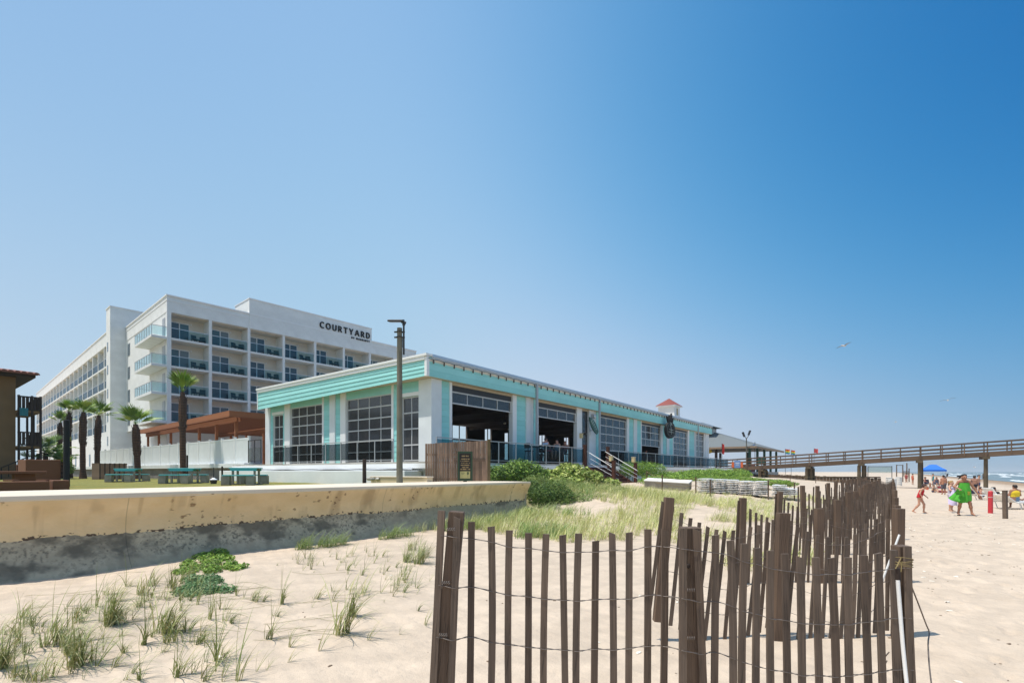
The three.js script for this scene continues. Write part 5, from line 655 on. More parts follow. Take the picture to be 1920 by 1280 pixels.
// ---------------------------------------------------------------- plants
// leaf mass: many folded leaves through the volume of some blobs, denser and lit outside
function leafMass(blobs, n, size, cols, seed, flat = 0.5) {
  const q = rand(seed), pos = [], col = [], nor = [], vol = blobs.map((b) => b[3] * b[4] * b[5]), tot = vol.reduce((a, b) => a + Math.pow(b, 0.7), 0);
  const X = V(), Y = V(), Z = V(), p = V();
  blobs.forEach((b, bi) => { const m = Math.round((n * Math.pow(vol[bi], 0.7)) / tot);
    for (let i = 0; i < m; i++) {
      const th = q() * 6.283, cz = q() * 2 - 1, sr = Math.sqrt(1 - cz * cz), lump = 0.72 + 0.5 * fbm(th * 1.6 + bi * 7, cz * 2.4 + bi * 3, 0, 3), r = Math.pow(q(), 0.28) * lump;
      p.set(b[0] + b[3] * r * sr * Math.cos(th), b[1] + b[4] * r * cz, b[2] + b[5] * r * sr * Math.sin(th));
      Y.set(sr * Math.cos(th) + rr(-1, 1, q), cz + 0.5 + rr(-0.6, 0.8, q), sr * Math.sin(th) + rr(-1, 1, q)).normalize(); Z.set(rr(-1, 1, q), rr(-0.4, 0.4, q), rr(-1, 1, q)); X.crossVectors(Y, Z).normalize(); Z.crossVectors(X, Y);
      const s = size * rr(0.6, 1.35, q), w = s * flat, c = cols[q() * cols.length | 0], k = rr(0.75, 1.25, q);
      const A = p.clone().addScaledVector(Z, -s), B = p.clone().addScaledVector(X, w).addScaledVector(Y, s * 0.15), C = p.clone().addScaledVector(Z, s).addScaledVector(Y, -s * 0.2), D = p.clone().addScaledVector(X, -w).addScaledVector(Y, s * 0.15);
      for (const v of [A, C, B, A, D, C]) { pos.push(v.x, v.y, v.z); col.push(c[0] * k, c[1] * k, c[2] * k); }
    } });
  const g = new THREE.BufferGeometry(); g.setAttribute('position', new THREE.Float32BufferAttribute(pos, 3)); g.setAttribute('color', new THREE.Float32BufferAttribute(col, 3)); g.computeVertexNormals(); return g;
}
const leafM = new THREE.MeshPhysicalMaterial({ vertexColors: true, roughness: 0.55, side: THREE.DoubleSide, transmission: 0.3, thickness: 0, specularIntensity: 0.5 });
const GRAPE = [[0.228, 0.32, 0.056], [0.333, 0.416, 0.08], [0.455, 0.512, 0.136], [0.158, 0.24, 0.048], [0.56, 0.592, 0.208]], DARKG = [[0.093, 0.178, 0.038], [0.145, 0.24, 0.045], [0.06, 0.124, 0.03], [0.221, 0.31, 0.075]], BRIGHT = [[0.202, 0.348, 0.056], [0.295, 0.45, 0.07], [0.388, 0.522, 0.112], [0.139, 0.261, 0.042]];
function shrub(name, label, blobs, n, size, cols, seed, flat) { // blobs: px, py (centre), depth, rx, ry, rz in metres
  const bs = blobs.map(([px, py, d, rx, ry, rz]) => { const p = at(px, py, d); return [p.x, p.y, p.z, rx, ry, rz]; }), c = bs[0], gy = ground(c[0], c[2], false), t = thing(name, label, 'bush', [c[0], gy, c[2]]);
  const g = leafMass(bs.map((b) => [b[0] - c[0], b[1] - gy, b[2] - c[2], b[3], b[4], b[5]]), n, size, cols, seed, flat); mesh('foliage', g, leafM, t);
  const st = [], q = rand(seed + 9); for (const b of bs) for (let i = 0; i < 5; i++) st.push(rod(V(b[0] - c[0] + rr(-0.2, 0.2, q), -0.15, b[2] - c[2] + rr(-0.2, 0.2, q)), V(b[0] - c[0] + rr(-0.6, 0.6, q) * b[3], b[1] - gy + rr(-0.2, 0.4, q) * b[4], b[2] - c[2] + rr(-0.6, 0.6, q) * b[5]), 0.025, 0.01, 6)); mesh('stems', merge(st), M.darkWood, t); return t;
}
shrub('sea_grape_bush', 'dense green sea grape bush right of the weathered enclosure, under the railing', [[950, 890, 24, 0.95, 0.6, 0.8], [985, 886, 24.5, 0.95, 0.65, 0.9], [925, 892, 23.5, 0.5, 0.5, 0.6], [968, 879, 24.5, 0.75, 0.5, 0.7], [1010, 892, 24.5, 0.6, 0.5, 0.6]], 9000, 0.06, [...BRIGHT, ...DARKG], 101, 0.55);
shrub('sea_grape_bush', 'pale green sea grape bush with round leaves beside the brown steps', [[1068, 893, 26.5, 1.15, 0.7, 1.0], [1030, 896, 26, 0.8, 0.5, 0.8], [1105, 898, 27, 0.9, 0.5, 0.8], [1065, 882, 26.8, 0.7, 0.45, 0.6], [1140, 906, 27, 0.75, 0.3, 0.6], [1060, 906, 25.2, 1.1, 0.5, 0.8]], 7800, 0.085, GRAPE, 102, 0.75);
shrub('dark_shrub', 'dark green shrub growing against the broken end of the seawall', [[1015, 930, 20.4, 0.62, 0.55, 0.7], [1040, 925, 21, 0.75, 0.55, 0.7], [1000, 918, 20.6, 0.4, 0.4, 0.4], [1060, 935, 20.8, 0.5, 0.45, 0.5]], 9000, 0.042, DARKG, 103, 0.45);
shrub('dune_shrub', 'soft mid green shrub spreading below the pale sea grape bush', [[1095, 921, 23, 1.1, 0.45, 0.9], [1050, 911, 23.4, 0.9, 0.4, 0.8], [1150, 922, 23.5, 0.8, 0.32, 0.7], [1005, 903, 22.5, 0.7, 0.35, 0.6], [1180, 932, 23, 0.6, 0.22, 0.5], [1080, 934, 21, 0.8, 0.3, 0.6], [1125, 936, 21.4, 0.8, 0.26, 0.6], [1165, 926, 22.4, 0.8, 0.28, 0.6]], 13000, 0.05, [[0.24, 0.34, 0.09], [0.32, 0.40, 0.13], [0.18, 0.27, 0.07], [0.40, 0.46, 0.19]], 104, 0.3);
{
  const bl = [], q = rand(66); for (let i = 0; i < 22; i++) { const u = i / 21, px = mix(1225, 1388, u), d = mix(33.5, 47, u) + rr(-3, 3, q); const p = at(px, 884, d), gy = ground(p.x, p.z, false); bl.push([px, CY - ((gy + 0.1 - EYE) / d) * F, d, rr(0.9, 1.6, q), rr(0.32, 0.6, q), rr(1.0, 1.8, q)]); }
  shrub('mound_shrub', 'long bright green shrub mound along the sand in front of the far deck railing', bl, 24000, 0.075, BRIGHT, 105, 0.45);
  const b2 = []; for (let i = 0; i < 9; i++) { const u = i / 8, px = mix(1290, 1425, u), d = mix(36, 44, u); const p = at(px, 884, d), gy = ground(p.x, p.z, false); b2.push([px, CY - ((gy + 0.02 - EYE) / d) * F, d, 1.3, 0.25, 1.0]); }
  shrub('mound_shrub', 'low green creeper at the foot of the shrub mound behind the lounger stacks', b2, 9000, 0.06, BRIGHT, 106, 0.4);
  shrub('mound_shrub', 'small low green shrub on the sand right of the lounger stacks', [[1455, 905, 34, 1.0, 0.25, 0.7], [1475, 907, 34.5, 0.8, 0.2, 0.6]], 2500, 0.06, BRIGHT, 107, 0.4);
  shrub('mound_shrub', 'small green shrub at the right foot of the brown steps', [[1205, 879, 36, 1.1, 0.6, 0.8], [1190, 878, 36, 0.8, 0.6, 0.6], [1175, 880, 36.5, 0.7, 0.6, 0.5], [1225, 880, 37, 1.1, 0.55, 0.8]], 5200, 0.06, BRIGHT, 108, 0.4);
}
// ---- palms: shaggy trunk and fans of blades
function fan(len, wide, q, wind) { // one fan leaf along +z: stalk, then blades spread from its tip
  const v = [], n = 17, st = len * 0.3; const tri = (a, b, c) => v.push(...a, ...b, ...c);
  tri([-0.018, 0, 0], [0.018, 0, 0], [0, 0.01, st]); tri([-0.018, 0, 0], [0, -0.02, st * 0.9], [0.018, 0, 0]);
  for (let i = 0; i < n; i++) { const an = mix(-wide, wide, i / (n - 1)) + rr(-0.04, 0.04, q), L = len * 0.74 * rr(0.85, 1.05, q) * (1 - 0.25 * Math.abs(an) / wide), w = 0.022 * len, dx = Math.sin(an), dz = Math.cos(an), dr = -0.14 * L * rr(0.6, 1.5, q), fold = (i % 2 ? 1 : -1) * 0.01 * len; const px = dz, pz = -dx; const m = [dx * L * 0.55, fold + 0.02, st + dz * L * 0.55];
    tri([0, 0, st], [m[0] + px * w, m[1] - 0.01, m[2] + pz * w], [m[0], m[1] + 0.012, m[2]]); tri([0, 0, st], [m[0], m[1] + 0.012, m[2]], [m[0] - px * w, m[1] - 0.01, m[2] - pz * w]);
    tri([m[0] + px * w, m[1] - 0.01, m[2] + pz * w], [dx * L, dr, st + dz * L], [m[0], m[1] + 0.012, m[2]]); tri([m[0], m[1] + 0.012, m[2]], [dx * L, dr, st + dz * L], [m[0] - px * w, m[1] - 0.01, m[2] - pz * w]); }
  const g = new THREE.BufferGeometry(); g.setAttribute('position', new THREE.Float32BufferAttribute(v, 3)); g.computeVertexNormals(); return g;
}
const fanM = [[0.16, 0.27, 0.035], [0.24, 0.34, 0.05], [0.10, 0.18, 0.03], [0.32, 0.38, 0.08]].map((c) => new THREE.MeshPhysicalMaterial({ color: lin(...c.map((v) => v * 1.35)), side: THREE.DoubleSide, roughness: 0.5, transmission: 0.3, thickness: 0 }));
function palm(label, px, baseY, topY, d, leafLen, r, nL, upright, seed, shag = 0.5, gy = LAWN) {
  const q = rand(seed), b = at(px, baseY, d), crownTop = at(px, topY, d).y, hh = crownTop - gy - leafLen * 0.78, t = thing('palm_tree', label, 'palm tree', [b.x, gy, b.z]), lean = rr(-0.12, 0.12, q);
  const P = []; for (let i = 0; i <= 24; i++) { const u = i / 24; P.push(V(lean * u * u * 2, hh * u, 0.05 * Math.sin(u * 3))); }
  const pos = [], uv = [], ix = [], N = 14; P.forEach((p, i) => { const u = i / 24, rad = r * (u < 0.12 ? mix(1.4, 1, u / 0.12) : 1) * (u > 1 - shag ? 1 + 0.3 * Math.sin(Math.PI * clamp((u - 1 + shag) / shag)) : 1) * (u > 0.95 ? 0.75 : 1); for (let k = 0; k <= N; k++) { const a = (k / N) * 6.2832, rr2 = rad * (1 + 0.10 * (vn(k * 1.3 + seed, i * 2.2) - 0.5)); pos.push(p.x + Math.cos(a) * rr2, p.y, p.z + Math.sin(a) * rr2); uv.push((k / N) * 2, p.y * 1.2); } if (i) for (let k = 0; k < N; k++) { const c = i * (N + 1) + k; ix.push(c, c - N - 1, c + 1, c - N - 1, c - N, c + 1); } });
  const g = new THREE.BufferGeometry(); g.setAttribute('position', new THREE.Float32BufferAttribute(pos, 3)); g.setAttribute('uv', new THREE.Float32BufferAttribute(uv, 2)); g.setIndex(ix.reverse()); g.computeVertexNormals(); if (g.attributes.normal.getX(0) < 0) { g.setIndex(ix.reverse()); g.computeVertexNormals(); } mesh('trunk', g, M.bark, t);
  const st = []; for (let i = 0; i < 110 * hh / 5; i++) { const u = 1 - shag * Math.pow(q(), 0.8) * 1.0, a = q() * 6.283, p = P[Math.round(u * 24)]; const o = V(Math.cos(a), 0, Math.sin(a)), s = r * 1.1; st.push(rod(V(p.x + o.x * s, hh * u - 0.12, p.z + o.z * s), V(p.x + o.x * (s + rr(0.03, 0.1, q)), hh * u + rr(0.02, 0.16, q), p.z + o.z * (s + 0.05)), 0.028, 0.008, 4)); } mesh('leaf_bases', merge(st), std([0.12, 0.082, 0.06]), t);
  const cr = new THREE.Group(); cr.name = 'crown'; cr.position.copy(P[24]); t.add(cr);
  for (let i = 0; i < nL; i++) { const az = i * 2.4 + rr(-0.3, 0.3, q), el = mix(1.35, upright, Math.pow(i / nL, 0.9)) + rr(-0.1, 0.1, q); const m = mesh('frond', fan(leafLen * rr(0.7, 1.15, q), 0.42 + 0.22 * q(), q), fanM[(i + seed) % 4], cr); m.rotation.order = 'YXZ'; m.rotation.y = az; m.rotation.x = -el; m.rotation.z = rr(-0.4, 0.4, q); }
  return t;
}
palm('tallest palm with tight upright crown, behind the middle picnic table', 343, 896, 702, 36, 1.65, 0.2, 16, 0.75, 201, 0.42);
palm('short stout palm with open bright crown, beside the pergola end', 258, 893, 762, 40, 1.85, 0.22, 20, 0.4, 202, 0.55);
palm('palm with drooping right frond beside the hotel stair tower', 182, 884, 752, 47, 1.75, 0.21, 18, 0.1, 203, 0.55);
palm('palm with small round crown and flared base right of the black post', 155, 897, 749, 42, 1.35, 0.2, 18, 0.45, 204, 0.5);
palm('slim palm with dark crown just right of the black post', 131, 886, 749, 47, 1.5, 0.16, 18, 0.45, 205, 0.3);
palm('small palm left of the black post, in front of the hotel wing', 111, 880, 772, 50, 1.4, 0.19, 16, 0.4, 206, 0.6);
{ // clump of low fan palms beside the brown building
  const p = at(88, 884, 44), t = thing('fan_palm_clump', 'broad clump of low fan palms between the brown building and the black post', 'palm', [p.x, LAWN, p.z]), q = rand(207);
  for (let k = 0; k < 74; k++) { const c = V(rr(-1.3, 1.4, q), rr(1.6, 3.2, q) - 0, rr(-1, 1, q)); const m = mesh('frond', fan(rr(1.0, 1.5, q), 0.9, q), fanM[[0, 2, 2, 1][k % 4]], t); c.y -= Math.abs(c.x) * 0.4; m.position.copy(c); m.rotation.order = 'YXZ'; m.rotation.y = q() * 6.28; m.rotation.x = -rr(0.0, 1.3, q); }
  mesh('trunks', merge([[-0.7, 0], [0.2, 0.4], [0.9, -0.3]].map(([x, z]) => rod(V(x, 0, z), V(x * 1.1, 2.2, z), 0.2, 0.16, 8))), M.bark, t);
  const st = []; for (let i = 0; i < 60; i++) { const a = q() * 6.28, x = rr(-1.1, 1.2, q); st.push(rod(V(x, 0.3, Math.sin(a) * 0.4), V(x + rr(-0.5, 0.5, q), rr(1.2, 2.4, q), Math.sin(a)), 0.02, 0.008, 4)); } mesh('stalks', merge(st), std([0.1, 0.09, 0.04]), t);
}
shrub('hedge_bush', 'bright green bush behind the stucco block at the foot of the palms', [[118, 872, 46, 0.8, 0.9, 0.6], [126, 878, 45, 0.6, 0.6, 0.5]], 1800, 0.08, BRIGHT, 208, 0.5);
// ---- dune grass: blades bent by the wind from the left, in tufts
function tuft(n, len, spread, bend, seed, cols, wd = 0.0055) { // each blade leaves the sand steeply and curls over with the wind towards +x
  const q = rand(seed), pos = [], col = [], S = 7;
  for (let i = 0; i < n; i++) {
    const a0 = q() * 6.283, r = spread * Math.sqrt(q()), L = len * rr(0.45, 1.15, q) * (q() < 0.15 ? 1.35 : 1), az = rr(-1.0, 1.0, q) * (q() < 0.2 ? 2.4 : 1), w = wd * rr(0.65, 1.25, q), c = cols[q() * cols.length | 0], k = rr(0.75, 1.25, q), th0 = rr(-0.1, 0.65, q), th1 = th0 + bend * rr(0.5, 1.9, q), tw = az + 1.57 + rr(-0.7, 0.7, q), wx = Math.cos(tw), wz = Math.sin(tw);
    let x = r * Math.cos(a0), y = 0, z = r * Math.sin(a0); const P = [[x, y, z, w * 0.8]];
    for (let s = 1; s <= S; s++) { const u = s / S, th = Math.min(th0 + (th1 - th0) * Math.pow(u, 1.6), 2.0), d = L / S; x += Math.sin(th) * Math.cos(az) * d; z += Math.sin(th) * Math.sin(az) * d; y = Math.max(y + Math.cos(th) * d, 0.006); P.push([x, y, z, w * (1 - Math.pow(u, 2.4))]); }
    for (let s = 0; s < S; s++) { const A = P[s], B = P[s + 1], q0 = [A[0] - wx * A[3], A[1], A[2] - wz * A[3]], q1 = [A[0] + wx * A[3], A[1], A[2] + wz * A[3]], q2 = [B[0] + wx * B[3], B[1], B[2] + wz * B[3]], q3 = [B[0] - wx * B[3], B[1], B[2] - wz * B[3]]; for (const v of s === S - 1 ? [q0, q1, q2] : [q0, q1, q2, q0, q2, q3]) { pos.push(...v); col.push(c[0] * k, c[1] * k, c[2] * k); } }
  }
  const g = new THREE.BufferGeometry(); g.setAttribute('position', new THREE.Float32BufferAttribute(pos, 3)); g.setAttribute('color', new THREE.Float32BufferAttribute(col, 3)); g.computeVertexNormals(); return g;
}
const GC = [[0.21, 0.254, 0.071], [0.284, 0.318, 0.101], [0.366, 0.381, 0.143], [0.162, 0.21, 0.059], [0.487, 0.432, 0.202]], GY = [[0.478, 0.518, 0.189], [0.609, 0.602, 0.257], [0.377, 0.434, 0.135], [0.7, 0.658, 0.338]];
const grassM = new THREE.MeshPhysicalMaterial({ vertexColors: true, roughness: 0.6, side: THREE.DoubleSide, transmission: 0.3, thickness: 0 });
function scatter(name, label, geos, list) { // list: [x, z, scale, turn]; one instanced mesh per blade arrangement, wind stays in the world's x
  const by = geos.map(() => []); list.forEach((l, i) => by[Math.floor(hash(i, 7) * geos.length)].push(l));
  by.forEach((ls, k) => { if (!ls.length) return; const im = new THREE.InstancedMesh(geos[k], grassM, ls.length), m = new THREE.Matrix4(), q = new THREE.Quaternion(), e = new THREE.Euler(); ls.forEach(([x, z, s, tn, sy = 1], i) => { e.set(0, tn, 0); m.compose(V(x, ground(x, z) - 0.012, z), q.setFromEuler(e), V(s, s * sy, s)); im.setMatrixAt(i, m); const c = 0.82 + 0.36 * hash(i, k + 50); im.setColorAt(i, lin(c, c, c * (0.9 + 0.2 * hash(i, 3)))); }); im.name = numbered(name); im.userData = { kind: 'stuff', label: label }; im.castShadow = im.receiveShadow = true; scene.add(im); });
}
{
  const q = rand(300), px2 = (px, py) => { let d = (1.78 * F) / (py - CY); for (let i = 0; i < 6; i++) { const p = at(px, 884, d), gy = ground(p.x, p.z, false); d = ((EYE - gy) * F) / (py - CY); } const p = at(px, 884, d); return [p.x, p.z, d]; };
  const big = [0, 1, 2, 3].map((k) => tuft([20, 26, 16, 22][k], [0.62, 0.58, 0.66, 0.6][k], 0.07, [0.9, 1.3, 1.1, 1.6][k], 310 + k, GC, 0.0052)), mid = [0, 1, 2, 3].map((k) => tuft([9, 12, 7, 11][k], [0.55, 0.5, 0.56, 0.52][k], 0.035, [0.8, 1.3, 1.0, 1.6][k], 320 + k, GC, 0.0052)), thin = [0, 1, 2].map((k) => tuft([4, 3, 6][k], [0.5, 0.46, 0.5][k], 0.02, [0.4, 1.0, 1.6][k], 330 + k, GC, 0.005));
  const Z = (x, y) => [x / 3.048, 860 + y / 3.048], Z2 = (x, y) => [500 + x / 3.048, 860 + y / 3.048];
  const B = [], Md = [], Tn = [], put = (L, px, py, h, n = 1, sp = 0) => { for (let i = 0; i < n; i++) { const [x, z, d] = px2(px + rr(-sp, sp, q), py + rr(-sp, sp, q) * 0.25); L.push([x, z, (((h / F) * d) / 0.46) * rr(0.85, 1.1, q), rr(-0.5, 0.5, q)]); } };
  // tufts read off the photograph: x, y of the foot and height in the first two crops
  for (const [x, y, h, n] of [[250, 1262, 200, 2], [440, 1180, 240, 5], [20, 1200, 220, 5], [320, 1060, 190, 4], [590, 960, 210, 5], [930, 1000, 220, 4], [960, 745, 130, 3], [110, 1010, 110, 2], [1140, 760, 100, 3], [100, 1250, 150, 3], [380, 1120, 160, 3], [640, 940, 150, 3], [1000, 980, 130, 2]]) put(B, ...Z(x, y), h / 3.048, n, 16);
  for (const [x, y, h] of [[650, 1190, 190], [800, 1260, 150], [190, 1000, 130], [450, 930, 110], [680, 1010, 100], [820, 1060, 190], [940, 1100, 120], [1130, 1060, 180], [1190, 920, 140], [1310, 940, 160], [1530, 1030, 190], [1440, 790, 110], [1510, 815, 120], [1600, 830, 140], [1810, 800, 110], [740, 730, 90], [860, 790, 85], [1010, 750, 80], [1570, 900, 130], [1160, 1040, 130], [780, 850, 80], [860, 850, 70], [1020, 870, 80], [1350, 780, 90], [700, 1110, 150]]) put(Md, ...Z(x, y), h / 3.048, 2, 4);
  for (const [x, y, h] of [[1040, 1170, 110], [1180, 1190, 120], [1345, 1150, 130], [1465, 1215, 170], [1520, 1210, 120], [1660, 1080, 170], [1270, 1275, 150], [130, 1270, 100], [230, 920, 80], [70, 940, 80], [1300, 860, 90], [1780, 850, 70]]) put(Tn, ...Z(x, y), h / 3.048);
  for (const [x, y, h, n] of [[430, 1000, 250, 3], [460, 900, 170, 3], [800, 590, 100, 5], [860, 600, 120, 5], [900, 560, 90, 4], [830, 520, 80, 4]]) put(B, ...Z2(x, y), h / 3.048, n, 7);
  for (const [x, y, h] of [[230, 610, 80], [400, 640, 90], [545, 660, 70], [735, 620, 90], [280, 800, 130], [380, 815, 150], [575, 1035, 190], [860, 870, 140], [300, 1100, 180], [80, 830, 140], [20, 1030, 160], [470, 545, 60], [350, 540, 60], [570, 540, 50], [630, 570, 50], [700, 690, 60], [750, 690, 60], [905, 950, 120], [170, 600, 60], [60, 610, 50], [270, 650, 40], [650, 650, 50]]) put(Md, ...Z2(x, y), h / 3.048, 1, 2);
  for (const [x, y, h] of [[130, 1080, 160], [760, 1005, 100], [910, 955, 160], [670, 820, 70], [10, 1190, 90], [930, 700, 80]]) put(Tn, ...Z2(x, y), h / 3.048);
  // sparser random tufts among them
  for (let i = 0; i < 1150; i++) { const py = mix(1000, 1278, Math.pow(q(), 1.1)), px = rr(-120, 800, q), line = px < 330 ? 1168 - px * 0.3 : 1104 - px * 0.105; if (py < line) continue; const dens = fbm(px * 0.012, py * 0.02 + 4, 0, 3) * (px < 420 && py > 1130 ? 1.15 : px > 560 && py > 1120 ? 0.5 : 1); if (dens < 0.455) continue; const [x, z, d] = px2(px, py), L = dens > 0.7 && q() < 0.5 ? B : q() < 0.4 ? Md : Tn; L.push([x, z, rr(0.35, 0.95, q), rr(-0.6, 0.6, q)]); }
  scatter('beach_grass', 'dense tufts of green beach grass bent by the wind, on the bare sand at lower left', big, B); scatter('beach_grass', 'smaller tufts of green beach grass scattered on the bare sand at lower left', mid, Md); scatter('beach_grass', 'single thin sprigs of beach grass on the bare sand', thin, Tn);
  // long light grass along the foot of the seawall
  const wallg = [0, 1, 2].map((k) => tuft(10, 0.6, 0.08, 1.7, 340 + k, [[0.32, 0.42, 0.12], [0.42, 0.5, 0.18], [0.24, 0.34, 0.09]])), WL = [];
  for (let i = 0; i < 640; i++) { const a = rr(3.5, 17, q), w = WALL_W + 0.55 + Math.pow(q(), 2) * mix(0.3, 1.5, ss(8, 15, a)), k = fbm(a * 0.9, 4, 0, 2); if (k + ss(8, 13, a) * 0.5 < 0.52) continue; WL.push([BX(a, w), BZ(a, w), rr(0.5, 1.0, q), rr(-0.4, 0.4, q)]); }
  scatter('wall_grass', 'long pale green grass growing along the foot of the seawall', wallg, WL);
  // the dense pale field between the fences and the restaurant
  const field = [0, 1, 2, 3].map((k) => tuft(9, 0.5, 0.11, 0.5, 350 + k, GY, 0.0055)), FL = [];
  for (let i = 0; i < 12000; i++) { const a = rr(9.5, 40, q), w = rr(-13.2, -1.2, q), k = fbm(a * 0.32 + 2, w * 0.45, 0, 3), edge = ss(-2.2, -4.2, w) * ss(10, 15, a + (w + 10) * 0.3), path = Math.exp(-(((w + 4.6 + 0.6 * Math.sin(a * 0.5)) / 1.0) ** 2)) * 0.12; if (k - path < mix(0.68, 0.33, edge) || (a > 26 && w < -9.5) || (a > 27 && w < -5.2)) continue; if (Math.hypot(a - 17, w + 10.3) < 1.3) continue; FL.push([BX(a, w), BZ(a, w), rr(0.4, 1.15, q) * (a > 21.5 ? 0.55 : 1), rr(-1.2, 1.2, q)]); }
  for (let i = 0; i < 900; i++) { const a = rr(17.8, 22.3, q), w = rr(-12.8, -6.5, q); if (Math.hypot(a - 17, w + 10.3) < 1.5 || q() > 0.55 + fbm(a * 0.7, w * 0.7)) continue; FL.push([BX(a, w), BZ(a, w), rr(0.5, 1.1, q), rr(-1.2, 1.2, q)]); }
  scatter('dune_grass', 'dense pale yellow green grass covering the dune between the picket fences and the restaurant', field, FL);
  const creep = [0, 1].map((k) => tuft(40, 0.3, 0.2, 0.35, 360 + k, [[0.17, 0.3, 0.07], [0.25, 0.38, 0.1], [0.32, 0.44, 0.13]], 0.008)), CL = []; for (let i = 0; i < 34; i++) { const [X, Zz] = px2(rr(975, 1075, q), rr(988, 1012, q)); CL.push([X, Zz, rr(0.7, 1.2, q), rr(-0.6, 0.6, q)]); } for (let i = 0; i < 12; i++) { const [X, Zz] = px2(rr(1060, 1110, q), rr(955, 972, q)); CL.push([X, Zz, rr(0.8, 1.3, q), rr(-0.6, 0.6, q)]); }
  for (const [name, label, X0, Y0, sx, sy, cols, seed, sz] of [['ground_vine', 'bright green leafy ground vine spilling from the foot of the seawall', 395, 1057, 62, 17, BRIGHT, 401, 0.028], ['ground_vine', 'blue green creeping ground vine among the beach grass below the seawall', 385, 1103, 45, 14, [[0.12, 0.24, 0.10], [0.18, 0.32, 0.13], [0.25, 0.38, 0.17]], 402, 0.022]]) { const t0 = px2(X0, Y0), bl = []; for (let i = 0; i < 12; i++) { const [X, Zz] = px2(X0 + rr(-sx, sx, q), Y0 + rr(-sy, sy, q)); bl.push([X - t0[0], ground(X, Zz) - ground(t0[0], t0[1]) + 0.03, Zz - t0[1], rr(0.12, 0.26, q), rr(0.06, 0.13, q), rr(0.12, 0.26, q)]); } const t = thing(name, label, 'plant', [t0[0], ground(t0[0], t0[1]), t0[1]]); mesh('foliage', leafMass(bl, 5200, sz, cols, seed, 0.55), leafM, t); mesh('stems', merge(bl.map((v) => tube([V(0, 0.01, 0), V(v[0] * 0.5, v[1] + 0.02, v[2] * 0.6), V(v[0], v[1], v[2])], 0.004, 4, 8))), M.rope, t); }
  scatter('green_grass_patch', 'bright green patches of thick low grass on the sand', creep, CL);
  // pale dry runners lying on the sand
  const run = []; for (let i = 0; i < 40; i++) { const px = rr(20, 640, q), py = rr(1075, 1200, q), [x, z, d] = px2(px, py), L = rr(0.3, 1.1, q), pts = []; for (let k = 0; k <= 5; k++) { const X = x + (L * k) / 5, Zz = z + 0.1 * Math.sin(k * 1.3 + i) * L - 0.1 * k / 5; pts.push(V(X, ground(X, Zz) + 0.012 + 0.05 * Math.sin((k / 5) * 3.1) * (i % 3 === 0), Zz)); } run.push(tube(pts, 0.0022, 4, 10)); }
  const rm = mesh('grass_runners', merge(run), std([0.3, 0.27, 0.14]), scene); rm.userData = { kind: 'stuff', label: 'thin dry grass runners lying across the bare sand' };
}
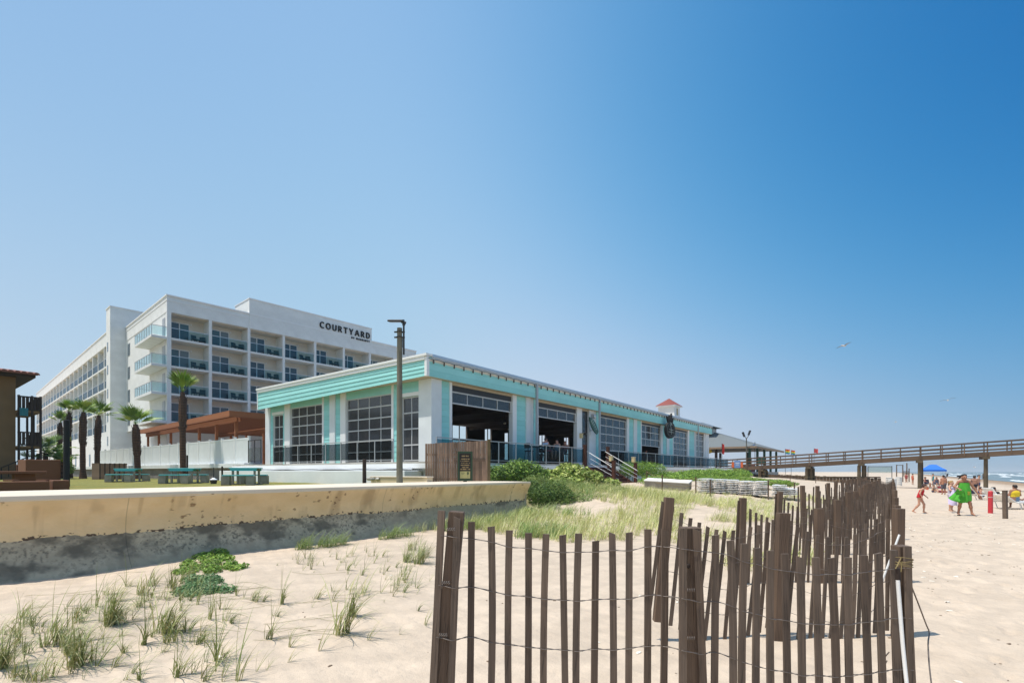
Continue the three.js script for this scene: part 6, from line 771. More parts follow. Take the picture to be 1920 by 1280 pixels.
// ---------------------------------------------------------------- picket sand fences, row behind row
{
  const q = rand(400), PW = 0.038, PT = 0.014, VAR = 7;
  const variants = [...Array(VAR)].map((_, v) => { const g = new THREE.BoxGeometry(PW, 1, PT, 1, 8, 1), p = g.attributes.position, bow = [0, 0.002, -0.004, 0.011, 0.003, -0.008, 0.001][v], tw = [0, 0.1, -0.15, 0.05, 0.2, 0, -0.1][v]; for (let i = 0; i < p.count; i++) { const y = p.getY(i) + 0.5, b = bow * 4 * y * (1 - y), a = tw * (y - 0.5), x = p.getX(i) * (1 + 0.06 * (vn(y * 5 + v * 3, v) - 0.5)), z = p.getZ(i); const tip = y > 0.99 ? (v % 3 === 0 ? 0.0025 * (p.getX(i) > 0 ? 1 : -1) : v === 4 ? -0.012 * (p.getX(i) > 0) : 0) : 0; p.setXYZ(i, x * Math.cos(a) - z * Math.sin(a) + b, y + tip, x * Math.sin(a) + z * Math.cos(a)); } g.computeVertexNormals(); uvm(g, v * 0.04 + 0.01, v * 0.3); const uvv = g.attributes.uv; for (let i = 0; i < uvv.count; i++) uvv.setY(i, uvv.getY(i) * 1.2); return g; });
  const postG = (w, h, d, k) => uvm(new RoundedBoxGeometry(w, h, d, 2, 0.006).translate(0, h / 2, 0), k, k * 1.7);
  const ordinal = ['nearest', 'second', 'third', 'fourth', 'fifth', 'sixth', 'seventh', 'eighth', 'ninth', 'tenth', 'eleventh', 'twelfth', 'thirteenth', 'fourteenth', 'fifteenth', 'sixteenth', 'seventeenth'];
  const wireOff = [0.1, 0.38, 0.67, 0.95];
  function row(k, pick, posts, y0) {
    const t = thing('sand_fence', k === 0 ? 'weathered grey picket sand fence nearest to the viewer, tied with wire' : ordinal[k] + ' weathered picket sand fence from the viewer in the line of fences', 'fence', [pick[0].x, y0, pick[0].z]), O = t.position;
    pick.forEach((p, i) => { const m = mesh('picket', variants[(i * 3 + k * 2 + (q() * 3 | 0)) % VAR], M.picket[(q() * 4) | 0], t), top = V(p.x, p.top, p.z), bot = V(p.x + p.lean, p.top - p.len, p.z + p.leanZ), d = top.clone().sub(bot), L = d.length(); m.quaternion.setFromUnitVectors(V(0, 1, 0), d.normalize()); m.rotateY(rr(-0.15, 0.15, q)); m.scale.set(p.w ?? 1, L, 1); m.position.copy(bot).sub(O); });
    posts.forEach((p, i) => { const g = postG(p.w, p.len, p.d ?? 0.09, i + k * 3), m = mesh('post', g, M.post, t), top = V(p.x, p.top, p.z), bot = V(p.x + p.lean, p.top - p.len, p.z), d = top.clone().sub(bot); m.quaternion.setFromUnitVectors(V(0, 1, 0), d.normalize()); m.position.copy(bot).sub(O); });
    const sm = pick.map((p, i) => { let a = 0, b = 0; for (let e = -2; e <= 2; e++) { const o = pick[i + e]; if (o) { const w = e === 0 ? 0.6 : 1; a += o.top * w; b += w; } } return Math.abs(a / b - p.top) > 0.02 || true ? a / b : p.top; });
    const n = k < 5 ? 4 : 3; for (let j = 0; j < n; j++) for (const s of k < 3 ? [0, 1] : [0]) { const pts = pick.map((p, i) => { const o = wireOff[j] * 0.97, f = o / p.len; return V(p.x + p.lean * f - O.x, sm[i] - o - O.y + 0.004 * Math.sin(i * 2.7 + j), p.z + p.leanZ * f - O.z + ((i + s) % 2 ? 0.011 : -0.011)); }); mesh('wire', new THREE.TubeGeometry(new THREE.CatmullRomCurve3(pts), pts.length * (k < 3 ? 4 : 2), k < 5 ? 0.0021 : 0.002, 5, false), M.wire, t); }
    return t;
  }
  // nearest row: tops read off the photograph
  {
    const d = 2.75, raw = [[884, 978], [921, 987], [955, 994], [991, 999], [1024, 1001], [1055, 1003], [1085, 1000], [1117, 1014], [1148, 997], [1180, 998], [1215, 992], [1247, 991], [1281, 990], [1306, 991], [1342, 1003], [1370, 1013], [1396, 1019], [1420, 1027], [1445, 1032], [1472, 1038], [1501, 1042], [1530, 1045], [1559, 1046], [1590, 1045], [1620, 1041], [1647, 1037]];
    const ln = [-0.012, -0.01, 0.0, -0.005, -0.012, 0.02, -0.012, -0.012, 0.008, -0.006, -0.006, -0.012, 0.0, 0.05, -0.01, 0.008, -0.012, -0.006, 0.012, 0.02, 0.012, 0.03, 0.03, 0.03, 0.04, 0.04];
    const pick = [{ px: 828, py: 957, lean: -0.06 }, { px: 857, py: 968, lean: -0.045 }, ...raw.map(([px, py], i) => ({ px, py, lean: ln[i] })), { px: 1676, py: 1031, lean: 0.04 }, { px: 1702, py: 1024, lean: 0.05 }].map((p, i) => { const o = at(p.px, p.py, d + (i < 2 ? -0.05 : i > 27 ? -0.03 : p.px === 1281 || p.px === 1306 ? -0.06 : 0.05 * Math.sin(Math.PI * (p.px - 835) / 460))); return { x: o.x, top: o.y, z: o.z, len: 1.2, lean: p.lean, leanZ: 0, w: 1 }; });
    const posts = [{ ...at(857, 956, d), w: 0.083, d: 0.085, len: 1.9, lean: -0.17 }, { ...at(1294, 988, d + 0.02), w: 0.1, d: 0.09, len: 1.9, lean: 0.0 }, { ...at(1690, 1022, d + 0.03), w: 0.07, d: 0.07, len: 1.9, lean: 0.04 }].map((p) => ({ ...p, top: p.y }));
    const t = row(0, pick, posts, -0.1), O = t.position, L = (px, py, dd) => at(px, py, dd).sub(O);
    mesh('knot', ell(0, 0, 0, 0.012, 0.014, 0.004, 8).translate(...L(1291, 1061, d - 0.03).toArray()), M.darkWood, t);
    const twists = []; for (const [px, py] of [[846, 992], [836, 1092], [831, 1190], [1296, 1106], [1296, 1196]]) for (let i = 0; i < 4; i++) { const c = L(px + i * 4 - 6, py, d - 0.085); twists.push(new THREE.TorusGeometry(0.008, 0.0022, 5, 10).rotateY(1.2).translate(c.x, c.y, c.z)); } mesh('wire_twist', merge(twists), M.wire, t);
    const rp = []; for (let i = 0; i < 5; i++) { const c = L(1694, 1047 + i * 3.0, d - 0.02), g = new THREE.TorusGeometry(0.05, 0.0022, 6, 28).scale(1, 1, 0.85).rotateX(Math.PI / 2 + (i % 3 - 1) * 0.2).rotateZ((i % 2 ? 1 : -1) * 0.16).translate(c.x - 0.008, c.y, c.z - 0.0); rp.push(g); } for (const [x0, y0, x1, y1] of [[1688, 1050, 1680, 1066], [1692, 1052, 1690, 1072], [1690, 1046, 1683, 1062]]) rp.push(rod(L(x0, y0, d - 0.09), L(x1, y1, d - 0.095), 0.003)); mesh('rope_lashing', merge(rp), M.rope, t);
    mesh('loose_wire', tube([L(1707, 1092, d - 0.03), L(1722, 1130, d), L(1738, 1172, d + 0.05), L(1743, 1184, d + 0.05), L(1741, 1205, d), L(1743, 1245, d - 0.05), L(1748, 1290, d - 0.1), L(1752, 1340, d - 0.15)], 0.0036, 6, 40), M.wire, t); mesh('loose_wire', tube([L(1664, 1238, d - 0.04), L(1655, 1255, d - 0.03), L(1660, 1232, d - 0.02), L(1668, 1222, d - 0.03)], 0.003, 5, 20), M.wire, t);
  }
  for (let k = 1; k < 17; k++) {
    const x0 = -0.38 + 2.0 * k, x1 = 2.17 + 1.995 * k, z = -2.75 - 2.6 * k, n = 27, tilt = [0, -0.125, -0.03, -0.05, 0.02][k] ?? rr(-0.06, 0.05, q), pick = [], gy = ground((x0 + x1) / 2, z, false), up = k === 1 ? EYE - 0.31 : gy + 1.2 + 0.16 + rr(-0.08, 0.06, q);
    for (let i = 0; i < n; i++) { const u = i / (n - 1), half = (u * 2) % 1, sag = 0.20 * Math.sin(Math.PI * half) + 0.12 * Math.sin(Math.PI * u) + 0.14 * u + 0.018 * (q() - 0.5); pick.push({ x: mix(x0, x1, u), top: up - sag + (q() < 0.06 ? -0.05 : 0), z: z + 0.05 * Math.sin(u * 9 + k), len: 1.2 + 0.02 * (q() - 0.5), lean: tilt * (1 - 0.85 * u * u) + rr(-0.025, 0.025, q), leanZ: rr(-0.02, 0.02, q), w: 1 }); }
    const P = (u, dy, w) => ({ x: mix(x0, x1, u) + 0.012, top: up - 0.14 * u - 0.12 * Math.sin(Math.PI * u) + dy, z: z + 0.045, w, d: 0.085, len: k === 1 && u < 0.2 ? 1.33 : 1.75, lean: tilt * (1 - 0.85 * u) * (k === 1 ? 1 : 1.3) });
    row(k, pick, [P(0.02, 0.05, 0.095), P(0.5, 0.06, 0.12), P(0.985, 0.06, 0.085)], gy - 0.1);
  }
  // the white plastic pipe lashed to the near right post and the rod behind it
  const t = thing('plastic_pipe', 'white plastic pipe leaning on the right post of the nearest sand fence', 'pipe', at(1703, 1290, 2.62).toArray()), O = t.position; mesh('pipe', tube([at(1684, 1087, 2.66).sub(O), at(1688, 1140, 2.655).sub(O), at(1694, 1215, 2.64).sub(O), at(1706, 1330, 2.6).sub(O)], 0.0095, 12, 24), M.pvc, t); mesh('coupling', rod(at(1684.3, 1090, 2.665).sub(O), at(1683.2, 1066, 2.665).sub(O), 0.0135), M.darkWood, t);
  const r = thing('plastic_pipe', 'thin white rod slanting behind the right posts of the nearest sand fence', 'pipe', at(1652, 1097, 2.95).toArray()); mesh('rod', rod(V(0, 0, 0), at(1687, 1002, 2.95).sub(r.position), 0.0055), M.pvc, r); mesh('tip', rod(V(0, -0.006, 0), V(0.003, 0.004, 0), 0.006), M.pvc, r);
}
// ---------------------------------------------------------------- people: each body one surface joined from tapered limbs
const capD = (p, a, b, ra, rb) => { const bx = b[0] - a[0], by = b[1] - a[1], bz = b[2] - a[2], px = p[0] - a[0], py = p[1] - a[1], pz = p[2] - a[2], t = clamp((px * bx + py * by + pz * bz) / (bx * bx + by * by + bz * bz + 1e-9)); return Math.hypot(px - bx * t, py - by * t, pz - bz * t) - mix(ra, rb, t); };
function blob(caps, res, k, clip) {                                       // smooth union of capsules, meshed with marching cubes
  const lo = [1e9, 1e9, 1e9], hi = [-1e9, -1e9, -1e9]; for (const [a, b, ra, rb] of caps) for (let i = 0; i < 3; i++) { lo[i] = Math.min(lo[i], a[i] - ra, b[i] - rb); hi[i] = Math.max(hi[i], a[i] + ra, b[i] + rb); }
  const c = lo.map((l, i) => (l + hi[i]) / 2), half = (Math.max(...hi.map((h, i) => h - lo[i])) / 2) * 1.1 + 0.01, mc = new MarchingCubes(res, new THREE.MeshBasicMaterial(), false, false, 90000), p = [0, 0, 0]; mc.isolation = 0;
  for (let z = 0; z < res; z++) for (let y = 0; y < res; y++) for (let x = 0; x < res; x++) {
    p[0] = c[0] + ((x - res / 2) / (res / 2)) * half; p[1] = c[1] + ((y - res / 2) / (res / 2)) * half; p[2] = c[2] + ((z - res / 2) / (res / 2)) * half;
    let d = 1e3; for (const [a, b, ra, rb] of caps) { const e = capD(p, a, b, ra, rb); const h = Math.max(k - Math.abs(d - e), 0) / k; d = Math.min(d, e) - h * h * k * 0.25; } if (clip) d = Math.max(d, clip(p)); mc.field[x + y * res + z * res * res] = -d;
  }
  mc.update(); const n = mc.count, g = new THREE.BufferGeometry(), P = new Float32Array(n * 3); for (let i = 0; i < n; i++) for (let j = 0; j < 3; j++) P[i * 3 + j] = c[j] + mc.positionArray[i * 3 + j] * half; g.setAttribute('position', new THREE.BufferAttribute(P, 3)); const nm = new Float32Array(mc.normalArray.slice(0, n * 3)); g.setAttribute('normal', new THREE.BufferAttribute(nm, 3));
  // normals must point outwards
  let s = 0; for (let i = 0; i < n; i += 3) { const a = V().fromArray(P, i * 3), b = V().fromArray(P, i * 3 + 3), d = V().fromArray(P, i * 3 + 6), f = b.sub(a).cross(d.sub(a)); s += f.dot(V().fromArray(nm, i * 3)); } if (s < 0) for (let i = 0; i < n; i += 3) { for (let j = 0; j < 3; j++) { const t = P[(i + 1) * 3 + j]; P[(i + 1) * 3 + j] = P[(i + 2) * 3 + j]; P[(i + 2) * 3 + j] = t; const u = nm[(i + 1) * 3 + j]; nm[(i + 1) * 3 + j] = nm[(i + 2) * 3 + j]; nm[(i + 2) * 3 + j] = u; } }
  return g;
}
const STAND = { hip: [0, 0.93, 0], chest: [0, 1.27, 0], neck: [0, 1.44, 0], head: [0, 1.575, 0.02], sL: [-0.17, 1.38, 0], sR: [0.17, 1.38, 0], eL: [-0.23, 1.12, -0.02], eR: [0.23, 1.12, -0.02], wL: [-0.25, 0.88, 0.05], wR: [0.25, 0.88, 0.05], hL: [-0.09, 0.9, 0], hR: [0.09, 0.9, 0], kL: [-0.1, 0.49, 0.02], kR: [0.1, 0.49, 0.02], aL: [-0.1, 0.08, -0.02], aR: [0.1, 0.08, -0.02], tL: [-0.12, 0.025, 0.14], tR: [0.12, 0.025, 0.14] };
const lerp3 = (a, b, t) => a.map((v, i) => mix(v, b[i], t));
function bodyCaps(J, fat = 1, hands = true) {
  const c = [], f = fat, add = (a, b, ra, rb) => c.push([a, b, ra, rb]), off = (a, x, y, z) => [a[0] + x, a[1] + y, a[2] + z];
  const side = (() => { const v = [J.sR[0] - J.sL[0], J.sR[1] - J.sL[1], J.sR[2] - J.sL[2]], l = Math.hypot(...v); return v.map((q) => q / l); })(), sd = (a, k) => off(a, side[0] * k, side[1] * k, side[2] * k), belly = lerp3(J.hip, J.chest, 0.45);
  for (const k of [-1, 1]) { add(sd(J.hip, k * 0.07 * f), sd(belly, k * 0.055 * f), 0.105 * f, 0.092 * f); add(sd(belly, k * 0.055 * f), sd(J.chest, k * 0.07 * f), 0.092 * f, 0.1 * f); }
  add(J.chest, J.neck, 0.09 * f, 0.05); add(J.neck, J.head, 0.048, 0.055); add(lerp3(J.neck, J.sL, 0.3), J.sL, 0.06 * f, 0.052 * f); add(lerp3(J.neck, J.sR, 0.3), J.sR, 0.06 * f, 0.052 * f);
  for (const s of ['L', 'R']) { add(J['s' + s], J['e' + s], 0.05 * f, 0.037 * f); add(J['e' + s], J['w' + s], 0.038 * f, 0.025); add(J['h' + s], J['k' + s], 0.085 * f, 0.054 * f); add(J['k' + s], lerp3(J['k' + s], J['a' + s], 0.35), 0.052 * f, 0.054 * f); add(lerp3(J['k' + s], J['a' + s], 0.35), J['a' + s], 0.054 * f, 0.034); add(J['a' + s], J['t' + s], 0.036, 0.024); }
  const hd = J.head; add(off(hd, 0, 0.02, -0.015), off(hd, 0, 0.045, -0.01), 0.088, 0.086); add(off(hd, 0, -0.06, 0.03), off(hd, 0, 0.0, 0.03), 0.052, 0.07);
  return c;
}
const faceOf = (J, turn) => { // nose, brow, chin, ears and eyes as a small finer surface joined to the head
  const h = J.head, o = (x, y, z) => { const c = Math.cos(turn), s = Math.sin(turn); return [h[0] + x * c + z * s, h[1] + y, h[2] - x * s + z * c]; };
  return { caps: [[o(0, 0.02, -0.012), o(0, 0.045, -0.008), 0.0885, 0.087], [o(0, -0.06, 0.03), o(0, 0, 0.032), 0.052, 0.071], [o(0, 0.012, 0.097), o(0, -0.022, 0.114), 0.011, 0.015], [o(-0.04, 0.028, 0.08), o(0.04, 0.028, 0.08), 0.014, 0.014], [o(-0.022, -0.056, 0.092), o(0.022, -0.056, 0.092), 0.008, 0.008], [o(0, -0.088, 0.07), o(0, -0.085, 0.066), 0.022, 0.022], [o(-0.089, 0.01, -0.005), o(-0.092, -0.03, 0.0), 0.016, 0.013], [o(0.089, 0.01, -0.005), o(0.092, -0.03, 0.0), 0.016, 0.013]], eyes: [o(-0.033, 0.008, 0.091), o(0.033, 0.008, 0.091)], mouth: [o(-0.024, -0.056, 0.099), o(0.024, -0.056, 0.099)], o };
};
function handCaps(w, e, curl = 0.5, side = 1) { // palm, four unequal fingers with a knuckle bend, thumb from the side
  const d = V(...w).sub(V(...e)).normalize(), up = Math.abs(d.y) > 0.9 ? V(0, 0, 1) : V(0, 1, 0), x = V().crossVectors(d, up).normalize(), n = V().crossVectors(x, d).normalize(), P = (a, b, c) => V(...w).addScaledVector(d, a).addScaledVector(x, b).addScaledVector(n, c).toArray(), c = [];
  c.push([P(0, 0, 0), P(0.04, 0.012, 0), 0.024, 0.02], [P(0.03, -0.022, 0), P(0.08, -0.024, 0), 0.019, 0.014], [P(0.03, 0.02, 0), P(0.08, 0.024, 0), 0.019, 0.014]);
  [[-0.03, 0.058], [-0.01, 0.07], [0.01, 0.074], [0.03, 0.066]].forEach(([b, L]) => { const k = P(0.085, b, 0), m = P(0.085 + L * 0.5, b * 1.1, -curl * L * 0.3), t = P(0.085 + L * (0.98 - curl * 0.35), b * 1.12, -curl * L * 0.85); c.push([k, m, 0.0095, 0.0085], [m, t, 0.0085, 0.007]); });
  c.push([P(0.025, side * 0.03, 0), P(0.055, side * 0.055, -0.012), 0.012, 0.0105], [P(0.055, side * 0.055, -0.012), P(0.085, side * 0.06, -0.02), 0.0105, 0.008]); return c;
}
// clothes: a slightly larger copy of chosen limbs, cut at the hems
function cloth3(caps, grow, res, clip, k = 0.06) { return blob(caps.map(([a, b, ra, rb]) => [a, b, ra + grow, rb + grow]), res, k, clip); }
function person(o) {
  const J = Object.fromEntries(Object.entries(STAND).map(([k, v]) => [k, [...v]])); Object.assign(J, o.J ?? {}); const s = o.h / 1.68, res = o.res ?? 48, t = thing('person', o.label, 'person', [o.p.x, o.p.y, o.p.z], o.turn ?? 0); t.scale.setScalar(s);
  const caps = bodyCaps(J, o.fat ?? 1), skin = o.skin ?? [0.50, 0.27, 0.17], face = faceOf(J, o.face ?? 0), parts = [blob(caps, res, 0.05)];
  parts.push(blob(face.caps, o.fine ? 44 : 24, 0.016)); if (o.fine) for (const S of ['L', 'R']) parts.push(blob(handCaps(J['w' + S], J['e' + S], 0.55, S === 'L' ? 1 : -1), 40, 0.008));
  const g = mergeGeometries(parts), P = g.attributes.position; colV(g, (i) => { const hx = P.getX(i) - J.head[0], hy = P.getY(i) - J.head[1], hz = P.getZ(i) - J.head[2]; const q = (e) => Math.hypot(P.getX(i) - e[0], P.getY(i) - e[1], P.getZ(i) - e[2]); if (o.fine && Math.hypot(hx, hy, hz) < 0.16) { if (face.eyes.some((e) => q(e) < 0.013)) return [0.03, 0.02, 0.015]; if (capD([P.getX(i), P.getY(i), P.getZ(i)], face.mouth[0], face.mouth[1], 0.006, 0.006) < 0.004) return [skin[0] * 0.75, skin[1] * 0.45, skin[2] * 0.45]; } return skin; });
  mesh('body', g, M.skinV, t);
  if (o.hair) { const c = [], O = face.o; c.push([O(0, 0.05, -0.03), O(0, 0.03, -0.045), 0.092, 0.092], [O(-0.03, 0.075, 0.015), O(0.03, 0.075, 0.015), 0.062, 0.062]); if (o.long) { c.push([O(0, 0.0, -0.07), O(0.0, -o.long, -0.075), 0.07, 0.045]); } if (o.pony) c.push([O(-0.06, 0.05, -0.07), O(-0.17, 0.05, -0.1), 0.045, 0.035], [O(-0.05, 0.03, -0.06), O(-0.15, -0.06, -0.1), 0.04, 0.02]); mesh('hair', blob(c, o.fine ? 36 : 22, 0.03, (p) => 0), std(o.hair, { roughness: 0.5 }), t); }
  for (const w of o.wear ?? []) mesh(w.name, cloth3(w.caps(caps, J), w.grow ?? 0.012, w.res ?? res, w.clip), std(w.c, { roughness: 0.9, side: THREE.DoubleSide }), t);
  o.extra?.(t, J); return t;
}
const torso = (c) => c.slice(0, 4), trunkLegs = (c, J) => [...c.slice(0, 2), c.find((q) => q[0] === J.hL), c.find((q) => q[0] === J.hR)];
const between = (lo, hi) => (p) => Math.max(lo - p[1], p[1] - hi);
const bottoms = (c, lo = 0.72, hi = 1.0) => ({ name: 'shorts', caps: trunkLegs, c, clip: between(lo, hi), grow: 0.016 }), top = (c, lo = 0.95, hi = 1.38) => ({ name: 'top', caps: (q, J) => [...torso(q), q[4]], c, clip: between(lo, hi) });
const onSand = (px, d) => { const p = at(px, 884, d); return V(p.x, ground(p.x, p.z, false), p.z); };
const sheet = (rows, cols, fn, m, name, parent) => { const pos = [], ix = [], uv = []; for (let i = 0; i <= rows; i++) for (let j = 0; j <= cols; j++) { pos.push(...fn(i / rows, j / cols)); uv.push(j / cols, i / rows); } for (let i = 0; i < rows; i++) for (let j = 0; j < cols; j++) { const a = i * (cols + 1) + j; ix.push(a, a + 1, a + cols + 1, a + 1, a + cols + 2, a + cols + 1); } const g = new THREE.BufferGeometry(); g.setAttribute('position', new THREE.Float32BufferAttribute(pos, 3)); g.setAttribute('uv', new THREE.Float32BufferAttribute(uv, 2)); g.setIndex(ix); g.computeVertexNormals(); return mesh(name, g, m, parent); };
// the woman in the green wrap, walking towards the viewer
person({
  label: 'woman walking towards the viewer wrapped in a bright green towel, dark hair tied back', p: onSand(1808, 20.2), h: 1.66, turn: -0.35, fine: true, res: 84, fat: 1.0, skin: [0.36, 0.165, 0.095], hair: [0.018, 0.011, 0.008], pony: true, face: 0.1,
  J: { head: [-0.02, 1.565, 0.07], neck: [-0.01, 1.43, 0.03], eL: [-0.32, 1.18, 0.02], wL: [-0.22, 1.08, 0.22], eR: [0.32, 1.13, 0.02], wR: [0.42, 0.9, 0.1], hL: [-0.095, 0.9, 0], hR: [0.095, 0.9, 0], kL: [-0.14, 0.5, 0.06], aL: [-0.16, 0.09, -0.06], tL: [-0.18, 0.025, 0.1], kR: [0.16, 0.5, 0.1], aR: [0.22, 0.09, 0.12], tR: [0.25, 0.035, 0.27] },
  wear: [{ name: 'swimsuit', caps: (q, J) => [...torso(q), q[4]], c: [0.045, 0.015, 0.02], clip: between(0.86, 1.36), grow: 0.008 }],
  extra: (t, J) => {
    const gm = std([0.07, 0.36, 0.03], { roughness: 0.9, side: THREE.DoubleSide });
    sheet(30, 44, (v, u) => { const a = mix(-2.5, 3.75, u), y = mix(1.34, 0.56, v), fl = v * v, r0 = 0.165 + 0.03 * Math.sin(v * 3), blow = u < 0.3 ? (0.3 - u) * 1.5 * fl : 0, rx = r0 + 0.05 * fl + 0.022 * Math.sin(a * 5 + v * 4) * v, rz = r0 * 0.82 + 0.04 * fl + 0.022 * Math.cos(a * 6) * v; return [Math.sin(a) * rx - blow * 1.0 + 0.02 * v, y + 0.05 * Math.sin(a * 2) * v + blow * 0.25, Math.cos(a) * rz + 0.02 + blow * 0.35]; }, gm, 'towel_wrap', t);
    sheet(14, 12, (v, u) => { const w = 0.5 * (1 - 0.25 * v); return [-0.12 - v * 0.24 + 0.05 * Math.sin(u * 6), 1.13 - u * w - 0.18 * v + 0.02 * Math.sin(v * 9 + u * 4), 0.17 + 0.14 * Math.sin(v * 3) + 0.05 * Math.sin(u * 5 + v * 4)]; }, gm, 'towel_corner', t);
    mesh('towel_print', merge([rod(V(0.02, 0.98, 0.255), V(0.11, 0.96, 0.25), 0.014), rod(V(0.03, 0.93, 0.255), V(0.1, 0.9, 0.25), 0.014), rod(V(0.02, 0.88, 0.255), V(0.08, 0.86, 0.25), 0.012)]), std([0.5, 0.28, 0.03]), t);
    for (const [s, a] of [['L', J.aL], ['R', J.aR]]) mesh('sandal', blob([[[J['t' + s][0], 0.01, J['t' + s][2] + 0.03], [a[0], 0.01 + (s === 'L' ? 0.02 : 0), a[2] - 0.03], 0.045, 0.04]], 24, 0.01, (p) => Math.max(p[1] - 0.022, -0.01 - p[1])), M.black, t);
  },
});
person({
  label: 'young girl in a red swimsuit stepping across the sand left of the woman in green', p: onSand(1727, 21.3), h: 1.27, turn: 0.75, fine: true, res: 76, fat: 0.98, skin: [0.55, 0.29, 0.19], hair: [0.05, 0.02, 0.012], long: 0.06, face: 0.15,
  J: { hip: [0, 0.93, -0.05], chest: [0, 1.25, 0.05], neck: [0, 1.4, 0.12], head: [0.0, 1.51, 0.2], sL: [-0.16, 1.35, 0.06], sR: [0.16, 1.35, 0.06], eL: [-0.24, 1.13, 0.0], wL: [-0.22, 0.93, 0.08], eR: [0.24, 1.1, 0.06], wR: [0.2, 0.95, 0.22], hL: [-0.085, 0.9, -0.05], hR: [0.085, 0.9, -0.04], kL: [-0.1, 0.5, -0.06], aL: [-0.1, 0.12, -0.34], tL: [-0.11, 0.03, -0.2], kR: [0.1, 0.5, 0.14], aR: [0.1, 0.09, 0.12], tR: [0.12, 0.025, 0.28] },
  wear: [{ name: 'swimsuit', caps: (q, J) => [...torso(q), q[4], ...trunkLegs(q, J)], c: [0.50, 0.012, 0.022], clip: (p) => Math.max(p[1] - 1.33, (0.9 - Math.max(0, 0.09 - Math.abs(p[0])) * 0.9) - p[1] + 0.0), grow: 0.009 }],
});
person({
  label: 'fair haired child holding a pale lavender towel behind the woman in green', p: onSand(1784, 22.2), h: 1.36, turn: 0.4, res: 48, skin: [0.58, 0.33, 0.22], hair: [0.42, 0.25, 0.09], long: 0.05, wear: [bottoms([0.55, 0.5, 0.55]), top([0.5, 0.45, 0.5])], J: { eL: [-0.28, 1.2, 0.08], wL: [-0.3, 1.15, 0.28], eR: [0.24, 1.2, 0.1], wR: [0.1, 1.18, 0.25] },
  extra: (t) => { const m = std([0.56, 0.47, 0.62], { roughness: 0.9, side: THREE.DoubleSide }); sheet(16, 18, (v, u) => { const bul = Math.sin(Math.PI * u) * (0.25 + 0.25 * v); return [mix(0.12, -0.5, u) - bul * 0.5 - 0.3 * v * (0.4 + u), 1.22 - v * 0.88 + 0.1 * u * v + 0.02 * Math.sin(u * 9 + v * 5), 0.26 + bul * 0.5 + 0.04 * Math.sin(u * 8 + v * 6)]; }, m, 'towel', t); },
});
person({ label: 'shirtless man in grey shorts seen from behind, left of the woman in green', p: onSand(1770, 41.5), h: 1.62, turn: 2.9, res: 48, fat: 1.15, skin: [0.42, 0.19, 0.11], hair: [0.02, 0.013, 0.01], wear: [bottoms([0.12, 0.11, 0.13], 0.5, 1.0)] });
const SIT = { hip: [0, 0.13, 0], chest: [0, 0.46, 0.04], neck: [0, 0.62, 0.06], head: [0, 0.75, 0.09], sL: [-0.17, 0.57, 0.05], sR: [0.17, 0.57, 0.05], eL: [-0.24, 0.34, 0.08], eR: [0.24, 0.34, 0.08], wL: [-0.16, 0.28, 0.3], wR: [0.16, 0.28, 0.3], hL: [-0.09, 0.11, 0.05], hR: [0.09, 0.11, 0.05], kL: [-0.16, 0.4, 0.38], kR: [0.16, 0.4, 0.38], aL: [-0.12, 0.07, 0.62], aR: [0.12, 0.07, 0.62], tL: [-0.12, 0.03, 0.78], tR: [0.12, 0.03, 0.78] };
const CHAIR = (y) => ({ hip: [0, y + 0.12, 0], chest: [0, y + 0.46, -0.06], neck: [0, y + 0.62, -0.06], head: [0, y + 0.75, -0.02], sL: [-0.17, y + 0.57, -0.06], sR: [0.17, y + 0.57, -0.06], eL: [-0.25, y + 0.34, 0], eR: [0.25, y + 0.34, 0], wL: [-0.18, y + 0.26, 0.22], wR: [0.18, y + 0.26, 0.22], hL: [-0.09, y + 0.1, 0.04], hR: [0.09, y + 0.1, 0.04], kL: [-0.12, y + 0.11, 0.45], kR: [0.12, y + 0.11, 0.45], aL: [-0.12, Math.max(0.08, y - 0.34), 0.48], aR: [0.12, Math.max(0.08, y - 0.34), 0.48], tL: [-0.12, Math.max(0.03, y - 0.4), 0.62], tR: [0.12, Math.max(0.03, y - 0.4), 0.62] });
const shirt = (c, J, lo, hi) => ({ name: 'shirt', caps: (q) => [...torso(q), q[4], q[6], q[7]], c, clip: between(lo, hi), grow: 0.014 }), trunks = (c, lo, hi) => ({ name: 'shorts', caps: trunkLegs, c, clip: (p) => Math.max(between(lo, hi)(p), p[2] - 0.36), grow: 0.016 });
person({ label: 'child sitting on the sand between the boardwalk pile and the shirtless man', p: onSand(1750, 46), h: 1.3, turn: 0.5, res: 40, J: SIT, skin: [0.5, 0.27, 0.17], hair: [0.05, 0.03, 0.02], wear: [trunks([0.06, 0.05, 0.09], 0, 0.24)] });
person({ label: 'person lying back on the sand right of the seated child', p: onSand(1766, 45), h: 1.6, turn: 1.4, res: 40, J: { ...SIT, chest: [0, 0.2, -0.3], neck: [0, 0.26, -0.46], head: [0, 0.32, -0.58], sL: [-0.17, 0.25, -0.4], sR: [0.17, 0.25, -0.4], eL: [-0.24, 0.08, -0.45], eR: [0.24, 0.08, -0.45], wL: [-0.25, 0.04, -0.22], wR: [0.25, 0.04, -0.22], kL: [-0.12, 0.12, 0.45], kR: [0.12, 0.12, 0.45], aL: [-0.12, 0.06, 0.85], aR: [0.12, 0.06, 0.85], tL: [-0.12, 0.14, 0.92], tR: [0.12, 0.14, 0.92] }, skin: [0.55, 0.32, 0.22], hair: [0.12, 0.07, 0.03], wear: [trunks([0.3, 0.05, 0.07], 0, 0.26)] });
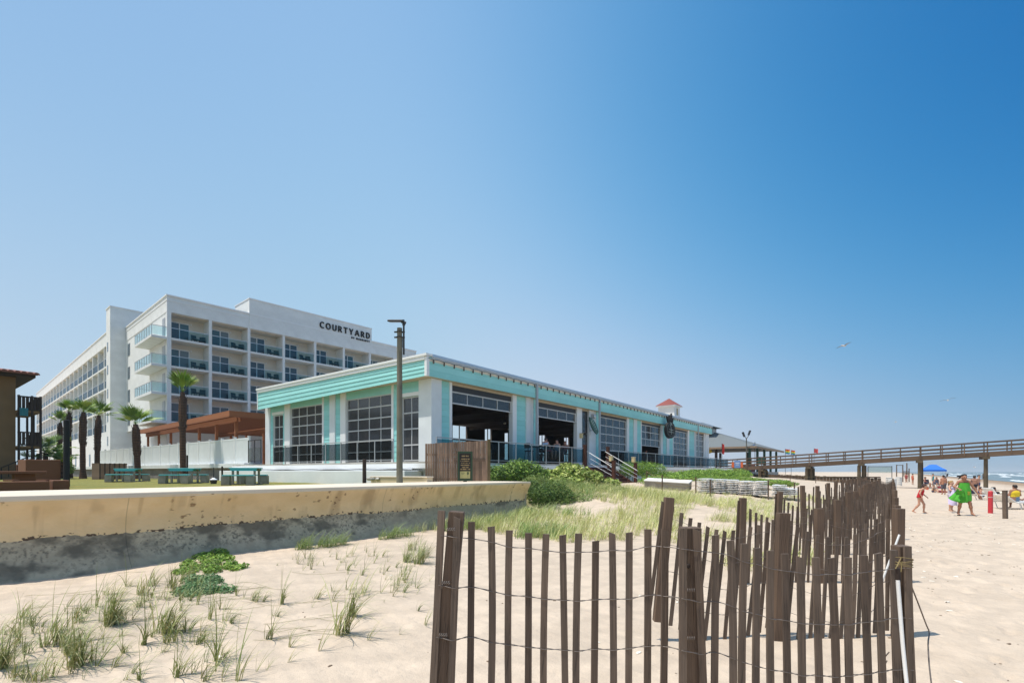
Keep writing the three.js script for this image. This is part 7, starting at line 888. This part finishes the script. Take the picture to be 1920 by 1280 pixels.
person({ label: 'woman in yellow top and denim shorts sitting on the right lounger, back to the viewer', p: at(1903, 937.0, 25.2).setY(ground(at(1903, 884, 25.2).x, -25.2, false)), h: 1.64, turn: 2.9, res: 60, fat: 1.1, J: CHAIR(0.37), skin: [0.36, 0.17, 0.10], hair: [0.02, 0.012, 0.01], wear: [{ name: 'top', caps: (q) => [...torso(q), q[4]], c: [0.66, 0.47, 0.02], clip: between(0.62, 0.97), grow: 0.012 }, trunks([0.13, 0.2, 0.3], 0.36, 0.63)] });
person({ label: 'person in black reclining on the raised lounger behind the square post', p: at(1880, 884, 25.6).setY(ground(at(1880, 884, 25.6).x, -25.6, false)), h: 1.68, turn: 1.5, res: 52, J: { ...CHAIR(0.37), chest: [0, 0.7, -0.28], neck: [0, 0.84, -0.38], head: [0, 0.96, -0.42], sL: [-0.17, 0.8, -0.34], sR: [0.17, 0.8, -0.34], eL: [-0.25, 0.58, -0.2], eR: [0.25, 0.58, -0.2], wL: [-0.2, 0.55, 0.05], wR: [0.2, 0.55, 0.05], kL: [-0.12, 0.5, 0.48], kR: [0.12, 0.5, 0.48], aL: [-0.12, 0.44, 0.88], aR: [0.12, 0.44, 0.88], tL: [-0.12, 0.52, 0.94], tR: [0.12, 0.52, 0.94] }, skin: [0.25, 0.12, 0.08], hair: [0.015, 0.01, 0.01], wear: [shirt([0.015, 0.015, 0.02], 0, 0.45, 0.86), trunks([0.02, 0.02, 0.03], 0.36, 0.62)] });
person({ label: 'person with pink top sitting on the lounger just right of the woman in green', p: at(1822, 884, 33.2).setY(ground(at(1822, 884, 33.2).x, -33.2, false)), h: 1.66, turn: 1.2, res: 44, J: CHAIR(0.4), skin: [0.5, 0.24, 0.16], hair: [0.05, 0.03, 0.02], wear: [shirt([0.4, 0.12, 0.12], 0, 0.5, 0.94), trunks([0.05, 0.05, 0.12], 0.4, 0.64)] });
[[1828, 40, 'standing person in dark shorts behind the lounger right of the woman in green', 2.2, [0.3, 0.15, 0.1], [0.02, 0.02, 0.03], 1.62], [1836, 46, 'standing person farther back, just left of the right boardwalk pile', 0.6, [0.46, 0.25, 0.17], [0.05, 0.06, 0.15], 1.66]].forEach(([px, d, label, turn, skin, c, h]) => person({ label, p: onSand(px, d), h, turn, res: 40, skin, hair: [0.02, 0.015, 0.01], wear: [bottoms(c)] }));
person({ label: 'person with navy shorts sitting low on the sand left of the right boardwalk pile', p: onSand(1838, 36), h: 1.6, turn: 0.9, res: 40, J: SIT, skin: [0.42, 0.21, 0.13], hair: [0.03, 0.02, 0.015], wear: [trunks([0.02, 0.025, 0.12], 0, 0.26)] });
[[1736, 59.8, 0.6, [0.25, 0.04, 0.05], 'person in dark red sitting in the red camp chair under the canopy'], [1757, 59.3, -0.4, [0.08, 0.08, 0.12], 'person in dark grey sitting in the right camp chair under the canopy']].forEach(([px, d, turn, c, label]) => person({ label, p: onSand(px, d), h: 1.66, turn, res: 36, J: CHAIR(0.42), skin: [0.45, 0.23, 0.15], hair: [0.03, 0.02, 0.015], wear: [shirt(c, 0, 0.5, 0.96), trunks([0.04, 0.05, 0.1], 0.4, 0.66)] }));
[[1750, 66, [0.03, 0.3, 0.32], 'person in turquoise standing behind the camp chairs under the canopy'], [1712, 72, [0.55, 0.12, 0.06], 'distant bather in orange left of the large boardwalk pile'], [1700, 84, [0.3, 0.05, 0.05], 'tiny distant bather in dark red beside the lifeguard chair']].forEach(([px, d, c, label], i) => person({ label, p: onSand(px, d), h: 1.6, turn: 0.5 + i, res: 32, skin: [0.5, 0.27, 0.18], hair: [0.04, 0.03, 0.02], wear: [bottoms(c), top(c)] }));
// guests at the open doors of the restaurant
const inRest = (px, w) => { const a = aR(px, w); return V(BX(a, w), DECK + 0.02, BZ(a, w)); };
person({ label: 'guest in light blue shirt and red shorts on a stool at the second door', p: inRest(1024, -17.3), h: 1.72, turn: TB + 1.57, res: 48, fat: 1.1, J: CHAIR(0.74), skin: [0.5, 0.22, 0.16], hair: [0.04, 0.025, 0.02], wear: [shirt([0.42, 0.50, 0.66], 0, 0.88, 1.31), trunks([0.32, 0.05, 0.07], 0.72, 1.0)] });
person({ label: 'guest in grey top facing left, seated beyond the guest in light blue', p: inRest(1044, -17.4), h: 1.66, turn: TB - 1.4, res: 40, J: CHAIR(0.74), skin: [0.48, 0.24, 0.17], hair: [0.06, 0.03, 0.02], wear: [shirt([0.2, 0.22, 0.25], 0, 0.88, 1.31), trunks([0.06, 0.06, 0.09], 0.72, 1.0)] });
person({ label: 'guest in dark red shirt seated at the right side of the second open door', p: inRest(1059, -18.0), h: 1.7, turn: TB - 1.5, res: 40, J: CHAIR(0.74), skin: [0.4, 0.19, 0.13], hair: [0.03, 0.02, 0.02], wear: [shirt([0.22, 0.07, 0.07], 0, 0.88, 1.31), trunks([0.05, 0.05, 0.05], 0.72, 1.0)] });
person({ label: 'guest seated inside the fourth garage door under its raised panels', p: inRest(1212, -19.6), h: 1.7, turn: TB + 0.3, res: 36, J: CHAIR(0.8), skin: [0.5, 0.2, 0.14], hair: [0.03, 0.02, 0.02], wear: [shirt([0.1, 0.12, 0.14], 0, 0.9, 1.36), trunks([0.05, 0.05, 0.05], 0.75, 1.05)] });
for (const [px, w, lab] of [[1024, -17.3, 'stool under the guest in light blue'], [1044, -17.4, 'stool under the guest in grey'], [1059, -18.0, 'stool under the guest in dark red']]) { const p = inRest(px, w), t = thing('bar_stool', 'dark bar ' + lab, 'stool', [p.x, p.y, p.z], TB); mesh('seat', rbox(0.36, 0.06, 0.36, 0.02).translate(0, 0.74, 0), M.dark, t); for (const [x, z] of [[-1, -1], [1, -1], [-1, 1], [1, 1]]) mesh('leg', rod(V(x * 0.18, 0, z * 0.18), V(x * 0.14, 0.72, z * 0.14), 0.016), M.dark, t); }
scene.fog = new THREE.FogExp2(new THREE.Color(0.72, 0.80, 0.86), 0.0003);
// ---------------------------------------------------------------- draw
renderer.render(scene, camera);
